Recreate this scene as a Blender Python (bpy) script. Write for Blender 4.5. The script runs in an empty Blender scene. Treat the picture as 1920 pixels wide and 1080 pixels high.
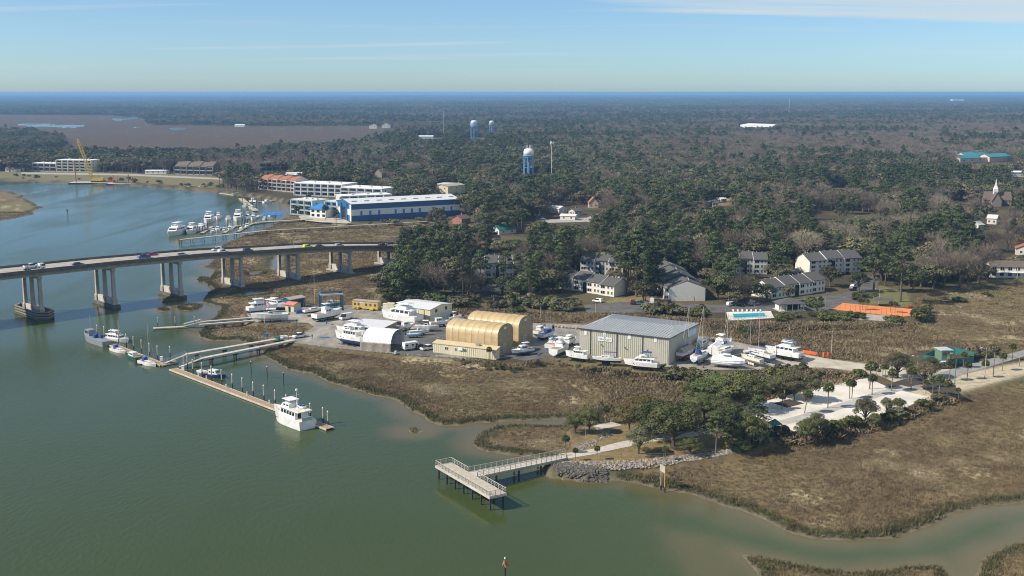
import bpy, math, random
import numpy as np
from mathutils import Vector, Matrix
R = math.radians
random.seed(7)
rng = np.random.default_rng(11)
sc = bpy.context.scene
COL = sc.collection
# ---------------------------------------------------------------- camera
HC, FPX = 90.0, 2100.0
PIT = math.atan(367 / FPX)
cd = bpy.data.cameras.new('camera'); cam = bpy.data.objects.new('camera', cd); COL.objects.link(cam)
cam.location = (0, 0, HC); cam.rotation_euler = (math.pi / 2 - PIT, 0, 0)
cd.lens = FPX / 1920 * 36; cd.sensor_width = 36; cd.clip_start = 1; cd.clip_end = 90000
sc.camera = cam
# ---------------------------------------------------------------- sky and sun
SUN_EL, SUN_AZ = R(41), R(256)          # azimuth clockwise from +Y
w = bpy.data.worlds.new('World'); sc.world = w; w.use_nodes = True
nt = w.node_tree; nt.nodes.clear()
out = nt.nodes.new('ShaderNodeOutputWorld'); bg = nt.nodes.new('ShaderNodeBackground')
sky = nt.nodes.new('ShaderNodeTexSky'); sky.sky_type = 'NISHITA'; sky.sun_disc = False
sky.sun_elevation = SUN_EL; sky.sun_rotation = SUN_AZ; sky.altitude = 90
sky.air_density = 0.7; sky.dust_density = 0.5; sky.ozone_density = 4.0
bg.inputs[1].default_value = 0.1
tc = nt.nodes.new('ShaderNodeTexCoord'); sp = nt.nodes.new('ShaderNodeSeparateXYZ'); nt.links.new(tc.outputs['Generated'], sp.inputs[0])
def wmath(op, a, b=None, c=None):
    n = nt.nodes.new('ShaderNodeMath'); n.operation = op
    for i, v in enumerate((a, b, c)):
        if v is None: continue
        if isinstance(v, (int, float)): n.inputs[i].default_value = v
        else: nt.links.new(v, n.inputs[i])
    return n.outputs[0]
zz = wmath('MAXIMUM', sp.outputs[2], 0.02)
cx = wmath('DIVIDE', sp.outputs[0], wmath('ADD', zz, 0.06)); cy = wmath('DIVIDE', sp.outputs[1], wmath('ADD', zz, 0.06))
cb = nt.nodes.new('ShaderNodeCombineXYZ'); nt.links.new(cx, cb.inputs[0]); nt.links.new(cy, cb.inputs[1])
mp = nt.nodes.new('ShaderNodeMapping'); mp.inputs['Rotation'].default_value = (0, 0, R(-12)); mp.inputs['Scale'].default_value = (0.13, 0.85, 1)
mp.inputs['Location'].default_value = (1.9, 0.1, 0); nt.links.new(cb.outputs[0], mp.inputs[0])
nz = nt.nodes.new('ShaderNodeTexNoise'); nz.inputs['Scale'].default_value = 1.5; nz.inputs['Detail'].default_value = 9; nz.inputs['Roughness'].default_value = 0.6; nz.inputs['Distortion'].default_value = 0.3
nt.links.new(mp.outputs[0], nz.inputs['Vector'])
cr = nt.nodes.new('ShaderNodeMapRange'); cr.inputs[1].default_value = 0.52; cr.inputs[2].default_value = 0.82; cr.inputs[4].default_value = 0.9; cr.interpolation_type = 'SMOOTHSTEP'
mu_ = nt.nodes.new('ShaderNodeMapRange'); mu_.interpolation_type = 'SMOOTHSTEP'; mu_.inputs[1].default_value = -0.1; mu_.inputs[2].default_value = 0.8; nt.links.new(cx, mu_.inputs[0])
mv_ = nt.nodes.new('ShaderNodeMapRange'); mv_.interpolation_type = 'SMOOTHSTEP'; mv_.inputs[1].default_value = -0.2; mv_.inputs[2].default_value = 0.5; nt.links.new(wmath('SUBTRACT', wmath('ADD', wmath('MULTIPLY', cx, 0.23), 7.5), cy), mv_.inputs[0])
nt.links.new(wmath('ADD', nz.outputs[0], wmath('MULTIPLY', wmath('MULTIPLY', mu_.outputs[0], mv_.outputs[0]), 0.25)), cr.inputs[0])
fade = nt.nodes.new('ShaderNodeMapRange'); fade.inputs[1].default_value = 0.01; fade.inputs[2].default_value = 0.04; nt.links.new(sp.outputs[2], fade.inputs[0])
cf = wmath('MULTIPLY', cr.outputs[0], fade.outputs[0])
mx = nt.nodes.new('ShaderNodeMix'); mx.data_type = 'RGBA'; nt.links.new(cf, mx.inputs[0]); nt.links.new(sky.outputs[0], mx.inputs[6]); mx.inputs[7].default_value = (5.4, 5.5, 5.7, 1)
tn = nt.nodes.new('ShaderNodeMix'); tn.data_type = 'RGBA'; tn.blend_type = 'MULTIPLY'; tn.inputs[0].default_value = 1; tn.inputs[7].default_value = (0.87, 1.0, 1.05, 1); nt.links.new(mx.outputs[2], tn.inputs[6]); nt.links.new(tn.outputs[2], bg.inputs[0]); nt.links.new(bg.outputs[0], out.inputs[0])
sl = bpy.data.lights.new('sun', 'SUN'); so = bpy.data.objects.new('sun', sl); COL.objects.link(so)
sl.energy = 5.0; sl.angle = R(0.5); sl.color = (1.0, 0.91, 0.76)
SD = Vector((math.sin(SUN_AZ) * math.cos(SUN_EL), math.cos(SUN_AZ) * math.cos(SUN_EL), math.sin(SUN_EL)))
so.rotation_euler = SD.to_track_quat('Z', 'Y').to_euler(); so.location = (-200, -50, 300)
vs = sc.view_settings; vs.view_transform = 'Standard'; vs.look = 'None'; vs.exposure = 0.38; vs.gamma = 1.0; vs.use_curve_mapping = False
sc.render.film_transparent = False; sc.cycles.pixel_filter_type = 'BLACKMAN_HARRIS'; sc.cycles.filter_width = 1.05
cy_ = sc.cycles; cy_.use_denoising = True; cy_.max_bounces = 6; cy_.diffuse_bounces = 2; cy_.glossy_bounces = 2; cy_.transmission_bounces = 3; cy_.volume_bounces = 0; cy_.transparent_max_bounces = 6
cy_.caustics_reflective = False; cy_.caustics_refractive = False; cy_.sample_clamp_indirect = 4
# ---------------------------------------------------------------- photograph <-> ground
CP, SP = math.cos(PIT), math.sin(PIT)
def G(px, py, z=0.0):
    x = (px - 960) / FPX; y = -(py - 540) / FPX
    t = (z - HC) / (-SP + y * CP)
    return Vector((x * t, (CP + y * SP) * t, z))
def PXA(X, Y, Z):
    dz = Z - HC; d = Y * CP - dz * SP; u = Y * SP + dz * CP
    return 960 + FPX * X / d, 540 - FPX * u / d
def hgt(b, py):                        # height above point b at which it reaches row py
    lo, hi = 0.0, 300.0
    for _ in range(40):
        m = (lo + hi) / 2
        if PXA(b.x, b.y, b.z + m)[1] > py: lo = m
        else: hi = m
    return lo
UP = 1.8                                # upland level; marsh 0.6; water 0
# ---------------------------------------------------------------- materials
MATS = {}
def mat(name, col, rough=0.7, metal=0.0, var=0.12, scale=1.2, bump=0.0, bscale=8.0, spec=0.5, rnd=0.0, coords='Object', col2=None, streak=None, alpha=1.0):
    if name in MATS: return MATS[name]
    m = bpy.data.materials.new(name); m.use_nodes = True; t = m.node_tree; b = t.nodes['Principled BSDF']
    b.inputs['Roughness'].default_value = rough; b.inputs['Metallic'].default_value = metal; b.inputs['Specular IOR Level'].default_value = spec
    tcn = t.nodes.new('ShaderNodeTexCoord'); vec = tcn.outputs[coords] if coords != 'World' else None
    if vec is None:
        g = t.nodes.new('ShaderNodeNewGeometry'); vec = g.outputs['Position']
    if streak:
        mpn = t.nodes.new('ShaderNodeMapping'); mpn.inputs['Scale'].default_value = streak; t.links.new(vec, mpn.inputs[0]); vec = mpn.outputs[0]
    n = t.nodes.new('ShaderNodeTexNoise'); n.inputs['Scale'].default_value = scale; n.inputs['Detail'].default_value = 5; n.inputs['Roughness'].default_value = 0.6; t.links.new(vec, n.inputs['Vector'])
    r = t.nodes.new('ShaderNodeValToRGB'); c = np.array(col)
    c2 = np.array(col2) if col2 else c * (1 - 2.2 * var)
    r.color_ramp.elements[0].position = 0.3; r.color_ramp.elements[1].position = 0.7
    r.color_ramp.elements[0].color = (*c2, 1); r.color_ramp.elements[1].color = (*np.minimum(c * (1 + var * 0.6), 1), 1)
    t.links.new(n.outputs[0], r.inputs[0]); co = r.outputs[0]
    if rnd:
        oi = t.nodes.new('ShaderNodeObjectInfo'); h = t.nodes.new('ShaderNodeHueSaturation')
        mr = t.nodes.new('ShaderNodeMapRange'); mr.inputs[3].default_value = 1 - rnd; mr.inputs[4].default_value = 1 + rnd; t.links.new(oi.outputs['Random'], mr.inputs[0])
        mh = t.nodes.new('ShaderNodeMapRange'); mh.inputs[3].default_value = 0.5 - rnd * 0.09; mh.inputs[4].default_value = 0.5 + rnd * 0.05
        mm = t.nodes.new('ShaderNodeMath'); mm.operation = 'FRACT'; mu = t.nodes.new('ShaderNodeMath'); mu.operation = 'MULTIPLY'; mu.inputs[1].default_value = 7.31
        t.links.new(oi.outputs['Random'], mu.inputs[0]); t.links.new(mu.outputs[0], mm.inputs[0]); t.links.new(mm.outputs[0], mh.inputs[0])
        t.links.new(mr.outputs[0], h.inputs['Value']); t.links.new(mh.outputs[0], h.inputs['Hue']); t.links.new(co, h.inputs['Color']); co = h.outputs[0]
    t.links.new(co, b.inputs['Base Color'])
    if bump:
        n2 = t.nodes.new('ShaderNodeTexNoise'); n2.inputs['Scale'].default_value = bscale; n2.inputs['Detail'].default_value = 4; t.links.new(vec, n2.inputs['Vector'])
        bp = t.nodes.new('ShaderNodeBump'); bp.inputs['Strength'].default_value = bump; bp.inputs['Distance'].default_value = 0.1
        t.links.new(n2.outputs[0], bp.inputs['Height']); t.links.new(bp.outputs[0], b.inputs['Normal'])
    MATS[name] = m; return m
# ---------------------------------------------------------------- mesh building
class MB:
    def __init__(s): s.v = []; s.f = []
    def add(s, vs, fs):
        o = len(s.v); s.v += [tuple(p) for p in vs]; s.f += [tuple(i + o for i in q) for q in fs]; return s
    def box(s, x0, x1, y0, y1, z0, z1):
        return s.add([(x0,y0,z0),(x1,y0,z0),(x1,y1,z0),(x0,y1,z0),(x0,y0,z1),(x1,y0,z1),(x1,y1,z1),(x0,y1,z1)],
                     [(0,3,2,1),(4,5,6,7),(0,1,5,4),(1,2,6,5),(2,3,7,6),(3,0,4,7)])
    def loft(s, rings, cap=True, closed=True):
        n = len(rings[0]); o = []; fs = []
        for r in rings: o += list(r)
        for i in range(len(rings) - 1):
            for j in range(n if closed else n - 1):
                k = (j + 1) % n; fs.append((i*n+j, i*n+k, (i+1)*n+k, (i+1)*n+j))
        if cap and closed: fs.append(tuple(range(n))[::-1]); fs.append(tuple((len(rings)-1)*n + j for j in range(n)))
        return s.add(o, fs)
    def cyl(s, p0, p1, r0, r1=None, n=8, cap=True):
        p0, p1 = Vector(p0), Vector(p1); d = (p1 - p0).normalized(); r1 = r0 if r1 is None else r1
        a = d.orthogonal().normalized(); b = d.cross(a); rs = []
        for p, r in ((p0, r0), (p1, r1)):
            rs.append([p + (a * math.cos(2*math.pi*i/n) + b * math.sin(2*math.pi*i/n)) * r for i in range(n)])
        return s.loft(rs, cap)
    def tube(s, pts, r, n=6):
        for a, b in zip(pts, pts[1:]): s.cyl(a, b, r, r, n)
        return s
    def lathe(s, prof, n=16):            # (radius, z)
        rs = [[(r*math.cos(2*math.pi*i/n), r*math.sin(2*math.pi*i/n), z) for i in range(n)] for r, z in prof]
        return s.loft(rs)
    def prism(s, poly, z0, z1):
        a = sum(p[0]*q[1]-q[0]*p[1] for p, q in zip(poly, poly[1:]+poly[:1]))
        if a < 0: poly = poly[::-1]
        return s.loft([[(p[0],p[1],z0) for p in poly], [(p[0],p[1],z1) for p in poly]])
    def extx(s, prof, x0, x1):           # profile in (y,z), counter-clockwise seen from +x
        return s.loft([[(x0,y,z) for y, z in prof], [(x1,y,z) for y, z in prof]])
    def exty(s, prof, y0, y1):           # profile in (x,z)
        return s.loft([[(x,y0,z) for x, z in prof], [(x,y1,z) for x, z in prof]])
    def mesh(s, name, m, smooth=False):
        me = bpy.data.meshes.new(name); me.from_pydata(s.v, [], s.f)
        if m: me.materials.append(MATS[m] if isinstance(m, str) else m)
        if smooth: me.shade_smooth()
        me.update(); return me
    def build(s, name, m, parent=None, smooth=False):
        return link(name, s.mesh(name, m, smooth), parent)
def link(name, me, parent=None, loc=None, rot=None, scl=None):
    o = bpy.data.objects.new(name, me); COL.objects.link(o)
    if parent: o.parent = parent
    if loc is not None: o.location = loc
    if rot is not None: o.rotation_euler = rot if hasattr(rot, '__len__') else (0, 0, rot)
    if scl is not None: o.scale = scl if hasattr(scl, '__len__') else (scl,)*3
    return o
def tag(o, label, cat, group=None, kind=None):
    o['label'] = label; o['category'] = cat
    if group: o['group'] = group
    if kind: o['kind'] = kind
    return o
def thing(name, label, cat, loc=(0,0,0), rz=0.0, group=None):
    return tag(link(name, None, None, loc, rz), label, cat, group)
def copy_tree(o, parent=None):
    c = o.copy(); COL.objects.link(c); c.parent = parent
    for ch in list(o.children): copy_tree(ch, c)
    return c
ORD = ['first','second','third','fourth','fifth','sixth','seventh','eighth','ninth','tenth','eleventh','twelfth','thirteenth','fourteenth','fifteenth','sixteenth']
def struct(o, label=None):
    o['kind'] = 'structure'
    if label: o['label'] = label
    return o
# ---------------------------------------------------------------- land layout, traced as shore lines on the ground plane
def W(pts, z=0.0): return np.array([G(a, b, z)[:2] for a, b in pts])
RIVER = W([(-700,338),(0,338),(60,340),(140,344),(240,348),(300,352),(380,360),(415,361),(450,367),(490,373),(530,380),(548,393),(542,408),(505,426),(440,449),(424,455),(410,470),(398,480),(384,500),(398,512),(390,530),(398,546),(380,556),(376,566),(405,575),(410,590),(400,600),(378,618),(376,630),(392,640),(430,640),(470,643),(486,652),(497,665),(520,676),(545,690),(590,703),(620,716),(680,735),(740,752),(775,772),(800,790),(825,797),(870,797),(920,793),(960,790),(1010,788),(1060,786),(1075,791),(1050,798),(990,797),(930,799),(900,813),(888,832),(905,845),(940,850),(1000,858),(1035,864),(1020,880),(1040,893),(1100,899),(1150,899),(1210,909),(1290,925),(1350,945),(1430,975),(1480,1002),(1520,1012),(1590,1018),(1680,1010),(1750,985),(1800,962),(1860,950),(1920,944),(2400,880),(3200,1000),(3000,1600),(-1500,1600),(-2200,700)])
ISLES = [W(p) for p in ([(-500,352),(0,357),(30,360),(60,376),(74,388),(55,402),(0,414),(-500,450)],
    [(1385,1036),(1430,1048),(1500,1062),(1600,1072),(1690,1062),(1755,1064),(1785,1085),(1800,1250),(1500,1250),(1420,1070)],
    [(1836,1050),(1880,1032),(1925,1008),(2000,985),(2600,1000),(2600,1250),(1880,1250),(1830,1082)],
    [(327,576),(350,570),(380,572),(378,580),(345,585)], [(298,580),(315,578),(316,584),(300,585)], [(298,560),(340,556),(352,562),(340,570),(310,568)],
    [(405,541),(435,536),(455,545),(440,556),(412,552)],[(368,521),(392,519),(398,526),(378,528)],[(770,806),(785,804),(788,809),(774,810)])]
CREEKS = [W(p) for p in ([(30,232),(75,233),(160,235),(150,239),(80,238),(30,235)],[(210,222),(260,217),(272,219),(230,225),(212,226)],[(310,240),(350,241),(345,243),(312,242)],[(243,238),(262,238),(258,240),(244,240)],
    [(515,480),(528,482),(524,500),(512,508),(508,500)],[(455,545),(498,544),(496,553),(456,556)],[(470,512),(490,510),(484,516),(470,518)])]
UPL = [W(p, UP) for p in (
    [(458,585),(470,604),(545,604),(580,605),(590,612),(567,626),(525,637),(545,641),(600,650),(690,660),(760,666),(840,671),(900,680),(960,690),(1010,676),(1060,676),(1110,692),(1180,700),(1250,706),(1290,716),(1215,722),(1155,742),(1100,782),(1072,806),(1090,832),(1052,850),(1030,862),(1036,880),(1100,885),(1200,875),(1300,865),(1390,850),(1440,828),(1560,812),(1650,792),(1750,757),(1800,737),(1920,706),(2400,610),(2400,585),(1920,668),(1860,672),(1800,656),(1720,660),(1650,682),(1560,672),(1460,652),(1330,636),(1325,612),(1500,614),(1600,612),(1700,606),(1738,590),(1705,560),(1760,543),(1850,530),(1920,522),(2600,480),(3500,200),(3500,176.5),(-2000,176.5),(-2000,212),(0,215),(200,216),(270,222),(275,234),(480,236),(700,236),(738,250),(700,275),(600,285),(480,290),(300,293),(120,291),(-800,291),(-800,332),(0,334),(140,338),(250,344),(340,350),(400,354),(450,361),(500,366),(560,378),(575,395),(570,406),(640,419),(860,412),(885,425),(805,450),(775,460),(748,500),(722,545),(704,568),(640,574),(560,575),(500,576)],
    [(-900,252),(0,249),(60,251),(120,262),(126,276),(60,282),(-900,288)])]
def vnoise(x, y, s, seed=0):
    x = x / s; y = y / s; xi = np.floor(x).astype(np.int64); yi = np.floor(y).astype(np.int64); fx = x - xi; fy = y - yi
    def h(a, b):
        n = (a * 374761393 + b * 668265263 + seed * 974634777) & 0xffffffff
        n = ((n ^ (n >> 13)) * 1274126177) & 0xffffffff
        return ((n ^ (n >> 16)) & 0xffff) / 65535.0
    fx = fx*fx*(3-2*fx); fy = fy*fy*(3-2*fy)
    return (h(xi,yi)*(1-fx)+h(xi+1,yi)*fx)*(1-fy)+(h(xi,yi+1)*(1-fx)+h(xi+1,yi+1)*fx)*fy
def fbm(x, y, s, seed=0, o=4):
    r = 0; a = 0.5
    for i in range(o): r = r + a * vnoise(x, y, s / 2**i, seed + i); a *= 0.5
    return r / (1 - 0.5**o)
def sdf(x, y, poly):                    # positive inside
    d = np.full(x.shape, 1e18); ins = np.zeros(x.shape, bool); n = len(poly)
    for i in range(n):
        ax, ay = poly[i]; bx, by = poly[(i + 1) % n]; ex, ey = bx-ax, by-ay
        t = np.clip(((x-ax)*ex + (y-ay)*ey) / (ex*ex + ey*ey + 1e-12), 0, 1)
        d = np.minimum(d, (x-ax-t*ex)**2 + (y-ay-t*ey)**2)
        if ey != 0: ins ^= ((ay > y) != (by > y)) & (x < ex * (y-ay) / ey + ax)
    d = np.sqrt(d); return np.where(ins, d, -d)
def fields(x, y):
    D = np.hypot(x, y); amp = np.clip(D / 420, 0.7, 6)
    wob = ((fbm(x, y, 9, 3) - 0.5) * 4.0 + (fbm(x, y, 28, 9) - 0.5) * 4) * amp
    land = -sdf(x, y, RIVER)
    for p in ISLES: land = np.maximum(land, sdf(x, y, p))
    for p in CREEKS: land = np.minimum(land, -sdf(x, y, p))
    up = np.maximum(sdf(x, y, UPL[0]), sdf(x, y, UPL[1]))
    near = np.clip(np.abs(up) / 6, 0, 1)
    land2 = land + wob * np.where(up > -4, 0.25, 1.0)
    return land2, up + wob * 0.25 * near
def height(x, y, land, up):
    marsh = 0.55 + (fbm(x, y, 14, 21) - 0.5) * 0.5
    h = np.where(land > 0, np.clip(land / 2.2, 0, 1) * marsh, np.maximum(land * 0.11, -2.0))
    t = np.clip((up + 2.5) / 3.0, 0, 1); t = t*t*(3-2*t)
    h = np.where(land > -1.5, h * (1-t) + UP * t, h)
    return h
# ---------------------------------------------------------------- the ground sheet
def fan(ncol, rows, half):
    a = np.linspace(-half, half, ncol); r = np.array(rows)
    A, RR = np.meshgrid(a, r); return np.tan(A) * RR, RR
def grid_mesh(name, X, Y, Z, m):
    nr, nc = X.shape; me = bpy.data.meshes.new(name)
    v = np.stack([X, Y, Z], -1).reshape(-1, 3)
    i = np.arange(nr * nc).reshape(nr, nc); q = np.stack([i[:-1,:-1], i[:-1,1:], i[1:,1:], i[1:,:-1]], -1).reshape(-1, 4)
    me.vertices.add(len(v)); me.vertices.foreach_set('co', v.ravel().astype(np.float32))
    me.loops.add(q.size); me.loops.foreach_set('vertex_index', q.ravel().astype(np.int32))
    me.polygons.add(len(q)); me.polygons.foreach_set('loop_start', np.arange(0, q.size, 4, dtype=np.int32))
    me.update(calc_edges=True); me.validate(); me.shade_smooth(); me.materials.append(m); return me
def setcol(me, name, c):
    a = me.color_attributes.new(name, 'FLOAT_COLOR', 'POINT')
    c4 = np.ones((len(c), 4), np.float32); c4[:, :3] = c; a.data.foreach_set('color', c4.ravel())
rows = [110]
while rows[-1] < 40000: rows.append(rows[-1] * (1.005 if rows[-1] < 640 else 1.012 if rows[-1] < 2600 else 1.04))
X, Y = fan(600, rows, R(32))
land, up = fields(X, Y); Z = height(X, Y, land, up)
def mix(a, b, t): t = t[..., None]; return a * (1-t) + np.array(b) * t
def sm(x, a, b): t = np.clip((x-a)/(b-a), 0, 1); return t*t*(3-2*t)
C = np.zeros(X.shape + (3,)); C[:] = (0.165, 0.125, 0.068)
n1, n2, n3 = fbm(X, Y, 40, 1), fbm(X, Y, 16, 5), fbm(X, Y, 90, 8)
C = mix(C, (0.12, 0.088, 0.05), sm(n1, .45, .65)); C = mix(C, (0.15, 0.13, 0.06), sm(n3, .5, .65)); C = mix(C, (0.38, 0.32, 0.20), sm(n2, .64, .74) * 0.8)
C = mix(C, (0.055, 0.055, 0.028), 1 - sm(land, 2.5, 7)); C = mix(C, (0.135, 0.115, 0.08), 1 - sm(land, 0.3, 1.6))
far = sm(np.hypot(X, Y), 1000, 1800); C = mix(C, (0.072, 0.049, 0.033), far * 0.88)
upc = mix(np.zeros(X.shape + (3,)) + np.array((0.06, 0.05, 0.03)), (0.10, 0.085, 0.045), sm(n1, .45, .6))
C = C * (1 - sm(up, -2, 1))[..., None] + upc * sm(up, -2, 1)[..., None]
ZONES = [  # colour of the open ground, traced as outlines
    ((0.20, 0.15, 0.07), [(1085,800),(1180,792),(1300,800),(1380,830),(1380,850),(1300,862),(1200,872),(1060,872),(1052,852),(1090,832)], 2),
    ((0.13, 0.115, 0.05), [(1000,672),(1060,672),(1110,690),(1180,698),(1290,714),(1290,690),(1080,655),(1000,660)], 2),
    ((0.135, 0.10, 0.055), [(840,570),(1000,585),(1330,600),(1330,640),(1100,612),(860,600)], 3),
    ((0.42, 0.36, 0.26), [(1690,735),(1770,706),(1920,678),(2100,640),(2100,655),(1920,704),(1800,735),(1740,752)], 2),
    ((0.36, 0.33, 0.27), [(1290,640),(1450,652),(1560,674),(1650,684),(1720,690),(1700,712),(1560,690),(1440,690),(1310,690)], 2),
    ((0.17, 0.15, 0.055), [(1590,560),(1650,535),(1700,550),(1710,575),(1640,572)], 2),
    ((0.16, 0.14, 0.07), [(-50,318),(330,322),(430,335),(400,352),(240,342),(-50,332)], 4),
    ((0.22, 0.18, 0.07), [(800,450),(850,430),(885,425),(900,440),(830,455)], 3),
    ((0.20, 0.16, 0.08), [(1325,378),(1370,372),(1372,385),(1330,388)], 4), ((0.34, 0.26, 0.13), [(585,398),(650,405),(650,415),(590,412)], 3),
    ((0.20, 0.14, 0.07), [(1180,560),(1250,562),(1240,545),(1190,542)], 2), ((0.20, 0.17, 0.08), [(1120,572),(1250,568),(1250,560),(1150,558)], 2)]
for c, p, s in ZONES: C = mix(C, c, sm(sdf(X, Y, W(p, UP)), -s, s))
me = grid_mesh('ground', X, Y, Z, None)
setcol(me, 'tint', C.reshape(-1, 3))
gm = bpy.data.materials.new('ground_cover'); gm.use_nodes = True; t = gm.node_tree; b = t.nodes['Principled BSDF']; b.inputs['Roughness'].default_value = 0.95; b.inputs['Specular IOR Level'].default_value = 0.15
va = t.nodes.new('ShaderNodeVertexColor'); va.layer_name = 'tint'; ge = t.nodes.new('ShaderNodeNewGeometry')
na = t.nodes.new('ShaderNodeTexNoise'); na.inputs['Scale'].default_value = 0.55; na.inputs['Detail'].default_value = 7; na.inputs['Roughness'].default_value = 0.7; t.links.new(ge.outputs['Position'], na.inputs['Vector'])
mr = t.nodes.new('ShaderNodeMapRange'); mr.inputs[1].default_value = 0.25; mr.inputs[2].default_value = 0.75; mr.inputs[3].default_value = 0.55; mr.inputs[4].default_value = 1.45; t.links.new(na.outputs[0], mr.inputs[0])
vm = t.nodes.new('ShaderNodeVectorMath'); vm.operation = 'SCALE'; t.links.new(va.outputs[0], vm.inputs[0]); t.links.new(mr.outputs[0], vm.inputs['Scale']); t.links.new(vm.outputs[0], b.inputs['Base Color'])
bp = t.nodes.new('ShaderNodeBump'); bp.inputs['Strength'].default_value = 0.8; bp.inputs['Distance'].default_value = 0.35; t.links.new(na.outputs[0], bp.inputs['Height']); t.links.new(bp.outputs[0], b.inputs['Normal'])
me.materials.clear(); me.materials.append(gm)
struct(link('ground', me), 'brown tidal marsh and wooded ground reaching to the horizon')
# ---------------------------------------------------------------- water
rows = [100]
while rows[-1] < 9000: rows.append(rows[-1] * 1.012)
Xw, Yw = fan(260, rows, R(32)); lw, uw = fields(Xw, Yw)
me = grid_mesh('river', Xw, Yw, np.zeros_like(Xw), None)
edge = sm(lw + (fbm(Xw, Yw, 25, 44) - .5) * 7, -9.5, -.5)
sh2 = np.maximum(sdf(Xw, Yw, W([(1130,905),(1290,925),(1420,975),(1500,1010),(1500,1022),(1400,1000),(1280,960)])), sdf(Xw, Yw, W([(1230,985),(1330,1000),(1400,1035),(1450,1100),(1300,1100),(1240,1040)])))
edge = np.maximum(edge, 0.6 * sm(sh2 + (fbm(Xw, Yw, 9, 14) - .5) * 8, -4, 5))
setcol(me, 'silt', np.repeat(edge.reshape(-1, 1), 3, 1))
wm = bpy.data.materials.new('tidal_water'); wm.use_nodes = True; t = wm.node_tree; b = t.nodes['Principled BSDF']
b.inputs['Roughness'].default_value = 0.12; b.inputs['IOR'].default_value = 1.33; b.inputs['Specular IOR Level'].default_value = 0.24
ge = t.nodes.new('ShaderNodeNewGeometry'); va = t.nodes.new('ShaderNodeVertexColor'); va.layer_name = 'silt'
n0 = t.nodes.new('ShaderNodeTexNoise'); n0.inputs['Scale'].default_value = 0.02; n0.inputs['Detail'].default_value = 4; t.links.new(ge.outputs['Position'], n0.inputs['Vector'])
m0 = t.nodes.new('ShaderNodeMix'); m0.data_type = 'RGBA'; m0.inputs[6].default_value = (0.042, 0.060, 0.018, 1); m0.inputs[7].default_value = (0.050, 0.068, 0.022, 1); t.links.new(n0.outputs[0], m0.inputs[0])
m1 = t.nodes.new('ShaderNodeMix'); m1.data_type = 'RGBA'; m1.inputs[7].default_value = (0.11, 0.090, 0.044, 1); t.links.new(va.outputs[0], m1.inputs[0]); t.links.new(m0.outputs[2], m1.inputs[6]); t.links.new(m1.outputs[2], b.inputs['Base Color'])
wl = t.nodes.new('ShaderNodeMapping'); wl.inputs['Rotation'].default_value = (0, 0, R(-40)); wl.inputs['Scale'].default_value = (1, .22, 1); t.links.new(ge.outputs['Position'], wl.inputs[0])
wn = t.nodes.new('ShaderNodeTexNoise'); wn.inputs['Scale'].default_value = 0.03; wn.inputs['Detail'].default_value = 5; wn.inputs['Distortion'].default_value = .6; t.links.new(wl.outputs[0], wn.inputs['Vector'])
wr = t.nodes.new('ShaderNodeMapRange'); wr.inputs[1].default_value = .35; wr.inputs[2].default_value = .65; wr.inputs[3].default_value = .06; wr.inputs[4].default_value = .24; t.links.new(wn.outputs[0], wr.inputs[0]); t.links.new(wr.outputs[0], b.inputs['Roughness'])
ws = t.nodes.new('ShaderNodeMapRange'); ws.inputs[1].default_value = .35; ws.inputs[2].default_value = .65; ws.inputs[3].default_value = .22; ws.inputs[4].default_value = .55; t.links.new(wn.outputs[0], ws.inputs[0])
mpn = t.nodes.new('ShaderNodeMapping'); mpn.inputs['Rotation'].default_value = (0, 0, R(35)); mpn.inputs['Scale'].default_value = (1.0, 0.45, 1); t.links.new(ge.outputs['Position'], mpn.inputs[0])
nw = t.nodes.new('ShaderNodeTexNoise'); nw.inputs['Scale'].default_value = 0.9; nw.inputs['Detail'].default_value = 4; nw.inputs['Roughness'].default_value = 0.62; t.links.new(mpn.outputs[0], nw.inputs['Vector'])
bp = t.nodes.new('ShaderNodeBump'); bp.inputs['Strength'].default_value = 0.42; bp.inputs['Distance'].default_value = 0.25; t.links.new(nw.outputs[0], bp.inputs['Height']); t.links.new(ws.outputs[0], bp.inputs['Strength']); t.links.new(bp.outputs[0], b.inputs['Normal'])
me.materials.clear(); me.materials.append(wm)
struct(link('river', me), 'green tidal river water')
# ---------------------------------------------------------------- vegetation prototypes
mat('leaf_oak', (0.084, 0.097, 0.037), 0.65, rnd=0.5, var=0.25, scale=0.35, spec=0.25, col2=(0.042, 0.052, 0.024))
mat('leaf_olive', (0.148, 0.138, 0.068), 0.7, rnd=0.4, var=0.25, scale=0.35, spec=0.2, col2=(0.075, 0.072, 0.042))
mat('leaf_pine', (0.072, 0.090, 0.034), 0.6, rnd=0.35, var=0.25, scale=0.4, spec=0.25, col2=(0.038, 0.058, 0.02))
mat('leaf_shrub', (0.12, 0.14, 0.042), 0.7, rnd=0.45, var=0.25, scale=0.5, spec=0.2, col2=(0.04, 0.05, 0.018))
mat('leaf_palm', (0.13, 0.15, 0.045), 0.5, rnd=0.3, var=0.2, scale=0.8, spec=0.35)
mat('leaf_palm_dead', (0.23, 0.17, 0.085), 0.8, var=0.2)
mat('leaf_park', (0.115, 0.128, 0.042), 0.65, rnd=0.3, var=0.25, scale=0.35, spec=0.25, col2=(0.055, 0.066, 0.024))
mat('leaf_park_gold', (0.19, 0.17, 0.052), 0.65, rnd=0.3, var=0.25, scale=0.35, spec=0.2, col2=(0.10, 0.098, 0.034))
mat('twigs', (0.205, 0.172, 0.135), 0.85, rnd=0.3, var=0.15, scale=0.3, spec=0.1)
mat('twigs_pale', (0.36, 0.31, 0.23), 0.85, var=0.12, spec=0.1)
mat('bark', (0.15, 0.115, 0.085), 0.9, rnd=0.2, var=0.2, scale=2, bump=0.5)
mat('bark_palm', (0.22, 0.18, 0.135), 0.9, rnd=0.2, var=0.2, scale=3, bump=0.5)
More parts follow.
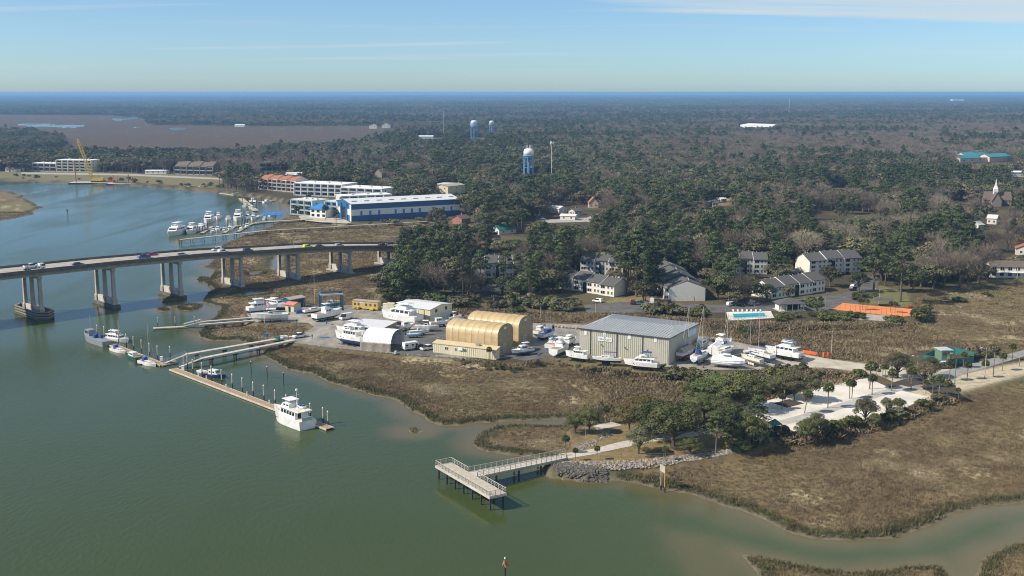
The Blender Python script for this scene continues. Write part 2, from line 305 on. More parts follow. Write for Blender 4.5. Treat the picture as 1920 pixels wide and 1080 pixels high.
def leaves(cen, nor, size, g, flat=0.0):
    n = len(cen); d = nor + g.normal(size=(n, 3)) * 0.42; d /= np.linalg.norm(d, axis=1, keepdims=True) + 1e-9
    a = np.cross(d, g.normal(size=(n, 3))); a /= np.linalg.norm(a, axis=1, keepdims=True) + 1e-9; b = np.cross(d, a)
    s = (size * g.uniform(0.6, 1.35, n))[:, None]; a = a * s; b = b * s * g.uniform(0.5, 0.9, n)[:, None]
    v = np.stack([cen - a, cen - b * 0.8 + a * 0.1, cen + a, cen + b], 1).reshape(-1, 3)
    return v, np.arange(4 * n).reshape(-1, 4)
def clumps(cs, rad, per, size, g, squash=0.75):
    V = []; N = []
    for c, r in zip(cs, rad):
        d = g.normal(size=(per, 3)); d /= np.linalg.norm(d, axis=1, keepdims=True); d[:, 2] = np.abs(d[:, 2]) * np.where(g.random(per) < 0.78, 1, -1)
        rr = r * g.uniform(0.72, 1.08, per)[:, None]
        V.append(c + d * rr * np.array([1, 1, squash])); N.append(d)
    return leaves(np.concatenate(V), np.concatenate(N), size, g)
def tomesh(name, parts):                # parts: list of (verts, faces, material)
    V = []; F = []; MI = []; o = 0; ms = []
    for v, f, m in parts:
        if m not in ms: ms.append(m)
        v = np.asarray(v, float).reshape(-1, 3); V.append(v); F += [tuple(int(i) + o for i in q) for q in f]; MI += [ms.index(m)] * len(f); o += len(v)
    me = bpy.data.meshes.new(name); me.from_pydata(np.concatenate(V).tolist(), [], F)
    for m in ms: me.materials.append(MATS[m])
    me.polygons.foreach_set('material_index', MI); me.update(); return me
def oak(seed, det=1.0, lm='leaf_oak'):
    g = np.random.default_rng(seed); b = MB(); H = 12.0
    b.cyl((0,0,-0.6), (0,0,3.2), 0.55, 0.42, 7)
    nc = int(17 * min(max(det, .55), 1.5)); ang = g.uniform(0, 6.28) + np.arange(nc) * 2.4; rr = 5.6 * np.sqrt((np.arange(nc) + .5) / nc) * g.uniform(.75, 1.15, nc)
    z = 9.6 - 0.105 * rr**2 + g.uniform(-1.3, 1.0, nc); cs = np.stack([rr*np.cos(ang), rr*np.sin(ang), z], 1)
    for c in cs[::2]:
        m = Vector((c[0]*.4, c[1]*.4, 3.2 + (c[2]-3.2)*.5)); b.cyl((0,0,2.6), m, 0.3, 0.2, 5, False); b.cyl(m, tuple(c), 0.2, 0.06, 4, False)
    v, f = clumps(cs, g.uniform(1.5, 2.5, nc), int(150*det), 0.36 / det**.5, g)
    return (b.v, b.f, 'bark'), (v, f, lm)
def pine(seed, det=1.0):
    g = np.random.default_rng(seed); b = MB()
    b.cyl((0,0,-0.6), (0.3,0.1,20.5), 0.38, 0.1, 7)
    nc = int(19 * max(det, .6)); t = np.sort(g.uniform(0, 1, nc)); z = 10 + 11.3 * t; ang = np.arange(nc) * 2.4 + g.uniform(-.5, .5, nc); r = (1 - t**2.2) * 3.5 * g.uniform(.5, 1.15, nc) + .3
    cs = np.stack([r*np.cos(ang), r*np.sin(ang), z], 1)
    for c in cs[::2]: b.cyl((0, 0, c[2]-.9), tuple(c), 0.12, 0.04, 4, False)
    v, f = clumps(cs, g.uniform(1.1, 1.9, nc), int(120*det), 0.33 / det**.5, g, 0.62)
    return (b.v, b.f, 'bark'), (v, f, 'leaf_pine')
def bare(seed, det=1.0, m='twigs'):
    g = np.random.default_rng(seed); b = MB(); tw = []; tf = []
    b.cyl((0,0,-0.6), (0,0,4.5), 0.4, 0.3, 7)
    def twig(p, q, w):
        d = np.array(q) - np.array(p); s = np.cross(d, g.normal(size=3)); s = s / (np.linalg.norm(s) + 1e-9) * w; i = len(tw) ; tw.extend([p + s, p - s, q]); tf.append((i, i+1, i+2))
    def grow(p, d, L, r, lv):
        q = p + d * L
        if lv < 2: b.cyl(tuple(p), tuple(q), r, r * .6, 4, False)
        else: twig(p, q, r)
        if lv == 4: return
        for k in range((4, 4, 4, 4)[lv] if det >= 1 else (4, 4, 4, 3)[lv]):
            e = d + g.normal(size=3) * (0.45, .6, .75, .85)[lv]; e[2] += 0.16; e /= np.linalg.norm(e)
            grow(p + d * L * g.uniform(.45, 1), e, L * g.uniform(.6, .85), r * .5, lv + 1)
    for k in range(5):
        a = k * 1.26 + g.uniform(-.3, .3); d = np.array([math.cos(a)*.55, math.sin(a)*.55, 1]); d /= np.linalg.norm(d)
        grow(np.array([0, 0, g.uniform(2.5, 4.5)]), d, g.uniform(3.2, 4.2), 0.2, 0)
    ang = np.arange(15) * 2.4; rr = 4.3 * np.sqrt((np.arange(15) + .5) / 15); cs = np.stack([rr*np.cos(ang), rr*np.sin(ang), 11.0 - .12*rr**2 + g.uniform(-1.6, 1.4, 15)], 1)
    n_ = int(70 * det); c = np.repeat(cs, n_, 0) + g.normal(size=(15*n_, 3)) * np.array([1.15, 1.15, 1.0]); dd = c - np.array([0, 0, 5.0]) + g.normal(size=c.shape) * 2.2; dd /= np.linalg.norm(dd, axis=1, keepdims=True)
    for p, e_ in zip(c, dd): twig(p, p + e_ * g.uniform(.9, 1.9), .055 / det**.5)
    return (b.v, b.f, 'bark' if m == 'twigs' else m), (np.array(tw), tf, m)
def palm(seed, H=7.0):
    g = np.random.default_rng(seed); b = MB(); b.cyl((0,0,-0.5), (0.05,0,1), 0.24, 0.19, 8); b.cyl((0.05,0,1), (0.2,0.05,H), 0.19, 0.17, 8)
    V = []; F = []; V2 = []; F2 = []
    for k in range(46):
        a = k * 2.4 + g.uniform(-.2, .2); el = R(75 - 120 * (k / 46)) ; L = g.uniform(.9, 1.25); VV, FF = (V, F) if k < 39 else (V2, F2)
        d = np.array([math.cos(a)*math.cos(el), math.sin(a)*math.cos(el), math.sin(el)]); s = np.array([-math.sin(a), math.cos(a), 0]); c = np.array([0.2, 0.05, H])
        p1 = c + d * L; up_ = np.cross(s, d)
        for j in range(-3, 4):           # fan of leaflets
            th = j * 0.42; e = d * math.cos(th) + s * math.sin(th); w = np.cross(e, up_) * 0.075; tip = p1 + e * 0.95 - np.array([0, 0, .3 + .1*abs(j)]); i = len(VV)
            VV.extend([p1 - w, p1 + w, p1 + e*.6 + w*1.6, tip, p1 + e*.6 - w*1.6]); FF.append((i, i+1, i+2, i+3, i+4))
        i = len(VV); w = s * 0.03; VV.extend([c - w, c + w, p1 + w, p1 - w]); FF.append((i, i+1, i+2, i+3))
    return (b.v, b.f, 'bark_palm'), (V, F, 'leaf_palm'), (V2, F2, 'leaf_palm_dead')
def shrub(seed, det=1.0, m='leaf_shrub'):
    g = np.random.default_rng(seed); nc = 9; b = MB(); b.cyl((0,0,-.3), (0,0,1.2), .12, .08, 5)
    a = g.uniform(0, 6.28, nc); r = 1.5 * np.sqrt(g.random(nc)); cs = np.stack([r*np.cos(a), r*np.sin(a), g.uniform(.7, 2.0, nc) - r*.3 + .2], 1)
    v, f = clumps(cs, g.uniform(.6, 1.0, nc), int(90*det), 0.24, g)
    return (b.v, b.f, 'bark'), (v, f, m)
KIND = {'oak': [oak(i) for i in (1, 2, 3, 4)], 'olive': [oak(i, 1, 'leaf_olive') for i in (21, 22, 23)], 'bigoak': [oak(i, 2.6, 'leaf_park') for i in (24, 25, 26)], 'goldoak': [oak(29, 2.6, 'leaf_park_gold')], 'bigolive': [oak(i, 2.6, 'leaf_olive') for i in (27, 28)], 'pine': [pine(i) for i in (5, 6, 7, 8)], 'bare': [bare(i) for i in (9, 10, 11)],
        'sycamore': [bare(31, 1, 'twigs_pale')], 'palm': [palm(i) for i in (12, 13, 14)], 'shrub': [shrub(i) for i in (15, 16, 17)], 'scrub': [shrub(18, 1, 'leaf_olive'), shrub(19, 1, 'leaf_olive')]}
HT = {'goldoak': 12.2, 'bigoak': 12.2, 'bigolive': 12.2, 'oak': 12.2, 'olive': 12.2, 'pine': 22.0, 'bare': 14.5, 'sycamore': 14.5, 'palm': 8.2, 'shrub': 2.7, 'scrub': 2.7}
NAME = {'goldoak': 'oak_tree', 'bigoak': 'live_oak', 'bigolive': 'oak_tree', 'oak': 'live_oak', 'olive': 'oak_tree', 'pine': 'pine_tree', 'bare': 'bare_tree', 'sycamore': 'bare_tree', 'palm': 'palm_tree', 'shrub': 'shrub', 'scrub': 'shrub'}
CAT = {'palm': 'palm tree', 'shrub': 'shrub', 'scrub': 'shrub'}
KM = {}
for k, l in KIND.items():
    KM[k] = [[tomesh('trunk', [p[0]])] + [tomesh('crown', [p[1]])] + ([tomesh('dead_fronds', [p[2]])] if len(p) > 2 else []) for p in l]
def tree(kind, loc, h, label, group=None, wide=1.0, i=None, lean=0.0):
    ms = KM[kind][random.randrange(len(KM[kind])) if i is None else i % len(KM[kind])]; s = h / HT[kind]
    o = thing(NAME[kind], label, CAT.get(kind, 'tree'), loc, random.uniform(0, 6.28), group)
    if lean: o.rotation_euler = (0, lean, 0)
    o.scale = (s*wide, s*wide, s)
    for nm, me in zip(('trunk', 'crown', 'dead_fronds') if kind in ('palm',) else (('stem', 'foliage') if kind in ('shrub', 'scrub') else ('trunk', 'crown')), ms): link(nm, me, o)
    return o
# ---------------------------------------------------------------- mass vegetation as one object each (points carrying copies)
def scatter(name, pts, rz, scl, ix, protos, label, cat):
    c = bpy.data.collections.new(name + '_kinds')
    for i, me in enumerate(protos): c.objects.link(bpy.data.objects.new('%s_kind_%s' % (name, chr(97 + i)), me))
    me = bpy.data.meshes.new(name); me.vertices.add(len(pts)); me.vertices.foreach_set('co', np.asarray(pts, np.float32).ravel())
    for nm, ty, arr, key in (('rz', 'FLOAT', rz, 'value'), ('ix', 'INT', ix, 'value'), ('sc', 'FLOAT_VECTOR', scl, 'vector')):
        a = me.attributes.new(nm, ty, 'POINT'); a.data.foreach_set(key, np.asarray(arr, np.int32 if ty == 'INT' else np.float32).ravel())
    o = link(name, me); tag(o, label, cat, kind='stuff')
    ng = bpy.data.node_groups.new(name, 'GeometryNodeTree'); ng.interface.new_socket('Geometry', in_out='INPUT', socket_type='NodeSocketGeometry'); ng.interface.new_socket('Geometry', in_out='OUTPUT', socket_type='NodeSocketGeometry')
    N = ng.nodes; gi = N.new('NodeGroupInput'); go = N.new('NodeGroupOutput'); ci = N.new('GeometryNodeCollectionInfo'); ci.inputs['Collection'].default_value = c; ci.inputs['Separate Children'].default_value = True; ci.inputs['Reset Children'].default_value = True
    io = N.new('GeometryNodeInstanceOnPoints'); io.inputs['Pick Instance'].default_value = True; Lk = ng.links.new
    def att(nm, ty): n = N.new('GeometryNodeInputNamedAttribute'); n.data_type = ty; n.inputs['Name'].default_value = nm; return n.outputs[0]
    cx_ = N.new('ShaderNodeCombineXYZ'); Lk(att('rz', 'FLOAT'), cx_.inputs[2]); Lk(gi.outputs[0], io.inputs['Points']); Lk(ci.outputs[0], io.inputs['Instance']); Lk(cx_.outputs[0], io.inputs['Rotation'])
    Lk(att('ix', 'INT'), io.inputs['Instance Index']); Lk(att('sc', 'FLOAT_VECTOR'), io.inputs['Scale']); Lk(io.outputs[0], go.inputs[0])
    md = o.modifiers.new('scatter', 'NODES'); md.node_group = ng; return o
def inpoly(px, py, poly):
    ins = np.zeros(px.shape, bool); n = len(poly)
    for i in range(n):
        (ax, ay), (bx, by) = poly[i], poly[(i+1) % n]
        if by != ay: ins ^= ((ay > py) != (by > py)) & (px < (bx-ax)*(py-ay)/(by-ay) + ax)
    return ins
# places without trees: (outline on the ground)
OPEN = [[(-900,360),(-900,318),(150,323),(330,326),(404,331),(410,352),(404,364)], [(482,350),(560,356),(735,368),(765,385),(870,396),(872,414),(560,418),(515,386),(482,374)],
    [(-900,600),(690,600),(690,545),(735,500),(770,460),(735,452),(760,455),(830,450),(880,432),(880,412),(640,419),(540,400),(-900,340)],
    [(680,1100),(680,566),(760,572),(850,566),(985,566),(1000,575),(1100,575),(1110,568),(1345,578),(1440,572),(1560,545),(1590,520),(1640,520),(1670,540),(1740,540),(1850,522),(2300,495),(2300,1100)],
    [(1560,560),(1580,530),(1600,500),(1640,500),(1620,540)], [(1320,376),(1372,370),(1374,392),(1330,394)], [(1000,388),(1090,384),(1125,398),(1100,416),(1010,412)], [(1045,430),(1120,428),(1130,440),(1050,444)],
    [(880,488),(1000,486),(1000,512),(880,512)], [(1490,400),(1560,395),(1560,408),(1490,412)], [(1246,567),(1328,567),(1320,522),(1244,522)], [(1046,543),(1156,559),(1192,551),(1085,533)], [(1440,564),(1551,549),(1532,534),(1428,548)], [(1512,518),(1616,511),(1610,499),(1506,505)], [(878,523),(992,522),(992,509),(878,509)], [(1084,519),(1172,523),(1174,510),(1086,507)], [(1358,515),(1442,516),(1442,503),(1358,503)]]
# what must stay in view behind trees: x0, x1, y0, y1, row of its base
KEEP = [(915,965,490,510,518), (1040,1185,512,556,556), (1095,1140,490,512,520), (1240,1325,499,566,566), (1425,1545,508,556,556), (1510,1612,470,512,516), (1395,1432,484,504,515), (1853,1920,486,515,522), (635,865,365,412,416),
        (480,745,325,392,398), (545,640,365,402,404), (815,872,335,358,362), (60,175,300,320,322), (330,405,308,325,326), (490,545,302,318,326), (980,1004,268,322,330), (1029,1039,262,320,330), (872,908,224,258,262), (915,932,224,246,252),
        (1385,1450,228,236,240), (1795,1900,283,302,306), (1845,1900,350,380,384), (1590,1640,385,402,406), (783,830,250,258,262), (690,735,228,240,244), (995,1100,392,412,415), (1100,1125,376,386,392), (1555,1585,334,352,356), (1325,1372,370,386,390),
        (1495,1530,430,490,490), (1850,1920,455,475,480), (1530,1560,395,405,408), (700,722,318,330,334), (935,975,425,438,442), (1785,1812,368,378,382), (880,890,400,415,418), (1840,1870,405,420,425), (1895,1920,318,330,335), (1150,1262,552,568,572)]
def cover(d0, d1, step, zlevel=UP, seed=1):
    g = np.random.default_rng(seed); xs = np.arange(-d1 * 0.56, d1 * 0.56, step); ys = np.arange(d0, d1, step); A, B = np.meshgrid(xs, ys)
    A = A.ravel() + g.uniform(-.45, .45, A.size) * step; B = B.ravel() + g.uniform(-.45, .45, A.size) * step
    k = (np.abs(A) < B * 0.52 + 30); A, B = A[k], B[k]; l, u = fields(A, B); k = (u > 1.5) & (l > 1); A, B = A[k], B[k]
    px, py = PXA(A, B, UP)
    ok = np.ones(len(A), bool)
    for p in OPEN: ok &= ~inpoly(px, py, p)
    return A[ok], B[ok], px[ok], py[ok], g
def protect(A, B, px, py, h, wd):
    tx, ty = PXA(A, B, UP + h); ok = np.ones(len(A), bool); wpx = wd * FPX / np.hypot(A, B)
    for x0, x1, y0, y1, yb in KEEP: ok &= ~((py > yb - 3) & (px + wpx > x0) & (px - wpx < x1) & (ty < y1) & (py > y0) | ((np.abs(py - yb) < 4) & (px > x0) & (px < x1)))
    return ok
def kinds_for(A, B, g):
    n = fbm(A, B, 130, 77); m = fbm(A, B, 260, 91); q = g.random(len(A)); k = np.zeros(len(A), int)
    pb = np.clip((m - .43) * 3.0, 0.11, 0.55); px_, py_ = PXA(A, B, UP); pb = np.where((px_ > 1330) & (py_ > 240) & (py_ < 318), np.clip((m - .33) * 4, .25, .8), pb); pp = np.clip((n - .46) * 2.6, 0.06, 0.5); k[:] = 0
    k[q > 0.45] = 1; k[q < pp] = 2; k[g.random(len(A)) < pb] = 3; return k
KN = ('oak', 'olive', 'pine', 'bare')
A, B, px, py, g = cover(450, 2300, 9.8)
k = kinds_for(A, B, g); q = g.random(len(A))
near = np.clip(1 - (np.hypot(A, B) - 560) / 420, 0, 1)
nearp = (q < 0.34 * near) & (px > 680); k[nearp] = 2
h = np.choose(k, [g.uniform(10, 20, len(A)), g.uniform(9, 18, len(A)), g.uniform(15, 25, len(A)), g.uniform(12, 20, len(A))])
h[(py < 300) & (px < 500)] *= 0.75
wd = np.choose(k, [6.2*h/12, 6.2*h/12, 4*h/22, 5*h/14.5])
ok = protect(A, B, px, py, h, wd); A, B, px, py, k, h = [a[ok] for a in (A, B, px, py, k, h)]
order = np.argsort(np.hypot(A, B)); cnt = [0]*4; solo = np.zeros(len(A), bool)
CAP = (230, 190, 230, 220)
TLAB = {0: 'dark green live oak in the woods ', 1: 'grey olive broadleaf tree in the woods ', 2: 'green pine in the woods ', 3: 'leafless grey brown tree in the woods '}
LMK = [(770, 470, 'at the landward bridge end'), (720, 545, 'behind the yellow site office'), (800, 550, 'behind the cream workshop'), (900, 545, 'before the half hidden left condo'), (920, 480, 'behind the half hidden left condo'), (1020, 520, 'left of the left condo row'), (1120, 490, 'behind the left condo row'), (1210, 540, 'left of the gable end condo'), (1290, 500, 'behind the gable end condo'), (1400, 490, 'behind the dark oaks and pool'), (1500, 470, 'behind the pool condo'), (1580, 480, 'round the upper right condo'), (1680, 510, 'above the orange court'), (1790, 500, 'at the right marsh edge'), (1880, 470, 'above the balcony house'), (860, 440, 'beyond the bridge end clearing'), (1000, 450, 'right of the green roofed cottage'), (1150, 440, 'far above the left condo row'), (1300, 440, 'far above the gable end condo'), (1450, 430, 'below the pale sycamore'), (1600, 430, 'far above the upper right condo'), (1750, 430, 'left below the church'), (1900, 420, 'right below the church')]
for i in order:
    if cnt[k[i]] < CAP[k[i]] and abs(px[i] - 960) < 1000:
        cnt[k[i]] += 1; solo[i] = True; lm = min(LMK, key=lambda q: abs(q[0]-px[i]) + 2.2*abs(q[1]-py[i]))[2]; sz = ('low ', 'mid sized ', 'high ')[0 if h[i] < (13, 12, 18, 14.5)[k[i]] else 1 if h[i] < (17, 15, 22, 17.5)[k[i]] else 2]
        tree(KN[k[i]], (A[i], B[i], UP - .1), h[i], sz + TLAB[k[i]] + lm, ('live oaks', 'olive trees', 'pines', 'bare trees')[k[i]] + ' of the near woods', random.uniform(.95, 1.35))
A2, B2, px2, py2, g2 = cover(450, 720, 9.0, seed=9)
kk2 = g2.integers(0, 2, len(A2)); h2 = g2.uniform(6.5, 11, len(A2)); ok = protect(A2, B2, px2, py2, h2, 5.2*h2/12) & (g2.random(len(A2)) < .45) & (np.abs(px2 - 960) < 990) & (px2 > 690); cn2 = [0, 0]
for i in np.where(ok)[0]:
    if cn2[kk2[i]] < 65: cn2[kk2[i]] += 1; tree(KN[kk2[i]], (A2[i], B2[i], UP - .1), h2[i], ('small round green oak', 'small grey olive tree')[kk2[i]] + ' of the understorey ' + min(LMK, key=lambda q: abs(q[0]-px2[i]) + 2.2*abs(q[1]-py2[i]))[2], 'understorey trees', g2.uniform(1.1, 1.5))
r = ~solo
mid = [[oak(41, .5), oak(42, .5), oak(43, .5)], [oak(44, .5, 'leaf_olive'), oak(45, .5, 'leaf_olive')], [pine(46, .5), pine(47, .5)], [bare(48, .5), bare(49, .5)]]
flat = []; base = []
for l in mid: base.append((len(flat), len(l))); flat += [tomesh('tree_kind', list(p)) for p in l]
def put(A, B, k, h, g, name, label):
    n = len(A); ix = np.array([base[i][0] + g.integers(base[i][1]) for i in k]); s = h / np.choose(k, [12.2, 12.2, 22, 14.5]); wv = s * g.uniform(1.0, 1.45, n)
    scatter(name, np.stack([A, B, np.full(n, UP - .2)], 1), g.uniform(0, 6.28, n), np.stack([wv, wv, s], 1), ix, flat, label, 'woodland')
put(A[r], B[r], k[r], h[r], g, 'woodland', 'evergreen and bare trees filling the middle distance')
A, B, px, py, g = cover(2300, 5600, 13.5, seed=2); k = kinds_for(A, B, g); h = np.choose(k, [g.uniform(10, 18, len(A)), g.uniform(9, 16, len(A)), g.uniform(14, 23, len(A)), g.uniform(12, 19, len(A))])
wd = h * .45; ok = protect(A, B, px, py, h, wd); put(A[ok], B[ok], k[ok], h[ok], g, 'far_woodland', 'hazy blue green woodland behind the water towers')
def patch(seed, n=150, S=130.0):          # a stand of small trees, far away
    g = np.random.default_rng(seed); P = []
    for i in range(n):
        c = np.array([g.uniform(-S/2, S/2), g.uniform(-S/2, S/2), 0]); hh = g.uniform(8, 17); kk = g.random(); m = 'leaf_pine' if kk < .4 else 'leaf_oak' if kk < .72 else 'leaf_olive' if kk < .9 else 'twigs'
        v, f = clumps([c + np.array([0, 0, hh*.62])], [hh*.42], 26, 1.9, g, .9); P.append((v, f, m))
    return tomesh('stand_kind', P)
A, B, px, py, g = cover(5600, 34000, 135, seed=3); h = 1 + 1.2 * (fbm(A, B, 1500, 5) - .35); n = len(A); s = g.uniform(.95, 1.3, n)
scatter('distant_forest', np.stack([A, B, np.full(n, UP - .2)], 1), g.uniform(0, 6.28, n), np.stack([s, s, h * (1 + (B > 14000) * .2)], 1), g.integers(0, 4, n), [patch(i) for i in (61, 62, 63, 64)], 'distant blue forest stretching to the horizon', 'forest')
# ---------------------------------------------------------------- marsh grass
gt = bpy.data.materials.new('marsh_grass'); gt.use_nodes = True; t = gt.node_tree; b = t.nodes['Principled BSDF']; b.inputs['Roughness'].default_value = 0.85; b.inputs['Specular IOR Level'].default_value = 0.15
ge = t.nodes.new('ShaderNodeNewGeometry'); ra = t.nodes.new('ShaderNodeValToRGB'); n_ = t.nodes.new('ShaderNodeTexNoise'); n_.inputs['Scale'].default_value = 0.028; n_.inputs['Detail'].default_value = 5; n_.inputs['Roughness'].default_value = .62; t.links.new(ge.outputs['Position'], n_.inputs['Vector'])
e = ra.color_ramp; e.elements[0].position = .30; e.elements[0].color = (.165, .140, .070, 1); e.elements[1].position = .44; e.elements[1].color = (.212, .162, .094, 1)
for p_, c_ in ((.52, (.160, .120, .073)), (.60, (.245, .194, .118)), (.66, (.38, .32, .215))): x_ = e.elements.new(p_); x_.color = (*c_, 1)
t.links.new(n_.outputs[0], ra.inputs[0]); oi = t.nodes.new('ShaderNodeObjectInfo'); m_ = t.nodes.new('ShaderNodeMapRange'); m_.inputs[3].default_value = .65; m_.inputs[4].default_value = 1.35; t.links.new(oi.outputs['Random'], m_.inputs[0])
v_ = t.nodes.new('ShaderNodeVectorMath'); v_.operation = 'SCALE'; t.links.new(ra.outputs[0], v_.inputs[0]); t.links.new(m_.outputs[0], v_.inputs['Scale']); t.links.new(v_.outputs[0], b.inputs['Base Color']); MATS['marsh_grass'] = gt
mat('fringe_grass', (.15, .138, .065), .8, rnd=.35, var=.25, spec=.15)
def tuft(seed, m, n=38, R_=.7, H=.40):
    g = np.random.default_rng(seed); V = []; F = []
    for i in range(n):
        a = g.uniform(0, 6.28); r = R_ * math.sqrt(g.random()); p = np.array([r*math.cos(a), r*math.sin(a), -.15]); a2 = g.uniform(0, 6.28); w = .075 * np.array([math.cos(a2), math.sin(a2), 0]); tip = p + np.array([g.normal()*.2, g.normal()*.2, H*g.uniform(.6, 1.3)]); j = len(V); V += [p-w, p+w, tip+w*.25, tip-w*.25]; F.append((j, j+1, j+2, j+3))
    return tomesh('tuft_kind', [(V, F, m)])
def grass(name, d0, d1, step, lo, hi, protos, label, hs=(.7, 1.2), seed=5, pxlim=(-60, 1980), areas=None):
    g = np.random.default_rng(seed); xs = np.arange(-d1*.52, d1*.52, step); ys = np.arange(d0, d1, step); A, B = np.meshgrid(xs, ys); A = A.ravel() + g.uniform(-.5, .5, A.size)*step; B = B.ravel() + g.uniform(-.5, .5, B.size)*step
    px, py = PXA(A, B, .6); k = (px > pxlim[0]) & (px < pxlim[1]); A, B = A[k], B[k]; l, u = fields(A, B); k = (l > lo) & (l < hi) & (u < -1.2)
    if areas:
        px, py = PXA(A, B, UP); k = np.zeros(len(A), bool)
        for p in areas: k |= inpoly(px, py, p)
    A, B, l, u = A[k], B[k], l[k], u[k]
    if hi > 1e5: k = g.random(len(A)) > .35 * (vnoise(A, B, 6, 31) > .62); A, B, l, u = A[k], B[k], l[k], u[k]
    Z = height(A, B, l, u); n = len(A); s = g.uniform(*hs, n) * (.75 + .6 * vnoise(A, B, 13, 8)); w = s * (step / .95)
    return scatter(name, np.stack([A, B, Z], 1), g.uniform(0, 6.28, n), np.stack([w, w, s], 1), g.integers(0, len(protos), n), protos, label, 'grass')
TU = [tuft(i, 'marsh_grass') for i in (1, 2, 3)]; TF = [tuft(i, 'fringe_grass', 30, .8, .62) for i in (4, 5, 6)]
grass('marsh_grass', 150, 400, .95, 3.0, 1e9, TU, 'short brown marsh grass round the creek and the boatyard')
grass('outer_marsh_grass', 400, 850, 1.9, 3.0, 1e9, TU, 'brown marsh grass under the bridge and beside the condos', seed=6)
grass('bank_grass', 150, 560, 1.0, .9, 3.4, TF, 'dark green cordgrass fringe along the water edge', (.6, 1.25), seed=7)
grass('dry_grass', 240, 640, 1.3, 3.0, 1e9, TU, 'tall dry grass on the open ground round the sheds and the lot', (1.2, 2.4), seed=8, areas=[[(845,572),(1000,587),(1090,589),(1230,594),(1350,600),(1440,606),(1560,606),(1700,606),(1720,600),(1720,625),(1330,640),(1320,610),(1150,588),(1085,604),(1000,605),(860,588)], [(1440,692),(1560,696),(1640,706),(1600,712),(1500,734),(1440,748),(1400,745),(1300,720)], [(1450,830),(1560,814),(1660,794),(1750,760),(1800,740),(1760,748),(1690,774),(1560,806),(1450,820)], [(1160,742),(1215,722),(1290,716),(1310,735),(1250,762),(1180,792),(1110,790),(1140,760)], [(1095,692),(1180,702),(1250,708),(1290,718),(1215,724),(1155,744),(1120,775),(1080,800),(1100,782),(1150,740)], [(840,672),(900,681),(960,691),(1010,678),(1060,677),(1110,693),(1180,701),(1250,707),(1250,703),(1100,688),(1010,674),(960,686),(900,676)], [(1430,610),(1700,612),(1920,668),(1860,672),(1800,656),(1720,660),(1650,682),(1560,668),(1460,650)], [(-60,322),(300,327),(420,335),(420,345),(250,340),(-60,334)]])
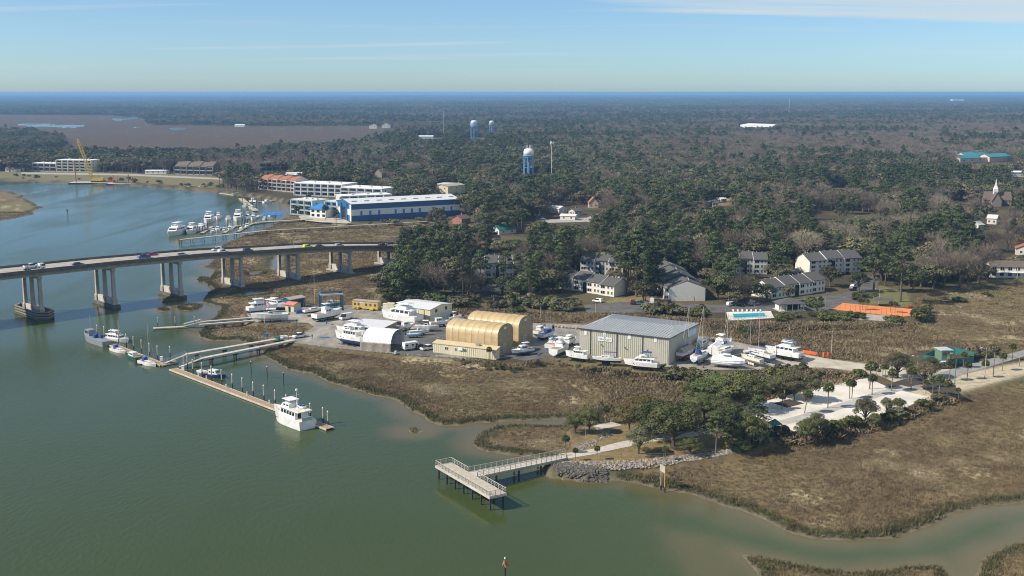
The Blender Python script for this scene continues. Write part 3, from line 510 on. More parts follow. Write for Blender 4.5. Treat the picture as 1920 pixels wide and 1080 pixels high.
# ---------------------------------------------------------------- paints
for nm, c, rg, kw in (('white_paint', (.78,.78,.76), .45, {}), ('gelcoat', (.78,.775,.76), .25, dict(var=.10, scale=.6)), ('cream_gel', (.76,.72,.60), .25, dict(var=.06)), ('grey_gel', (.24,.26,.28), .4, {}), ('navy', (.015,.03,.10), .3, {}), ('blue_gel', (.03,.16,.36), .3, {}), ('teal_gel', (.02,.17,.22), .3, {}), ('green_gel', (.01,.10,.075), .35, {}), ('sky_gel', (.46,.62,.72), .3, {}), ('red_bottom', (.20,.03,.03), .7, {}), ('black_bottom', (.02,.02,.022), .6, {}), ('blue_bottom', (.03,.12,.33), .6, {}), ('green_bottom', (.02,.09,.07), .6, {}),
        ('glass', (.016,.020,.026), .08, dict(var=.02)), ('chrome', (.55,.56,.58), .3, dict(metal=.8)), ('steel', (.42,.43,.45), .45, dict(metal=.5)), ('rubber', (.022,.022,.024), .8, {}), ('teak', (.34,.22,.12), .7, dict(scale=3)), ('canvas_blue', (.02,.06,.25), .85, {}), ('canvas_tan', (.36,.31,.26), .9, {}), ('canvas_grey', (.40,.45,.45), .85, {}), ('shrink_wrap', (.82,.83,.84), .35, dict(bump=.4, bscale=3)),
        ('concrete', (.38,.35,.31), .85, dict(scale=.4, var=.16, bump=.2)), ('concrete_pale', (.50,.46,.40), .85, dict(scale=.5, var=.12, bump=.1)), ('concrete_dark', (.12,.11,.095), .85, dict(scale=.6, var=.2)), ('timber', (.27,.23,.18), .85, dict(scale=2, var=.2, bump=.3)), ('deck_boards', (.38,.25,.15), .8, dict(scale=1.5, var=.2)), ('timber_dark', (.045,.04,.034), .8, dict(scale=2, var=.2)), ('pile_pale', (.48,.43,.37), .8, dict(scale=2, var=.15)), ('timber_grey', (.45,.40,.32), .85, dict(scale=1.2, var=.15)),
        ('tan_fabric', (.52,.385,.205), .45, dict(var=.10, scale=.35)), ('tan_metal', (.55,.45,.27), .6, dict(var=.06)), ('tan_block', (.33,.265,.165), .8, dict(var=.14, scale=.8)), ('cream_wall', (.66,.60,.42), .6, dict(var=.05)), ('beige_metal', (.48,.46,.38), .55, dict(var=.06)), ('beige_metal_end', (.50,.47,.37), .55, dict(var=.06)), ('roof_metal', (.36,.375,.385), .5, dict(metal=.1, var=.06, scale=.3)), ('roof_pale', (.62,.63,.64), .5, dict(var=.08)), ('roof_white', (.80,.80,.79), .5, dict(var=.05)), ('roof_rib', (.30,.315,.325), .5, {}), ('downpipe', (.06,.055,.05), .6, {}), ('shingle', (.10,.098,.095), .9, dict(scale=3, var=.2, bump=.4)), ('shingle_brown', (.15,.115,.09), .9, dict(scale=3, var=.2, bump=.3)), ('siding', (.70,.67,.58), .65, dict(var=.05)), ('siding_grey', (.56,.55,.52), .65, dict(var=.06)), ('siding_dark', (.22,.19,.165), .7, {}), ('stucco_mint', (.50,.62,.55), .7, dict(var=.06)), ('stucco_white', (.74,.73,.70), .7, dict(var=.05)), ('stucco_peach', (.62,.47,.36), .7, {}), ('stucco_yellow', (.68,.57,.27), .7, {}), ('roof_clay', (.38,.14,.075), .8, dict(var=.18)), ('shed_blue', (.025,.105,.25), .4, dict(var=.06)), ('blue_roof', (.03,.20,.55), .4, {}), ('teal_roof', (.02,.22,.25), .5, {}), ('teal_fence', (.015,.15,.14), .6, {}), ('hut_green', (.12,.20,.14), .6, {}), ('yellow_paint', (.60,.40,.03), .5, {}), ('yellow_trailer', (.55,.40,.13), .55, {}), ('red_paint', (.50,.03,.02), .5, {}), ('coral_roof', (.62,.20,.13), .6, {}), ('orange_paint', (.75,.13,.02), .5, {}), ('court', (.66,.22,.07), .8, dict(var=.06, scale=.3)), ('brick', (.33,.13,.09), .85, {}),
        ('asphalt', (.115,.11,.105), .9, dict(scale=.25, var=.22, bump=.1)), ('yard', (.30,.275,.235), .92, dict(scale=.22, var=.24, bump=.1, streak=(1,.45,1))), ('road', (.26,.255,.245), .9, dict(scale=.2, var=.15)), ('sand_road', (.47,.42,.33), .92, dict(scale=.2, var=.16, bump=.2)), ('bright_concrete', (.66,.62,.55), .85, dict(scale=.14, var=.14)), ('lot_lane', (.42,.405,.375), .9, dict(scale=.2, var=.15)), ('mulch', (.055,.042,.032), .95, {}), ('pool_blue', (.03,.42,.55), .15, dict(var=.1)), ('tower_blue', (.16,.40,.66), .45, {}), ('lawn', (.15,.145,.05), .95, dict(scale=.5, var=.25)), ('play_blue', (.02,.06,.22), .8, {}), ('stone_pale', (.30,.27,.23), .9, dict(rnd=.35, scale=2, var=.2)), ('stone_dark', (.11,.10,.085), .85, dict(rnd=.3, scale=2, var=.2)), ('skin', (.42,.27,.2), .6, {}), ('cloth_dark', (.05,.055,.08), .8, {}), ('paint_line', (.75,.75,.72), .7, {}), ('lift_blue', (.06,.15,.24), .5, {}), ('sign_ink', (.03,.05,.12), .6, {}), ('sign_pale_blue', (.45,.62,.74), .6, {}), ('flag_red', (.45,.03,.06), .8, {}), ('flag_white', (.7,.7,.7), .8, {}), ('lamp_red', (.4,.02,.02), .3, {}),
        ('car_white', (.75,.75,.75), .25, {}), ('car_black', (.015,.016,.018), .2, {}), ('car_blue', (.02,.07,.33), .25, {}), ('car_red', (.32,.02,.02), .25, {}), ('car_silver', (.42,.43,.44), .25, dict(metal=.4)), ('car_lime', (.55,.62,.02), .25, {}), ('car_dark_blue', (.02,.035,.09), .25, {}), ('car_maroon', (.10,.02,.025), .25, {}), ('car_green', (.04,.12,.10), .25, {})):
    mat(nm, c, rg, **{**dict(var=.08), **kw})
def frm(a, b, z=UP):                     # origin, rotation and length of a line traced on the ground
    A, B = G(*a, z), G(*b, z); d = B - A; return A, math.atan2(d.y, d.x), d.length
def sheet(name, pts, z, m, label):
    P = [G(a, b, z) for a, b in pts]; mb = MB(); mb.prism([(p.x, p.y) for p in P], z - .25, z); return struct(mb.build(name, m), label)
# ---------------------------------------------------------------- paved ground
sheet('right_yard_pavement', [(1245,690),(1300,693),(1440,693),(1452,656),(1335,632),(1290,628)], UP+.05, 'yard', 'pale pavement under the boats right of the grey shed')
sheet('yard_pavement', [(462,588),(474,604),(545,604),(580,605),(590,612),(567,626),(527,637),(545,640.5),(600,649),(690,658.5),(760,664),(840,670),(1000,672),(1060,668),(1100,655),(1100,609),(1000,606),(860,590),(740,575),(660,572),(570,576)], UP+.05, 'yard', 'pale worn boatyard pavement')
sheet('yard_asphalt', [(700,640),(760,622),(850,612),(870,660),(800,668),(740,662)], UP+.09, 'asphalt', 'dark asphalt beside the tan sheds')
sheet('yard_apron', [(935,668),(1000,648),(1060,650),(1085,655),(1040,668),(985,676)], UP+.09, 'asphalt', 'dark asphalt apron right of the tan sheds')
sheet('condo_car_park', [(1095,572),(1170,566),(1345,571),(1450,566),(1575,552),(1605,540),(1640,552),(1600,575),(1540,582),(1440,584),(1350,586),(1100,586)], UP+.06, 'asphalt', 'grey car park in front of the condos')
sheet('condo_road', [(1575,552),(1605,540),(1600,520),(1640,515),(1650,525),(1640,552)], UP+.10, 'asphalt', 'grey lane beside the end condo')
sheet('rear_car_park', [(840,536),(1000,530),(1010,540),(850,548)], UP+.06, 'asphalt', 'car park between pines behind the boatyard')
sheet('causeway_road', [(1475,795),(1600,752),(1690,722),(1790,690),(1920,656),(2200,590),(2200,605),(1920,668),(1800,704),(1730,726),(1640,758),(1500,806)], UP+.07, 'road', 'grey road running to the lot')
sheet('sand_road', [(1450,655),(1560,674),(1640,686),(1720,690),(1790,692),(1760,706),(1690,722),(1640,700),(1560,690),(1450,684)], UP+.04, 'sand_road', 'pale sandy track from the boatyard')
sheet('parking_lot', [(1380,766),(1520,730),(1626,708),(1670,728),(1742,744),(1690,768),(1610,795),(1500,812),(1455,795)], UP+.11, 'bright_concrete', 'bright white concrete lot between the palms')
sheet('lot_lane', [(1440,794),(1540,767),(1612,744),(1690,722),(1710,727),(1618,753),(1555,774),(1465,799)], UP+.13, 'lot_lane', 'grey lane across the white lot')
sheet('planter_bed', [(1450,756),(1480,748),(1508,756),(1476,764)], UP+.16, 'mulch', 'dark mulch bed in the white lot')
sheet('planter_strip', [(1660,722),(1690,712),(1740,708),(1738,718),(1690,728)], UP+.09, 'mulch', 'mulch strip under the palms by the road')
sheet('palm_bed', [(1726,724),(1790,722),(1800,738),(1760,745)], UP+.14, 'mulch', 'mulch bed under the palm clump')
sheet('path', [(1048,851),(1062,849),(1110,842),(1160,829),(1220,817),(1300,806),(1390,790),(1400,800),(1300,818),(1225,828),(1165,840),(1110,852),(1062,860)], UP+.08, 'concrete_pale', 'pale concrete path leading to the pier')
sheet('side_path', [(1112,798),(1150,791),(1168,797),(1120,806)], UP+.07, 'concrete_pale', 'small concrete pad beside the park trees')
sheet('pool_terrace', [(1362,585),(1445,583),(1452,596),(1366,601)], UP+.35, 'bright_concrete', 'white terrace round the swimming pool')
sheet('court_surface', [(1572,573),(1580,568),(1716,580),(1714,591),(1690,594),(1560,580)], UP+.08, 'court', 'orange sports court')
sheet('court_apron', [(1618,588),(1690,594),(1680,603),(1610,599)], UP+.05, 'concrete', 'grey slab beside the orange court')
sheet('lawn', [(1625,545),(1660,537),(1700,550),(1705,572),(1640,570),(1605,566)], UP+.05, 'lawn', 'green lawn behind the orange court')
sheet('far_bank_road', [(40,323),(240,326),(330,330),(420,334),(420,337),(330,333),(240,329),(40,326)], UP+.1, 'concrete', 'road along the far river bank')
sheet('marina_yard', [(560,405),(600,402),(648,412),(660,419),(600,416),(565,412)], UP+.08, 'sand_road', 'sandy yard beside the blue shed')
sheet('street', [(1005,412),(1100,408),(1125,398),(1132,402),(1105,416),(1008,418)], UP+.1, 'concrete', 'street among the houses in the woods')
sheet('clearing_road', [(1325,375),(1372,371),(1373,375),(1326,379)], UP+.12, 'concrete', 'road edge of the grassy clearing')
# ---------------------------------------------------------------- windows and generic buildings
WM = {}
def wmesh(w, h, fm, pm):
    if (w, h, fm) not in WM:
        f = MB(); t_ = .10
        f.box(-w/2-t_, w/2+t_, -.06, .05, -t_, 0); f.box(-w/2-t_, w/2+t_, -.06, .05, h, h+t_); f.box(-w/2-t_, -w/2, -.06, .05, 0, h); f.box(w/2, w/2+t_, -.06, .05, 0, h); f.box(-.04, .04, -.05, .05, 0, h)
        WM[(w, h, fm)] = (f.mesh('frame', fm), MB().box(-w/2, w/2, -.02, .05, 0, h).mesh('window', pm))
    return WM[(w, h, fm)]
def win(parent, x, y, z, w, h, face='f', fm='white_paint', pm='glass', frame=True):
    fr, pn = wmesh(w, h, fm, pm); r = {'f': 0, 'r': math.pi/2, 'b': math.pi, 'l': -math.pi/2}[face]
    o = link('window', pn, parent, (x, y, z), r)
    if frame: link('frame', fr, o)
    return o
def gable(mb, x0, x1, y0, y1, z, rise, ov=.4, th=.22, axis='x'):
    if axis == 'x':
        ym = (y0+y1)/2; k = rise/(ym-y0); p = [(y0-ov, z-ov*k), (ym, z+rise), (y1+ov, z-ov*k), (y1+ov, z-ov*k-th), (ym, z+rise-th), (y0-ov, z-ov*k-th)]; return mb.extx(p[::-1], x0-ov, x1+ov)
    xm = (x0+x1)/2; k = rise/(xm-x0); p = [(x0-ov, z-ov*k), (xm, z+rise), (x1+ov, z-ov*k), (x1+ov, z-ov*k-th), (xm, z+rise-th), (x0-ov, z-ov*k-th)]; return mb.exty(p, y0-ov, y1+ov)
def gwall(mb, x0, x1, y0, y1, z, rise, axis='x'):
    if axis == 'x': return mb.extx([(y0, -.6), (y1, -.6), (y1, z), ((y0+y1)/2, z+rise-.1), (y0, z)], x0, x1)
    return mb.exty([(x0, -.6), (x0, z), ((x0+x1)/2, z+rise-.1), (x1, z), (x1, -.6)], y0, y1)
def house(label, a, b, depth, h, rise, wm_, rm, axis='x', wins=3, st=1, name='house', flat=False, cat='house', group=None, side=2, wsz=(1.1, 1.3), chim=False):
    A, rz, L = frm(a, b); o = thing(name, label, cat, A, rz, group)
    if flat:
        MB().box(0, L, 0, depth, -.6, h).build('wall', wm_, o); MB().box(-.25, L+.25, -.25, depth+.25, h, h+.45).build('roof', rm, o)
    else:
        gwall(MB(), 0, L, 0, depth, h, rise, axis).build('wall', wm_, o); r_ = gable(MB(), 0, L, 0, depth, h+.15, rise, axis=axis).build('roof', rm, o)
        if chim: MB().box(L*.6, L*.6+.9, depth*.55, depth*.55+.9, h, h+rise+1.2).build('chimney', 'brick', r_)
    sh = h / st
    for s_ in range(st):
        for i in range(wins): win(o, L*(i+.5)/wins, 0, s_*sh + sh*.32, *wsz)
        for i in range(side): win(o, L, depth*(i+.5)/side, s_*sh + sh*.32, *wsz, face='r')
        for i in range(side): win(o, 0, depth*(i+.5)/side, s_*sh + sh*.32, *wsz, face='l')
    return o
def condo(label, a, b, depth, eave, rise, st, nseg, steps, wm_='siding'):
    A, rz, L = frm(a, b); o = thing('condo_block', label, 'building', A, rz, 'white condo blocks'); sl_ = L / nseg
    for i in range(nseg):
        dz, dy = steps[i % len(steps)]; x0, x1 = i*sl_ + .015, (i+1)*sl_ - .015
        w_ = gwall(MB(), x0, x1, dy, depth+dy*.4, eave+dz, rise).build('wall', wm_, o); r_ = gable(MB(), x0 + .42 - (.42 if i == 0 else 0), x1 - .42 + (.42 if i == nseg-1 else 0), dy, depth+dy*.4, eave+dz+.18, rise, .42).build('roof', 'shingle', o)
        ym = (dy + depth + dy*.4)/2; k = rise/(ym-dy)
        for xe in (x0, x1):                # white barge boards along the gable edges
            p = [(dy-.45, eave+dz+.16-.45*k), (ym, eave+dz+rise+.18), (ym, eave+dz+rise-.18), (dy-.45, eave+dz-.22-.45*k)]
            q = xe + (-.30 if xe == x0 else .16)
            MB().extx(p[::-1], q, q+.14).build('barge_board', 'white_paint', r_)
        sh = eave/st
        for s_ in range(st):
            win(w_, x0+sl_*.22, dy, s_*sh+.75, 2.2, 1.35); win(w_, x0+sl_*.60, dy, s_*sh+.85, .9, 1.3); win(w_, x0+sl_*.84, dy, s_*sh+.85, .9, 1.3)
        for v_ in (.3, .7): MB().cyl((x0+sl_*v_, ym+.6, eave+dz+rise-.5), (x0+sl_*v_, ym+.6, eave+dz+rise+.5), .12, .12, 6).build('vent_pipe', 'white_paint', r_)
    MB().box(L*.44, L*.5, -.25, -.02, 0, eave*.9).build('stair_opening', 'glass', o)
    return o
# ---------------------------------------------------------------- bridge
P2, P7 = Vector((-174.2, 472.5, 0)), Vector((-64.8, 581, 0)); bd = (P7 - P2).normalized(); bl = Vector((-bd.y, bd.x, 0)); 
BX0 = -75.0; SPAN = (P7 - P2).length / 5
def dz_(s): return np.interp(s, [-160, -44, -3, 21, 47, 69, 105, 124, 144, 190, 260], [19.3, 19.2, 19.05, 18.6, 18.1, 16.8, 15.2, 13.8, 12.0, 7.6, 4.0])
def bp_(s, lat, z): return P2 + bd * s + bl * lat + Vector((0, 0, z))
br = thing('road_bridge', 'long concrete road bridge on triple column piers over the river', 'bridge', P2, 0)
def along(prof, s0, s1, name, m, parent, n=40):   # profile (lateral, dz from deck top)
    mb = MB(); rs = []
    for i in range(n+1):
        s = s0 + (s1-s0)*i/n; rs.append([bp_(s, l, dz_(s)+z) - P2 for l, z in prof])
    mb.loft(rs); return mb.build(name, m, parent)
S0, S1 = -130.0, 235.0; BW = 9.0
along([(-BW,-.55),(BW,-.55),(BW,0),(-BW,0)], S0, S1, 'deck', 'concrete', br)
along([(-BW-.32,-.6),(-BW-.005,-.6),(-BW-.005,.95),(-BW-.32,.95)], S0, S1, 'parapet', 'concrete_dark', br)
along([(BW+.005,-.6),(BW+.32,-.6),(BW+.32,.95),(BW+.005,.95)], S0, S1, 'parapet', 'concrete_dark', br)
for l in (-7.6, -2.6, 2.6, 7.6): along([(l-.3,-2.1),(l+.3,-2.1),(l+.3,-.56),(l-.3,-.56)], S0, S1, 'girder', 'concrete', br)
for l in (-.09, .06): along([(l,.01),(l+.04,.01),(l+.04,.02),(l,.02)], S0, S1, 'lane_line', 'yellow_paint', br)
for kk in range(-3, 8):
    s = kk * SPAN; zt = float(dz_(s)) - 2.1; pr = link('pier', None, br, bp_(s, 0, 0) - P2, math.atan2(bd.y, bd.x)); lowz = -2.0
    MB().box(-.8, .8, -9.2, 9.2, zt-1.1, zt).build('cap', 'concrete', pr)
    for l in (-7.9, 0, 7.9):
        mb = MB(); r_ = [[(-hw, l-hd, z), (hw, l-hd, z), (hw, l+hd, z), (-hw, l+hd, z)] for hw, hd, z in ((1.05, 1.0, 1.3), (1.0, .95, 3.6), (.72, .68, 4.4), (.62, .58, zt-1.1))] if zt > 10 else [[(-.6, l-.6, z), (.6, l-.6, z), (.6, l+.6, z), (-.6, l+.6, z)] for z in (1.0, max(zt-1.1, 1.2))]
        mb.loft(r_).build('column', 'concrete', pr)
    MB().box(-.5, .5, -6.9, 6.9, 1.3, 4.0).build('web_wall', 'concrete_pale', pr)
    MB().box(-1.6, 1.6, -10.2, 10.2, lowz, 1.3).build('footing', 'concrete_dark' if kk < 4 else 'concrete', pr)
    if kk == -1:                          # timber fender round the channel pier
        ring = [(-3.6,-11),(0,-14.5),(3.6,-11),(3.6,11),(0,14),(-3.6,11)]; inn = [(x*.86, y*.94) for x, y in ring]; mb = MB()
        for i in range(6):
            j = (i+1) % 6
            mb.loft([[(*ring[i], -1), (*ring[j], -1), (*inn[j], -1), (*inn[i], -1)], [(*ring[i], 3.2), (*ring[j], 3.2), (*inn[j], 3.2), (*inn[i], 3.2)]])
        mb.build('fender', 'timber', pr)
        mb = MB()
        for i in range(6):
            j = (i+1) % 6; a_, b_ = Vector((*ring[i], 0))*1.03, Vector((*ring[j], 0))*1.03
            for z in (.5, 1.6, 2.7): mb.cyl(a_+Vector((0,0,z)), b_+Vector((0,0,z)), .17, .17, 5)
        mb.build('fender_wale', 'timber_dark', pr)
BRZ = math.atan2(bd.y, bd.x)
ss = np.linspace(-120, 220, 1300)
def on_bridge(px, lat):
    xs = [PXA(*bp_(s, lat, float(dz_(s))))[0] for s in ss]; s = ss[int(np.argmin(np.abs(np.array(xs) - px)))]; return bp_(s, lat, float(dz_(s)) + .02)
# ---------------------------------------------------------------- vehicles
def wheel_mesh():
    return MB().cyl((0,-.12,0), (0,.12,0), .34, .34, 12).mesh('tyre', 'rubber'), MB().cyl((0,-.13,0), (0,.13,0), .19, .19, 10).mesh('rim', 'steel')
TY, RM = wheel_mesh()
def wheels(o, xs, half, z=.34, s=1.0):
    for x in xs:
        for y in (-half, half): t_ = link('wheel', TY, o, (x, y, z*s), None, s); link('rim', RM, t_)
def wedge(x0, x1, w0, w1, z0, z1, f=0., b=0.):   # tapered box: f, b pull the top in at front and back
    return [[(x0,-w0,z0),(x1,-w0,z0),(x1,w0,z0),(x0,w0,z0)], [(x0+b,-w1,z1),(x1-f,-w1,z1),(x1-f,w1,z1),(x0+b,w1,z1)]]
def car(kind, col, loc, rz, label, group=None):
    nm = {'sedan': 'car', 'suv': 'car', 'pickup': 'pickup_truck', 'van': 'van'}[kind]; o = thing(nm, label, nm.replace('_', ' '), loc, rz, group)
    L_, Wd, H_ = {'sedan': (4.7, .9, 1.42), 'suv': (4.8, .94, 1.72), 'pickup': (5.7, .98, 1.82), 'van': (5.9, 1.0, 2.45)}[kind]; h = L_/2
    sp_ = {'sedan': (-1.95, 1.25, .65, .85), 'suv': (-2.3, 1.3, .25, .8), 'pickup': (-.75, 1.55, .2, .75), 'van': (-2.9, 2.2, .1, .9)}[kind]; bz = {'sedan': .88, 'suv': 1.0, 'pickup': 1.08, 'van': 1.25}[kind]
    MB().loft([[(-h+.1,-Wd*.95,.28),(h-.12,-Wd*.95,.28),(h-.12,Wd*.95,.28),(-h+.1,Wd*.95,.28)], [(-h,-Wd,.55),(h,-Wd*.97,.55),(h,Wd*.97,.55),(-h,Wd,.55)], [(-h+.05,-Wd*.96,bz),(h-.35,-Wd*.9,bz-.14),(h-.35,Wd*.9,bz-.14),(-h+.05,Wd*.96,bz)]]).build('body', col, o)
    x0, x1, b, f = sp_
    MB().loft(wedge(x0, x1, Wd*.93, Wd*.76, bz-.04, H_-.06, f, b)).build('windows' if False else 'cabin_glass', 'glass', o)
    MB().loft(wedge(x0+b-.06, x1-f+.1, Wd*.79, Wd*.72, H_-.1, H_, .12, .06)).build('roof', col, o)
    if kind in ('suv', 'van'): MB().loft(wedge(x0-.02, x0+(1.2 if kind == 'suv' else 3.6), Wd*.945, Wd*.79, bz-.03, H_-.05, .1, b)).build('rear_panel', col, o)
    if kind == 'pickup': MB().box(-2.6, -.95, -.72, .72, bz-.06, bz+.012).build('bed_liner', 'rubber', o)
    wheels(o, (-L_*.3, L_*.31), Wd*.92)
    for y in (-.62, .62):
        MB().box(h-.18, h+.02, y-.17, y+.17, .58, .72).build('headlight', 'paint_line', o); MB().box(-h-.02, -h+.15, y-.15, y+.15, .66, .8).build('tail_light', 'lamp_red', o)
    return o
for kind, col, px, lat, flip, lab in (('sedan', 'car_dark_blue', 147, -3, 0, 'dark blue car on the bridge behind the flatbed truck'), ('pickup', 'car_blue', 270, -.6, 1, 'bright blue pickup truck on the bridge'), ('sedan', 'car_red', 287, 3.0, 0, 'dark red car beside the blue pickup on the bridge'), ('sedan', 'car_silver', 341, -3, 0, 'silver car alone on the bridge above the third pier'), ('suv', 'car_white', 407, 3, 1, 'white car on the far lane of the bridge'), ('suv', 'car_white', 418, -3, 0, 'white car on the near lane of the bridge'), ('suv', 'car_dark_blue', 465, -3, 0, 'blue car on the bridge left of the signpost'), ('suv', 'car_lime', 577, -2.4, 0, 'lime yellow car on the bridge'), ('sedan', 'car_black', 600, -3, 0, 'black car behind the lime yellow one on the bridge'), ('suv', 'car_silver', 636, -2.6, 0, 'silver sport utility car on the bridge'), ('suv', 'car_maroon', 717, -3, 0, 'dark maroon car near the landward end of the bridge'), ('sedan', 'car_black', 731, 3, 1, 'black car in the far lane near the landward end of the bridge')):
    car(kind, col, on_bridge(px, lat*1.5), BRZ + (math.pi if flip else 0), lab, 'vehicles on the bridge')
fb = thing('flatbed_truck', 'white flatbed tow truck on the bridge carrying a pickup', 'truck', on_bridge(65, -4.2), BRZ, 'vehicles on the bridge')
MB().box(-4.4, 1.6, -1.2, 1.2, .9, 1.1).build('flatbed', 'steel', fb); MB().loft(wedge(1.9, 4.3, 1.15, 1.05, .5, 2.5, .5, 0)).build('cab', 'car_white', fb); MB().loft(wedge(2.6, 4.32, 1.17, 1.07, 1.5, 2.3, .42, 0)).build('windscreen', 'glass', fb); MB().box(-4.2, 4, -.5, .5, .5, .88).build('chassis', 'rubber', fb); wheels(fb, (-3.2, -2.2, 3.2), 1.0, s=1.35)
c_ = on_bridge(58, -4.2); car('pickup', 'car_white', c_ + Vector((0, 0, 1.1)), BRZ, 'white pickup truck riding on the flatbed tow truck', 'vehicles on the bridge')
sg = on_bridge(551, -9.16); sg.z += .95; sp_ = thing('bridge_sign', 'tall lamp post sign standing on the bridge parapet', 'sign', sg, BRZ); MB().cyl((0,0,-.02), (0,0,4.6), .09, .07, 6).build('post', 'timber_grey', sp_); MB().box(-.5, .5, -.05, .05, 4.2, 5.2).build('panel', 'canvas_tan', sp_)
# ---------------------------------------------------------------- boats (bow towards +x, waterline at z = 0)
def shp(s, full=.9): return full + (1-full)*min(s/.35, 1) if s < .45 else max(0.0, 1 - ((s-.45)/.55)**2.3)
def hull(o, L_, B, fb, draft, top, bot, sheer=.35, full=.9, stripe=None, deck=None):
    T = []; Bt = []; S = []; D = []
    for s in (0, .12, .28, .45, .6, .72, .82, .9, .96, 1.0):
        hb = max(B/2*shp(s, full), .03); x = -L_/2 + L_*s; zd = fb*(1 + sheer*max(0, s-.35)/.65); wl = hb*.93*(1 - .25*max(0, s-.6)/.4); xw = x - (L_*.045*max(0, s-.7)/.3)
        T.append([(x, hb, zd), (xw, wl, 0), (xw, -wl, 0), (x, -hb, zd)]); k = -draft*(1 - .75*max(0, s-.75)/.25)
        Bt.append([(xw, wl, -.005), (xw*.995, wl*.55, k*.7), (xw*.99, 0, k), (xw*.995, -wl*.55, k*.7), (xw, -wl, -.005)]); S.append([(xw+.004*L_*0, wl*1.012+.015, .30*fb), (xw, wl*1.006+.012, .03), (xw, -wl*1.006-.012, .03), (xw, -wl*1.012-.015, .30*fb)])
        D.append([(x*.985, hb*.90, zd+.03), (x*.985, -hb*.90, zd+.03)])
    h = MB().loft(T).build('hull', top, o); MB().loft(Bt).build('bottom', bot, o)
    if stripe:
        a = MB(); a.loft(S); a.build('stripe', stripe, o)
    if deck:
        a = MB(); n = len(D); a.add(sum(D, []), [(2*i, 2*i+1, 2*i+3, 2*i+2) for i in range(n-1)]); a.build('deck', deck, o)
    return h
def cabin(o, x0, x1, w0, z0, z1, f=.6, b=.1, m='gelcoat', nw=3, name='cabin', front=True, wz=(.42, .82), wm_='glass'):
    c = MB().loft(wedge(x0, x1, w0, w0*.88, z0, z1, f, b)).build(name, m, o); hh = z1-z0; za, zb = z0+hh*wz[0], z0+hh*wz[1]
    def wy(z): return w0 - w0*.12*(z-z0)/hh
    span = (x1-f-.1) - (x0+b+.15); 
    if nw:
        st = span/nw
        for sd in (-1, 1):
            for i in range(nw):
                a, e_ = x0+b+.15+i*st+st*.08, x0+b+.15+(i+1)*st-st*.08; mb = MB()
                mb.loft([[(a, sd*(wy(za)-.05), za), (e_, sd*(wy(za)-.05), za), (e_-.1*st, sd*(wy(zb)-.05), zb), (a, sd*(wy(zb)-.05), zb)], [(a, sd*(wy(za)+.02), za), (e_, sd*(wy(za)+.02), za), (e_-.1*st, sd*(wy(zb)+.02), zb), (a, sd*(wy(zb)+.02), zb)]]); mb.build('window', wm_, c)
    if front:
        xa, xb = x1 - f*(za-z0)/hh, x1 - f*(zb-z0)/hh
        MB().loft([[(xa-.05,-wy(za)*.85,za),(xa-.05,wy(za)*.85,za),(xb-.05,wy(zb)*.85,zb),(xb-.05,-wy(zb)*.85,zb)], [(xa+.03,-wy(za)*.85,za),(xa+.03,wy(za)*.85,za),(xb+.03,wy(zb)*.85,zb),(xb+.03,-wy(zb)*.85,zb)]]).build('windscreen', wm_, c)
    return c
def rail(o, pts, z, m='chrome', r=.03, post=.75):
    mb = MB(); mb.tube([(x, y, z+post) for x, y in pts], r, 4)
    for x, y in pts: mb.cyl((x, y, z), (x, y, z+post), r*.8, r*.8, 4)
    return mb.build('rail', m, o)
def bowrail(o, L_, B, fb, sheer): 
    pts = [(-L_/2 + L_*s, sg*B/2*shp(s)*.93) for sg, ss_ in ((1, (.5,.62,.74,.86,.95)), (-1, (.95,.86,.74,.62,.5))) for s in ss_]
    rail(o, pts, fb*(1+sheer*.75), r=.025, post=.6)
def hardtop(o, x0, x1, w_, z0, z1, m='gelcoat', name='hardtop'):
    t_ = MB().loft(wedge(x0, x1, w_, w_*.92, z1, z1+.14, .15, .1)).build(name, m, o)
    for x in (x0+.15, x1-.15):
        for y in (-w_*.85, w_*.85): MB().cyl((x, y, z0), (x, y, z1), .04, .04, 5).build('support', 'chrome', t_)
    return t_
def motors(o, x, n, z, m='gelcoat'):
    for i in range(n): MB().loft(wedge(x-.7, x, .22, .18, z, z+.85, .1, .2)).build('outboard_motor', m, o)
def mast(o, x, H, z0, boom=True, stays=True, r=.09, spread=True):
    m_ = MB().cyl((x,0,z0), (x,0,z0+H), r, r*.7, 6).build('mast', 'pile_pale', o)
    if spread:
        for k in (.5,): MB().cyl((x,-1.0,z0+H*k), (x,1.0,z0+H*k), .035, .035, 4).build('spreader', 'chrome', m_)
    if boom: MB().cyl((x,0,z0+1.3), (x-H*.33,0,z0+1.4), .16, .13, 6).build('boom', 'canvas_blue', o)
    if stays:
        s_ = MB(); s_.cyl((x+H*.3,0,z0), (x,0,z0+H*.98), .03, .03, 4); s_.cyl((x-H*.38,0,z0), (x,0,z0+H*.98), .02, .02, 4); s_.build('stay', 'steel', o)
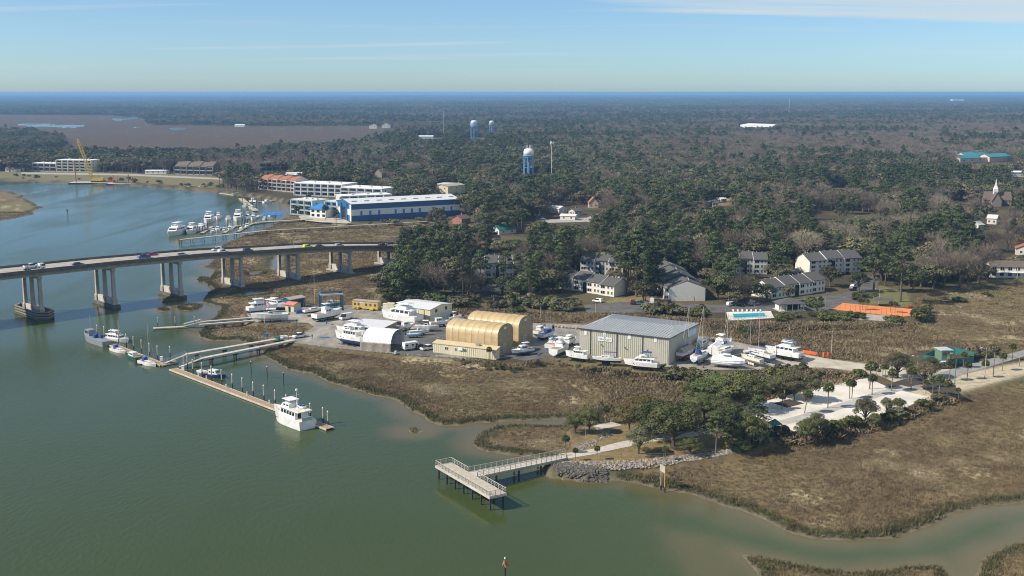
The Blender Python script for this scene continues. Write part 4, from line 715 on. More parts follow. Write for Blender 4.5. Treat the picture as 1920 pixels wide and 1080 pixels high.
def boat(kind, label, stern, bow, z=0.0, land=False, top='gelcoat', bot='blue_bottom', stripe=None, L_=None, B=None, extra=(), mh=None, group=None, canvas='canvas_blue', lift=None):
    a, b = G(*stern, UP if land else 0), G(*bow, UP if land else 0); d = b - a; L_ = min(max(d.length, .9*L_), 1.12*L_) if L_ else d.length; B = B or {'sail': .3, 'console': .29, 'skiff': .36, 'sport': .31, 'work': .3}.get(kind, .32)*L_
    c = (a+b)/2; fb = {'sail': .085, 'console': .1, 'skiff': .11, 'trawl': .14, 'work': .1}.get(kind, .115)*L_; draft = {'sail': .09, 'trawl': .09}.get(kind, .075)*L_
    lz = 0 if not land else draft + (lift if lift is not None else .55 if kind != 'sail' else 1.1)
    nm = {'sail': 'sailboat', 'console': 'motorboat', 'skiff': 'dinghy', 'work': 'workboat', 'trawl': 'trawler_yacht', 'sport': 'sport_fishing_boat'}.get(kind, 'motor_yacht')
    o = thing(nm, label, {'sail': 'sailboat', 'skiff': 'dinghy', 'yacht': 'yacht', 'trawl': 'yacht'}.get(kind, 'boat'), (c.x, c.y, (UP+.05 if land else 0) + lz), math.atan2(d.y, d.x), group or ('boats on stands in the yard' if land else 'boats afloat'))
    sheer = {'sail': .12, 'trawl': .5, 'yacht': .3, 'sport': .6}.get(kind, .3); hull(o, L_, B, fb, draft, top, bot, sheer, .75 if kind == 'sail' else .9, stripe, 'cream_gel' if kind in ('sail', 'console', 'trawl') else None); w_ = B/2
    if kind == 'yacht':
        c1 = cabin(o, -L_*.34, L_*.24, w_*.8, fb*.95, fb+L_*.105, L_*.09, .2, nw=4); z1 = fb + L_*.105
        MB().loft(wedge(-L_*.42, L_*.1, w_*.84, w_*.80, z1, z1+.16, .4, .1)).build('flybridge_deck', 'gelcoat', o)
        if 'low' not in extra:
            c2 = cabin(o, -L_*.25, L_*.06, w_*.66, z1+.16, z1+L_*.055+.1, L_*.05, .1, nw=0, name='flybridge'); hardtop(o, -L_*.30, L_*.02, w_*.62, z1+.2, z1+L_*.125)
        else: hardtop(o, -L_*.2, L_*.05, w_*.6, z1+.16, z1+L_*.07)
        MB().cyl((-L_*.2,0,z1), (-L_*.23,0,z1+L_*.22), .06, .03, 5).build('antenna', 'white_paint', o); MB().box(-L_*.56, -L_*.5, -w_*.8, w_*.8, .15, .3).build('swim_platform', 'teak', o)
        for i in range(4): MB().cyl((-L_*.1+i*L_*.09, w_*.955, fb*.55), (-L_*.1+i*L_*.09, -w_*.955, fb*.55), .13, .13, 6).build('porthole', 'glass', o)
        bowrail(o, L_, B, fb, sheer)
    elif kind == 'sport':
        cabin(o, -L_*.16, L_*.24, w_*.78, fb*.95, fb+L_*.115, L_*.2, .15, nw=2); z1 = fb+L_*.115
        cabin(o, -L_*.17, L_*.06, w_*.62, z1, z1+L_*.05, L_*.06, .1, nw=0, front=False, name='flybridge'); hardtop(o, -L_*.17, L_*.03, w_*.58, z1+.3, z1+L_*.135)
        MB().box(-L_*.46, -L_*.2, -w_*.75, w_*.75, fb*.9, fb+.06).build('cockpit_sole', 'teak', o); bowrail(o, L_, B, fb, sheer)
    elif kind == 'trawl':
        cabin(o, -L_*.33, L_*.16, w_*.74, fb*.95, fb+L_*.13, L_*.05, .2, nw=5); z1 = fb+L_*.13
        MB().loft(wedge(-L_*.44, L_*.14, w_*.8, w_*.78, z1, z1+.14, .2, .1)).build('boat_deck', 'cream_gel', o)
        cabin(o, -L_*.12, L_*.13, w_*.58, z1+.14, z1+L_*.07, L_*.05, .2, nw=2, name='pilothouse'); hardtop(o, -L_*.14, L_*.1, w_*.55, z1+.2, z1+L_*.13)
        MB().cyl((-L_*.2,0,z1), (-L_*.2,0,z1+L_*.32), .09, .05, 6).build('mast', 'white_paint', o); bowrail(o, L_, B, fb, sheer)
        for i in range(4): MB().cyl((-L_*.2+i*L_*.13, w_*.955, fb*.6), (-L_*.2+i*L_*.13, -w_*.955, fb*.6), .12, .12, 6).build('porthole', 'glass', o)
    elif kind in ('console', 'cuddy'):
        if kind == 'console':
            cabin(o, -L_*.12, L_*.06, w_*.4, fb*.9, fb+.9, .3, .1, nw=1, name='console'); hardtop(o, -L_*.18, L_*.08, w_*.62, fb, fb+1.9); motors(o, -L_*.5, 2 if L_ < 10 else 3, fb*.55); MB().box(-L_*.44, -L_*.18, -w_*.7, w_*.7, fb*.9, fb+.05).build('cockpit_sole', 'cream_gel', o)
        else:
            cabin(o, -L_*.22, L_*.2, w_*.72, fb*.95, fb+1.25, L_*.12, .1, nw=3); MB().loft(wedge(-L_*.24, L_*.1, w_*.68, w_*.64, fb+1.25, fb+1.37, .1, .1)).build('cabin_top', top if 'tinted' in extra else 'gelcoat', o); MB().box(-L_*.46, -L_*.24, -w_*.75, w_*.75, fb*.9, fb+.05).build('cockpit_sole', 'teak', o); bowrail(o, L_, B, fb, sheer)
    elif kind == 'sail':
        cabin(o, -L_*.2, L_*.22, w_*.5, fb, fb+.5, .5, .1, nw=3, front=False, wz=(.3, .75)); MB().loft(wedge(-L_*.42, -L_*.2, w_*.45, w_*.42, fb*.95, fb+.08, .05, .05)).build('cockpit', 'teak', o)
        if mh is not False: mast(o, L_*.08, mh or L_*1.3, fb+.4)
        MB().loft(wedge(-L_*.14, L_*.14, .12, .16, -draft-(1.0 if land else .6), -draft*.8, -.2, .2)).build('keel', bot, o); rail(o, [(-L_*.4, w_*.7), (-L_*.48, 0), (-L_*.4, -w_*.7)], fb, post=.6, r=.02); bowrail(o, L_, B, fb, sheer)
        if 'dodger' in extra: MB().loft(wedge(-L_*.26, -L_*.1, w_*.55, w_*.45, fb+.1, fb+1.3, .5, .1)).build('dodger', canvas, o)
    elif kind == 'work':
        cabin(o, L_*.12, L_*.32, w_*.62, fb, fb+2.4, .25, .2, 'grey_gel', nw=3, name='wheelhouse'); mast(o, L_*.2, 5.5, fb+2.4, False, False, .07, True); MB().box(-L_*.44, L_*.08, -w_*.72, w_*.72, fb, fb+.06).build('work_deck', 'steel', o)
        for i, (x, y) in enumerate(((-.05, .3), (.02, -.2), (-.15, -.35))): MB().box(L_*x-.8, L_*x+.8, w_*y-.5, w_*y+.5, fb+.06, fb+1.2).build('equipment_cover', canvas, o)
    elif kind == 'skiff':
        for x in (-.2, .12): MB().box(L_*x, L_*x+.3, -w_*.7, w_*.7, fb*.98, fb+.06).build('thwart', 'canvas_grey', o)
        motors(o, -L_*.5, 1, fb*.4, 'rubber')
    if 'cover' in extra: MB().loft(wedge(-L_*.45, L_*.35, w_*.9, w_*.15, fb*.9, fb+1.3, L_*.1, .3)).build('cover', canvas, o)
    if 'wrap' in extra: MB().loft([[(x, y*k, z_) for y, z_ in ((-w_*.98, fb*.5), (w_*.98, fb*.5), (w_*.8, fb*1.1), (0, fb+hh), (-w_*.8, fb*1.1))] for x, k, hh in ((-L_*.49, .95, 1.0), (-L_*.2, 1.04, 2.0), (L_*.15, 1.02, 1.8), (L_*.36, .6, 1.2), (L_*.5, .06, .8))]).build('wrap', 'shrink_wrap', o)
    if 'bimini' in extra: hardtop(o, -L_*.3, -L_*.02, w_*.55, fb+.4, fb+(2.1 if kind in ('console', 'cuddy', 'sail') else L_*.27), canvas, 'canopy')
    if land:
        k = thing('boat_cradle', 'steel cradle under the ' + ' '.join(label.split()[:9]), 'cradle', (c.x, c.y, UP+.05), math.atan2(d.y, d.x), 'boat cradles'); mb = MB(); hz_ = lz - draft*.55
        for y in (-w_*.55, w_*.55): mb.box(-L_*.3, L_*.3, y-.09, y+.09, .0, .16)
        for x in (-L_*.28, -L_*.02, L_*.2):
            mb.box(x-.09, x+.09, -w_*.7, w_*.7, .0, .18); mb.box(x-.18, x+.18, -.15, .15, .18, max(lz-draft-(0 if kind != 'sail' else 1.0), .2))
            for y in (-1, 1): mb.cyl((x, y*w_*.68, .1), (x, y*w_*.52, hz_), .06, .05, 5)
        mb.build('frame', 'rubber', k)
    return o
# ---------------------------------------------------------------- boats afloat at the yard docks
boat('work', 'grey workboat with blue gear covers at the tip of the inner dock', (203,650), (157,634), top='grey_gel', bot='black_bottom', L_=17.0, B=4.4)
boat('yacht', 'white flybridge motor yacht moored on the back of the inner dock', (200,637), (242,643), L_=11, bot='black_bottom', stripe='navy')
boat('sail', 'small white sailboat with blue dodger at the inner dock', (208,655), (238,664), bot='navy', L_=8.5, mh=10.5, extra=('dodger',))
boat('cuddy', 'cream cabin cruiser with a green hull at the inner dock', (262,676), (236,667), top='green_gel', bot='green_bottom', L_=7.5, extra=())
boat('sail', 'white sailboat with tall mast and blue canvas at the shore end of the inner dock', (263,679), (293,688), bot='navy', L_=9.2, mh=12.5, extra=('dodger',))
boat('skiff', 'dark inflatable dinghy tied behind the blue canvas sailboat', (258,683), (265,684), top='navy', bot='rubber', L_=2.6)
boat('cuddy', 'cream cabin boat with dark hull behind the outer dock', (383,704), (424,710), top='navy', bot='black_bottom', L_=9.5, stripe=None)
boat('skiff', 'small white skiff at the shore end of the outer dock', (371,696), (392,701), L_=4.6)
ty = boat('trawl', 'large white trawler yacht moored at the end of the outer dock', (577,805), (515,780), top='gelcoat', bot='navy', L_=19.0, B=5.8)
td = link('tender', None, ty, (-3.4, -1.2, 4.95), .1); hull(td, 3.6, 1.6, .5, .3, 'gelcoat', 'gelcoat'); MB().loft(wedge(-1.5, 1.3, .7, .25, .45, .75, .5, .1)).build('cover', 'canvas_blue', td)
MB().cyl((-5.8, 1.2, 4.9), (-3.0, -.3, 6.8), .09, .07, 6).build('davit_crane', 'white_paint', ty)
MB().lathe([(.05, 12.4), (.32, 12.4), (.36, 12.6), (.3, 12.85), (.1, 12.95)], 10).build('radar_dome', 'white_paint', ty).location = (-3.5, 0, -2.6)
MB().cyl((-3.5,-1.1,8.6), (-3.5,1.1,8.6), .05, .05, 5).build('yardarm', 'white_paint', ty); rail(ty, [(-7.4, 2.1), (-7.9, 0), (-7.4, -2.1), (-4.5, -2.15)], 4.9); rail(ty, [(-7.4, 2.1), (-4.5, 2.15), (-1.5, 2.15)], 4.9)
MB().box(-8.5, -8.35, -1.6, 1.6, 2.4, 3.4).build('transom_screen', 'canvas_grey', ty); MB().box(-5.72, -5.6, .2, 1.1, 2.6, 4.4).build('cabin_door', 'glass', ty)
# ---------------------------------------------------------------- piles, docks, gangways
PM = {}
def pile(base, top, label, z=0., r=.19, m='pile_pale', group='mooring piles', wet=1.7):
    b = G(*base, z); h = hgt(b, top); o = thing('mooring_pile', label, 'pile', (b.x, b.y, 0), 0, group)
    MB().cyl((0,0,-2), (0,0,wet), r*1.05, r*1.05, 8).build('wet_base', 'timber_dark', o); MB().cyl((0,0,wet), (0,0,h), r, r, 8).build('shaft', m, o); MB().cyl((0,0,h), (0,0,h+.32), r*1.15, .03, 8).build('cap', 'white_paint', o)
for i, (x, y, t_) in enumerate(((183,631,610),(196,636,613),(209,640,618),(223,645,622),(237,651,627),(251,657,632),(266,662,638),(281,668,644),(296,675,649),(319,670,650))): pile((x, y), t_, ORD[i] + ' piling from the workboat along the inner dock')
for i, (x, y, t_) in enumerate(((345,695,668),(352,691,663),(362,701,675),(379,707,681),(397,714,687),(416,721.5,694),(436,728.5,702),(455,736.5,709),(475,743.6,717),(495,751.5,723),(516,759.5,732),(537,767,741),(559,774,749),(582,785,757),(606,795,765),(615,800,772))): pile((x, y), t_, ORD[i] + ' piling from the shore end of the outer dock')
for i, (x, y, t_) in enumerate(((471,701,678),(501,709,688),(532,721.5,699))): pile((x, y), t_, ('leftmost', 'middle', 'rightmost')[i] + ' of the three lone dark pilings by the marsh', m='timber_dark', r=.14)
for i, (x, y, t_) in enumerate(((296,613,596),(329,614,594),(365,608,594))): pile((x, y), t_, ORD[i] + ' piling of the small float near the bridge', r=.15)
def deckline(name, label, a, b, w_, z, th, m, edge='concrete_pale', cat='dock', zb=None, flo=True, group=None):
    A, B = G(*a, z), G(*b, z if zb is None else zb); d = B - A; L_ = d.length; o = thing(name, label, cat, A, math.atan2(d.y, d.x), group); tilt = -math.asin(d.z / L_)
    k = int(L_ / 2.4) + 1; n_ = link('deck', None, o, (0,0,0), (0, tilt, 0)) if False else None
    if tilt: o.rotation_euler = (0, tilt, math.atan2(d.y, d.x))
    for i in range(k): MB().box(L_*i/k+.012, L_*(i+1)/k-.012, -w_/2+.15, w_/2-.15, -.06, .02).build('deck_panel', m, o)
    for y in (-w_/2, w_/2): MB().box(0, L_, y-.14 if y < 0 else y-.15+.005, y+.15-.005 if y < 0 else y+.14, -th, .03).build('edge_beam', edge, o)
    if flo:
        for i in range(k): MB().box(L_*i/k+.2, L_*(i+1)/k-.2, -w_/2+.05, w_/2-.05, -th-.35, -.07).build('float', 'timber_dark', o)
    return o, L_
deckline('floating_dock', 'inner floating dock of tan boards with four boats alongside', (186,636), (306,684), 2.3, .55, .4, 'deck_boards')
deckline('floating_dock', 'short cross float at the foot of the upper gangway', (300,684), (332,677), 2.2, .56, .4, 'deck_boards')
deckline('floating_dock', 'long outer floating dock of tan boards lined with tall pilings', (324,691), (619,803), 2.5, .55, .4, 'deck_boards')
deckline('floating_dock', 'small pale float below the bridge', (287,615), (354,611.5), 2.2, .55, .4, 'timber_grey')
def gangway(label, a, b, za, zb, w_=1.6):
    o, L_ = deckline('gangway', label, a, b, w_, za, .15, 'timber_grey', 'steel', 'gangway', zb, False)
    for y in (-w_/2, w_/2):
        mb = MB(); mb.tube([(0, y, .95), (L_, y, .95)], .05, 5); n_ = int(L_/1.5)
        for i in range(n_+1): mb.cyl((L_*i/n_, y, 0), (L_*i/n_, y, .95), .04, .04, 4)
        for i in range(n_): mb.cyl((L_*i/n_, y, 0), (L_*(i+1)/n_, y, .95), .025, .025, 4)
        mb.build('truss_rail', 'steel', o)
gangway('steel truss gangway down to the inner dock', (308,681), (350,664), .6, 2.9)
gangway('steel truss gangway down to the outer dock', (336,688), (380,671), .6, 2.9)
gangway('slim gangway down to the small pale float', (345,611.5), (378,603), .6, 2.6)
def walkway(label, a, b, z, zb, w_=1.7, bents=4, m='concrete_pale', skip=()):
    o, L_ = deckline('fixed_walkway', label, a, b, w_, z, .55, m, m, 'walkway', zb, False)
    for i in range(bents):
        if i in skip: continue
        x = L_*(i+.35)/bents; p_ = link('bent', None, o, (x, 0, 0))
        MB().box(-.4, .4, -w_/2-.2, w_/2+.2, -1.2, -.56).build('cap_beam', 'timber_dark', p_)
        for y in (-w_/2+.2, w_/2-.2): MB().cyl((0, y, -5), (0, y, -1.2), .22, .22, 7).build('pile', 'timber_dark', p_)
walkway('upper concrete walkway from the yard to the inner dock gangway', (350,663.5), (548,630), 2.9, 2.3)
walkway('lower concrete walkway from the yard to the outer dock gangway', (379,671), (552,637), 2.9, 2.3)
walkway('far runway beam of the boat lift slip', (376,603), (472,595), 2.7, 2.4, 1.3, 3); walkway('near runway beam of the boat lift slip', (374,608), (476,600.5), 2.7, 2.4, 1.3, 3)
def box_thing(name, label, cat, px, size, m, z=UP+.05, rz=0., part='body', lid=None, group=None):
    b = G(*px, z); o = thing(name, label, cat, (b.x, b.y, z), rz, group); x, y, h = size; MB().loft(wedge(-x/2, x/2, y/2, y/2*.96, 0, h, .03, .03)).build(part, m, o)
    MB().box(-x/2-.04, x/2+.04, -y/2-.04, y/2+.04, h, h+.1).build('lid', lid or m, o); return o
for i, (x, y) in enumerate(((303,676),(343,693.5),(372,705),(387,711),(424,727),(463,741.5),(505,757),(592,794))): box_thing('dock_box' if i < 2 else 'power_pedestal', ('white dock locker by the upper gangway', 'white dock locker by the lower gangway')[i] if i < 2 else ORD[i-2] + ' small white power pedestal on the outer dock from shore', 'dock locker' if i < 2 else 'pedestal', (x, y), (.9, .7, 1.3) if i < 2 else (.35, .35, 1.0), 'white_paint', .57)
# ---------------------------------------------------------------- fishing pier
PZ = 3.4; A, B, C_ = G(817,872,PZ), G(918.5,931,PZ), G(941,921,PZ)
fx = thing('fishing_pier', 'pale timber fishing pier with railings and T shaped platform', 'pier', (A.x, A.y, 0), math.atan2((B-A).y, (B-A).x)); L_ = (B-A).length; wp = (C_-B).length
k = 9
for i in range(k): MB().box(L_*i/k+.01, L_*(i+1)/k-.01, 0, wp, PZ-.12, PZ).build('deck_panel', 'timber_grey', fx)
for y in (.0, wp): MB().box(-.1, L_+.1, y-.16, y+.16, PZ-.62, PZ-.125).build('edge_beam', 'concrete_pale', fx)
for x in (.0, L_): MB().box(x-.12, x+.12, .17, wp-.17, PZ-.6, PZ-.125).build('end_beam', 'concrete_pale', fx)
for i in range(7):
    for y in (.45, wp-.45): x = .6 + (L_-1.2)*i/6; MB().cyl((x, y, -3), (x, y, PZ-.63), .24, .24, 8).build('pile', 'timber_dark', fx)
def railing(o, p, q, z0, z1, gap=1.5, m='timber_grey'):
    p, q = Vector((*p, z0)), Vector((*q, z1)); n_ = max(1, round((q-p).length/gap))
    for i in range(n_+1): c = p + (q-p)*i/n_; MB().box(c.x-.06, c.x+.06, c.y-.06, c.y+.06, c.z, c.z+1.08).build('rail_post', m, o)
    for h, r in ((1.12, .075), (.75, .03), (.42, .03)): MB().cyl(p+Vector((0,0,h)), q+Vector((0,0,h)), r, r, 5).build('rail', m if h > 1 else 'steel', o)
ry = Matrix.Rotation(-fx.rotation_euler.z, 4, 'Z')
def loc(v): return ry @ (v - Vector((A.x, A.y, 0)))
R0n, R0f, R1n, R1f = loc(G(897,893,PZ)), loc(G(884,883,PZ)), loc(G(1062,858.5,UP+.5)), loc(G(1060,850,UP+.5))
xn, xf = R0n.x, R0f.x
railing(fx, (0,0), (L_,0), PZ, PZ); railing(fx, (0,0), (0,wp), PZ, PZ); railing(fx, (L_,0), (L_,wp), PZ, PZ); railing(fx, (0,wp), (min(xn,xf),wp), PZ, PZ); railing(fx, (max(xn,xf),wp), (L_,wp), PZ, PZ)
a_, b_ = (R0n, R0f); cn, cf = Vector((xn, wp+.17, PZ-.01)), Vector((xf, wp+.17, PZ-.01)); en, ef = Vector((R1n.x, R1n.y, UP+.5)), Vector((R1f.x, R1f.y, UP+.5)); k = 12
for i in range(k):
    t0, t1 = i/k, (i+1)/k - .0012; q4 = [cn.lerp(en, t0), cf.lerp(ef, t0), cf.lerp(ef, t1), cn.lerp(en, t1)]; MB().loft([[p - Vector((0,0,.2)) for p in q4], q4]).build('ramp_panel', 'concrete_pale', fx)
railing(fx, cn[:2], en[:2], PZ-.01, UP+.5, 1.6); railing(fx, cf[:2], ef[:2], PZ-.01, UP+.5, 1.6)
for s, e_ in ((cn, en), (cf, ef)): MB().loft([[s+Vector((-.12,0,-.65)), s+Vector((.12,0,-.65)), s+Vector((.12,0,-.21)), s+Vector((-.12,0,-.21))], [e_+Vector((-.12,0,-.65)), e_+Vector((.12,0,-.65)), e_+Vector((.12,0,-.21)), e_+Vector((-.12,0,-.21))]]).build('stringer', 'concrete', fx)
for t_ in (.2, .45, .7):
    for s, e_ in ((cn, en), (cf, ef)): p = s.lerp(e_, t_); MB().cyl((p.x, p.y, -3), (p.x, p.y, p.z-.66), .24, .24, 8).build('pile', 'timber_dark', fx)
# ---------------------------------------------------------------- markers and signs
def signboard(label, a, b, top, wid):
    A, B = G(*a, 0), G(*b, 0); h = hgt(B, top); o = thing('sign_board', label, 'sign', A, math.atan2((B-A).y, (B-A).x)); L_ = (B-A).length
    for x in (0, L_): MB().cyl((x,0,-1.5), (x,0,1.2), .2, .2, 7).build('wet_base', 'timber_dark', o); MB().cyl((x,0,1.2), (x,0,h), .11, .11, 7).build('post', 'pile_pale' if x == 0 else 'yellow_paint', o)
    pn = MB().box(-.3, L_+.3, -.2, -.145, h-1.6, h+.05).build('panel', 'timber_grey', o)
    return o
signboard('weathered sign board on two posts at the marsh edge below the park', (1239,919), (1246,923), 874, 1.4)
D0 = G(947,1100); dm = thing('daymark', 'red triangle daymark on a dark post at the bottom of the picture', 'marker', (D0.x, D0.y, 0), R(12)); h = hgt(D0, 1058)
MB().cyl((0,0,-2), (0,0,h+.1), .2, .18, 8).build('post', 'timber_dark', dm)
for r_, nm in ((R(12), 'panel'), (R(-75), 'panel')): MB().exty([(-.72,-.35), (.72,-.35), (0,.95)][::-1], -.23, -.2).build(nm, 'orange_paint' if r_ > 0 else 'steel', dm).matrix_local = Matrix.Translation((0,0,h)) @ Matrix.Rotation(r_, 4, 'Z')
MB().cyl((0,0,h+.1), (0,0,h+1.0), .05, .05, 6).build('lamp_post', 'steel', dm); MB().lathe([(.1,h+1.0),(.16,h+1.1),(.12,h+1.35),(.03,h+1.42)], 8).build('lantern', 'white_paint', dm); MB().cyl((.3,0,h+1.0), (.3,0,h+1.03), .2, .2, 6).build('solar_panel', 'glass', dm)
D1 = G(127,405); h = hgt(D1, 393); gmk = thing('daymark', 'green square daymark on a thin post far out in the river', 'marker', (D1.x, D1.y, 0)); MB().cyl((0,0,-2), (0,0,h), .2, .2, 6).build('post', 'timber_dark', gmk); MB().box(-.7, .7, -.26, -.21, h-1.3, h+.1).build('panel', 'teal_fence', gmk)
# ---------------------------------------------------------------- boatyard buildings
def text(s, o, loc_, rot, size, m, name='lettering', sx=1.0):
    cu = bpy.data.curves.new(name, 'FONT'); cu.body = s; cu.size = size; cu.extrude = .01; cu.align_x = 'CENTER'; cu.align_y = 'CENTER'; cu.materials.append(MATS[m]); tmp = bpy.data.objects.new(name, cu); me = bpy.data.meshes.new_from_object(tmp); bpy.data.objects.remove(tmp); me.materials.clear(); me.materials.append(MATS[m]); return link(name, me, o, loc_, rot)
def ribbed(o, p, q, z0, z1, m, n, name, par=None):   # profiled sheet cladding on a wall line p-q
    d = Vector((q[0]-p[0], q[1]-p[1], 0)); L_ = d.length; d.normalize(); nn = Vector((d.y, -d.x, 0)); mb = MB()
    for i in range(n):
        c = Vector((*p, 0)) + d*(L_*(i+.5)/n); e_ = d*.11; f_ = nn*.09; mb.loft([[c-e_+Vector((0,0,z)), c+e_+Vector((0,0,z)), c+e_*.5+f_+Vector((0,0,z)), c-e_*.5+f_+Vector((0,0,z))] for z in (z0, z1)])
    return mb.build(name, m, o)
L_ = 32.4; rz = R(-29.6); A = G(1253, 685, UP) - Vector((math.cos(rz), math.sin(rz), 0)) * L_; gs = thing('boat_shed', 'large grey beige metal boat shed with ribbed grey roof', 'shed', A, rz); DP = 27.3; hs = 9.0
MB().box(0, L_, 0, DP, -.5, hs).build('wall', 'beige_metal', gs)
rs = [[(-.35,-.35,hs-.05),(L_+.35,-.35,hs-.05),(L_+.35,DP+.35,hs-.05),(-.35,DP+.35,hs-.05)], [(-.35,-.35,hs+.16),(L_+.35,-.35,hs+.16),(L_+.35,DP+.35,hs+.16),(-.35,DP+.35,hs+.16)], [(3.5,DP/2-.1,hs+1.5),(L_-3.5,DP/2-.1,hs+1.5),(L_-3.5,DP/2+.1,hs+1.5),(3.5,DP/2+.1,hs+1.5)]]
rf = MB().loft(rs).build('roof', 'roof_metal', gs); mb = MB()
nr_ = 30
for i in range(nr_):
    x = L_*(i+.5)/nr_
    e_ = min(1, max(0, min(x, L_-x)/3.6)); yt = DP/2*e_; zt = hs+.17+1.33*e_
    for sd in (0, 1):
        y0, y1 = (-.34, yt) if sd == 0 else (DP+.34, DP-yt)
        mb.loft([[(x-.2,y0,hs+.15),(x+.2,y0,hs+.15),(x+.15,y0,hs+.3),(x-.15,y0,hs+.3)], [(x-.2,y1,zt-.02),(x+.2,y1,zt-.02),(x+.15,y1,zt+.13),(x-.15,y1,zt+.13)]])
o_ = mb.build('roof_rib', 'roof_metal', rf); o_['kind'] = 'stuff'
MB().box(-.4, L_+.4, -.48, -.352, hs-.12, hs+.2).build('gutter', 'downpipe', rf); MB().box(L_+.352, L_+.48, -.35, DP+.35, hs-.08, hs+.2).build('gutter', 'downpipe', rf)
ribbed(gs, (.1, 0), (L_-.1, 0), 0, hs-.1, 'beige_metal', 44, 'cladding_rib')['kind'] = 'stuff'; ribbed(gs, (L_, .1), (L_, DP-.1), 0, hs-.1, 'beige_metal', 34, 'cladding_rib')['kind'] = 'stuff'
for f_ in (.128, .43, .716): MB().box(L_*f_-.11, L_*f_+.11, -.22, -.005, 0, hs-.1).build('downpipe', 'downpipe', gs)
for f_, z in ((.07,7.6),(.288,7.9),(.57,8.0),(.857,8.0)):
    v_ = MB().box(L_*f_-.5, L_*f_+.5, -.16, -.1, z-.75, z+.75).build('vent', 'white_paint', gs)
    for d_ in (-.22, .22): MB().box(L_*f_+d_-.09, L_*f_+d_+.09, -.175, -.161, z-.55, z+.55).build('louvre', 'siding_grey', v_)
sb = MB().box(L_*.215, L_*.375, -.2, -.12, 5.55, 7.0).build('sign', 'white_paint', gs); text('HINCKLEY', sb, (L_*.295, -.215, 6.2), (math.pi/2, 0, 0), .98, 'sign_ink'); text('~', sb, (L_*.295, -.215, 6.85), (math.pi/2, 0, 0), 1.4, 'sign_ink', 'emblem')
s2 = MB().box(L_+.10, L_+.17, DP*.62, DP*.9, 6.1, 8.1).build('sign', 'sign_pale_blue', gs); text('HINCKLEY', s2, (L_+.19, DP*.76, 7.0), (math.pi/2, 0, math.pi/2), 1.15, 'white_paint')
for f_ in (.25, .52, .77): MB().cyl((L_*f_, -.1, 4.0), (L_*f_+.4, -.75, 4.5), .08, .2, 6).build('wall_lamp', 'downpipe', gs)
def arch(W_, hw, top, n=10, rw=.42):
    r = [(0, 0), (0, hw)]
    for i in range(1, n): a = math.pi*i/n; r.append((W_/2 - W_/2*math.copysign(abs(math.cos(a))**(2/2.35), math.cos(a)), hw + (top-hw)*math.sin(a)**(2/2.35)))
    return r + [(W_, hw), (W_, 0)]
def arch_shed(label, a, b, W_, hw, top, m, endm, bays, open_end=False, name='fabric_shed', hand=True):
    A, rz, L_ = frm(a, b); o = thing(name, label, 'shed', A, rz); pr = arch(W_, hw, top); sg_ = L_/bays
    for i in range(bays):                  # fabric bays, slightly billowed between the hoops
        rs = []
        for f_, k_ in ((.012, 1.0), (.25, .993), (.5, .99), (.75, .993), (.988, 1.0)): rs.append([((i+f_)*sg_, W_/2+(y-W_/2)*k_, z*k_) for y, z in pr])
        if open_end: rs2 = rs; mb = MB(); mb.loft(rs, False, False); e_ = mb.build('fabric_bay', m, o); md = e_.modifiers.new('t', 'SOLIDIFY'); md.thickness = .08
        else: MB().loft(rs, False, False).build('fabric_bay', m, o, True)
        hp = MB(); hp.loft([[((i+1)*sg_+d_, W_/2+(y-W_/2)*1.008, z*1.006) for y, z in pr] for d_ in (-.06, .06)], False, False); hp.build('hoop_seam', m, o)
    end = [(0, 0), *pr[1:-1], (W_, 0)]
    MB().extx([(W_/2+(y-W_/2)*.985, z*.985) for y, z in end][::-1], .05, .2).build('end_wall', endm, o)
    if not open_end: MB().extx([(W_/2+(y-W_/2)*.988, z*.988) for y, z in end][::-1], L_-.2, L_-.03).build('end_wall', endm, o)
    return o, L_
t1, L1 = arch_shed('nearer tan arched fabric shed with a low office annex', (836,656), (933,668), 11.2, 6.6, 10.2, 'tan_fabric', 'tan_block', 8)
t2, L2 = arch_shed('farther tan arched fabric shed behind its twin', (876,640), (972,651), 11.2, 6.6, 10.2, 'tan_fabric', 'tan_block', 8)
for t_, Lx in ((t1, L1), (t2, L2)):
    MB().box(Lx-.02, Lx+.06, 3.4, 6.2, .05, 3.6).build('door', 'steel', t_); sg_ = MB().box(Lx-.02, Lx+.05, 4.9, 6.2, 8.4, 9.2).build('sign', 'white_paint', t_)
    mb = MB()
    for z in np.arange(1, 8, .9): mb.box(Lx-.03, Lx+.015, .5, 10.7, z, z+.05)
    mb.build('block_course', 'tan_metal', t_)
A, rz, L_ = frm((812,661), (930,675)); an = thing('office_annex', 'low cream annex with small windows along the front of the tan shed', 'building', A, rz)
MB().box(0, L_, 0, 2.6, -.5, 3.3).build('wall', 'cream_wall', an); MB().loft([[(-.2,-.2,3.3),(L_+.2,-.2,3.3),(L_+.2,2.9,3.5),(-.2,2.9,3.5)], [(-.2,-.2,3.45),(L_+.2,-.2,3.45),(L_+.2,2.9,4.1),(-.2,2.9,4.1)]]).build('roof', 'tan_metal', an)
for f_ in (.22, .37, .52): win(an, L_*f_, 0, 1.5, 1.1, 1.0)
MB().loft(wedge(L_*.45-.8, L_*.45+.8, .1, .1, 1.9, 2.9)).build('awning', 'white_paint', an).location = (0, -.35, .1); ribbed(an, (.2, 0), (L_-.2, 0), 0, 3.2, 'cream_wall', 30, 'cladding_rib')['kind'] = 'stuff'
ac = MB().box(L_*.66, L_*.66+1.4, 1.0, 2.0, 3.75, 4.7).build('air_conditioner', 'steel', an)
te, Lt = arch_shed('white arched tent shelter open at its right end', (680,655), (733,659.5), 11.0, 2.2, 6.6, 'roof_white', 'roof_white', 5, True, 'fabric_shelter')
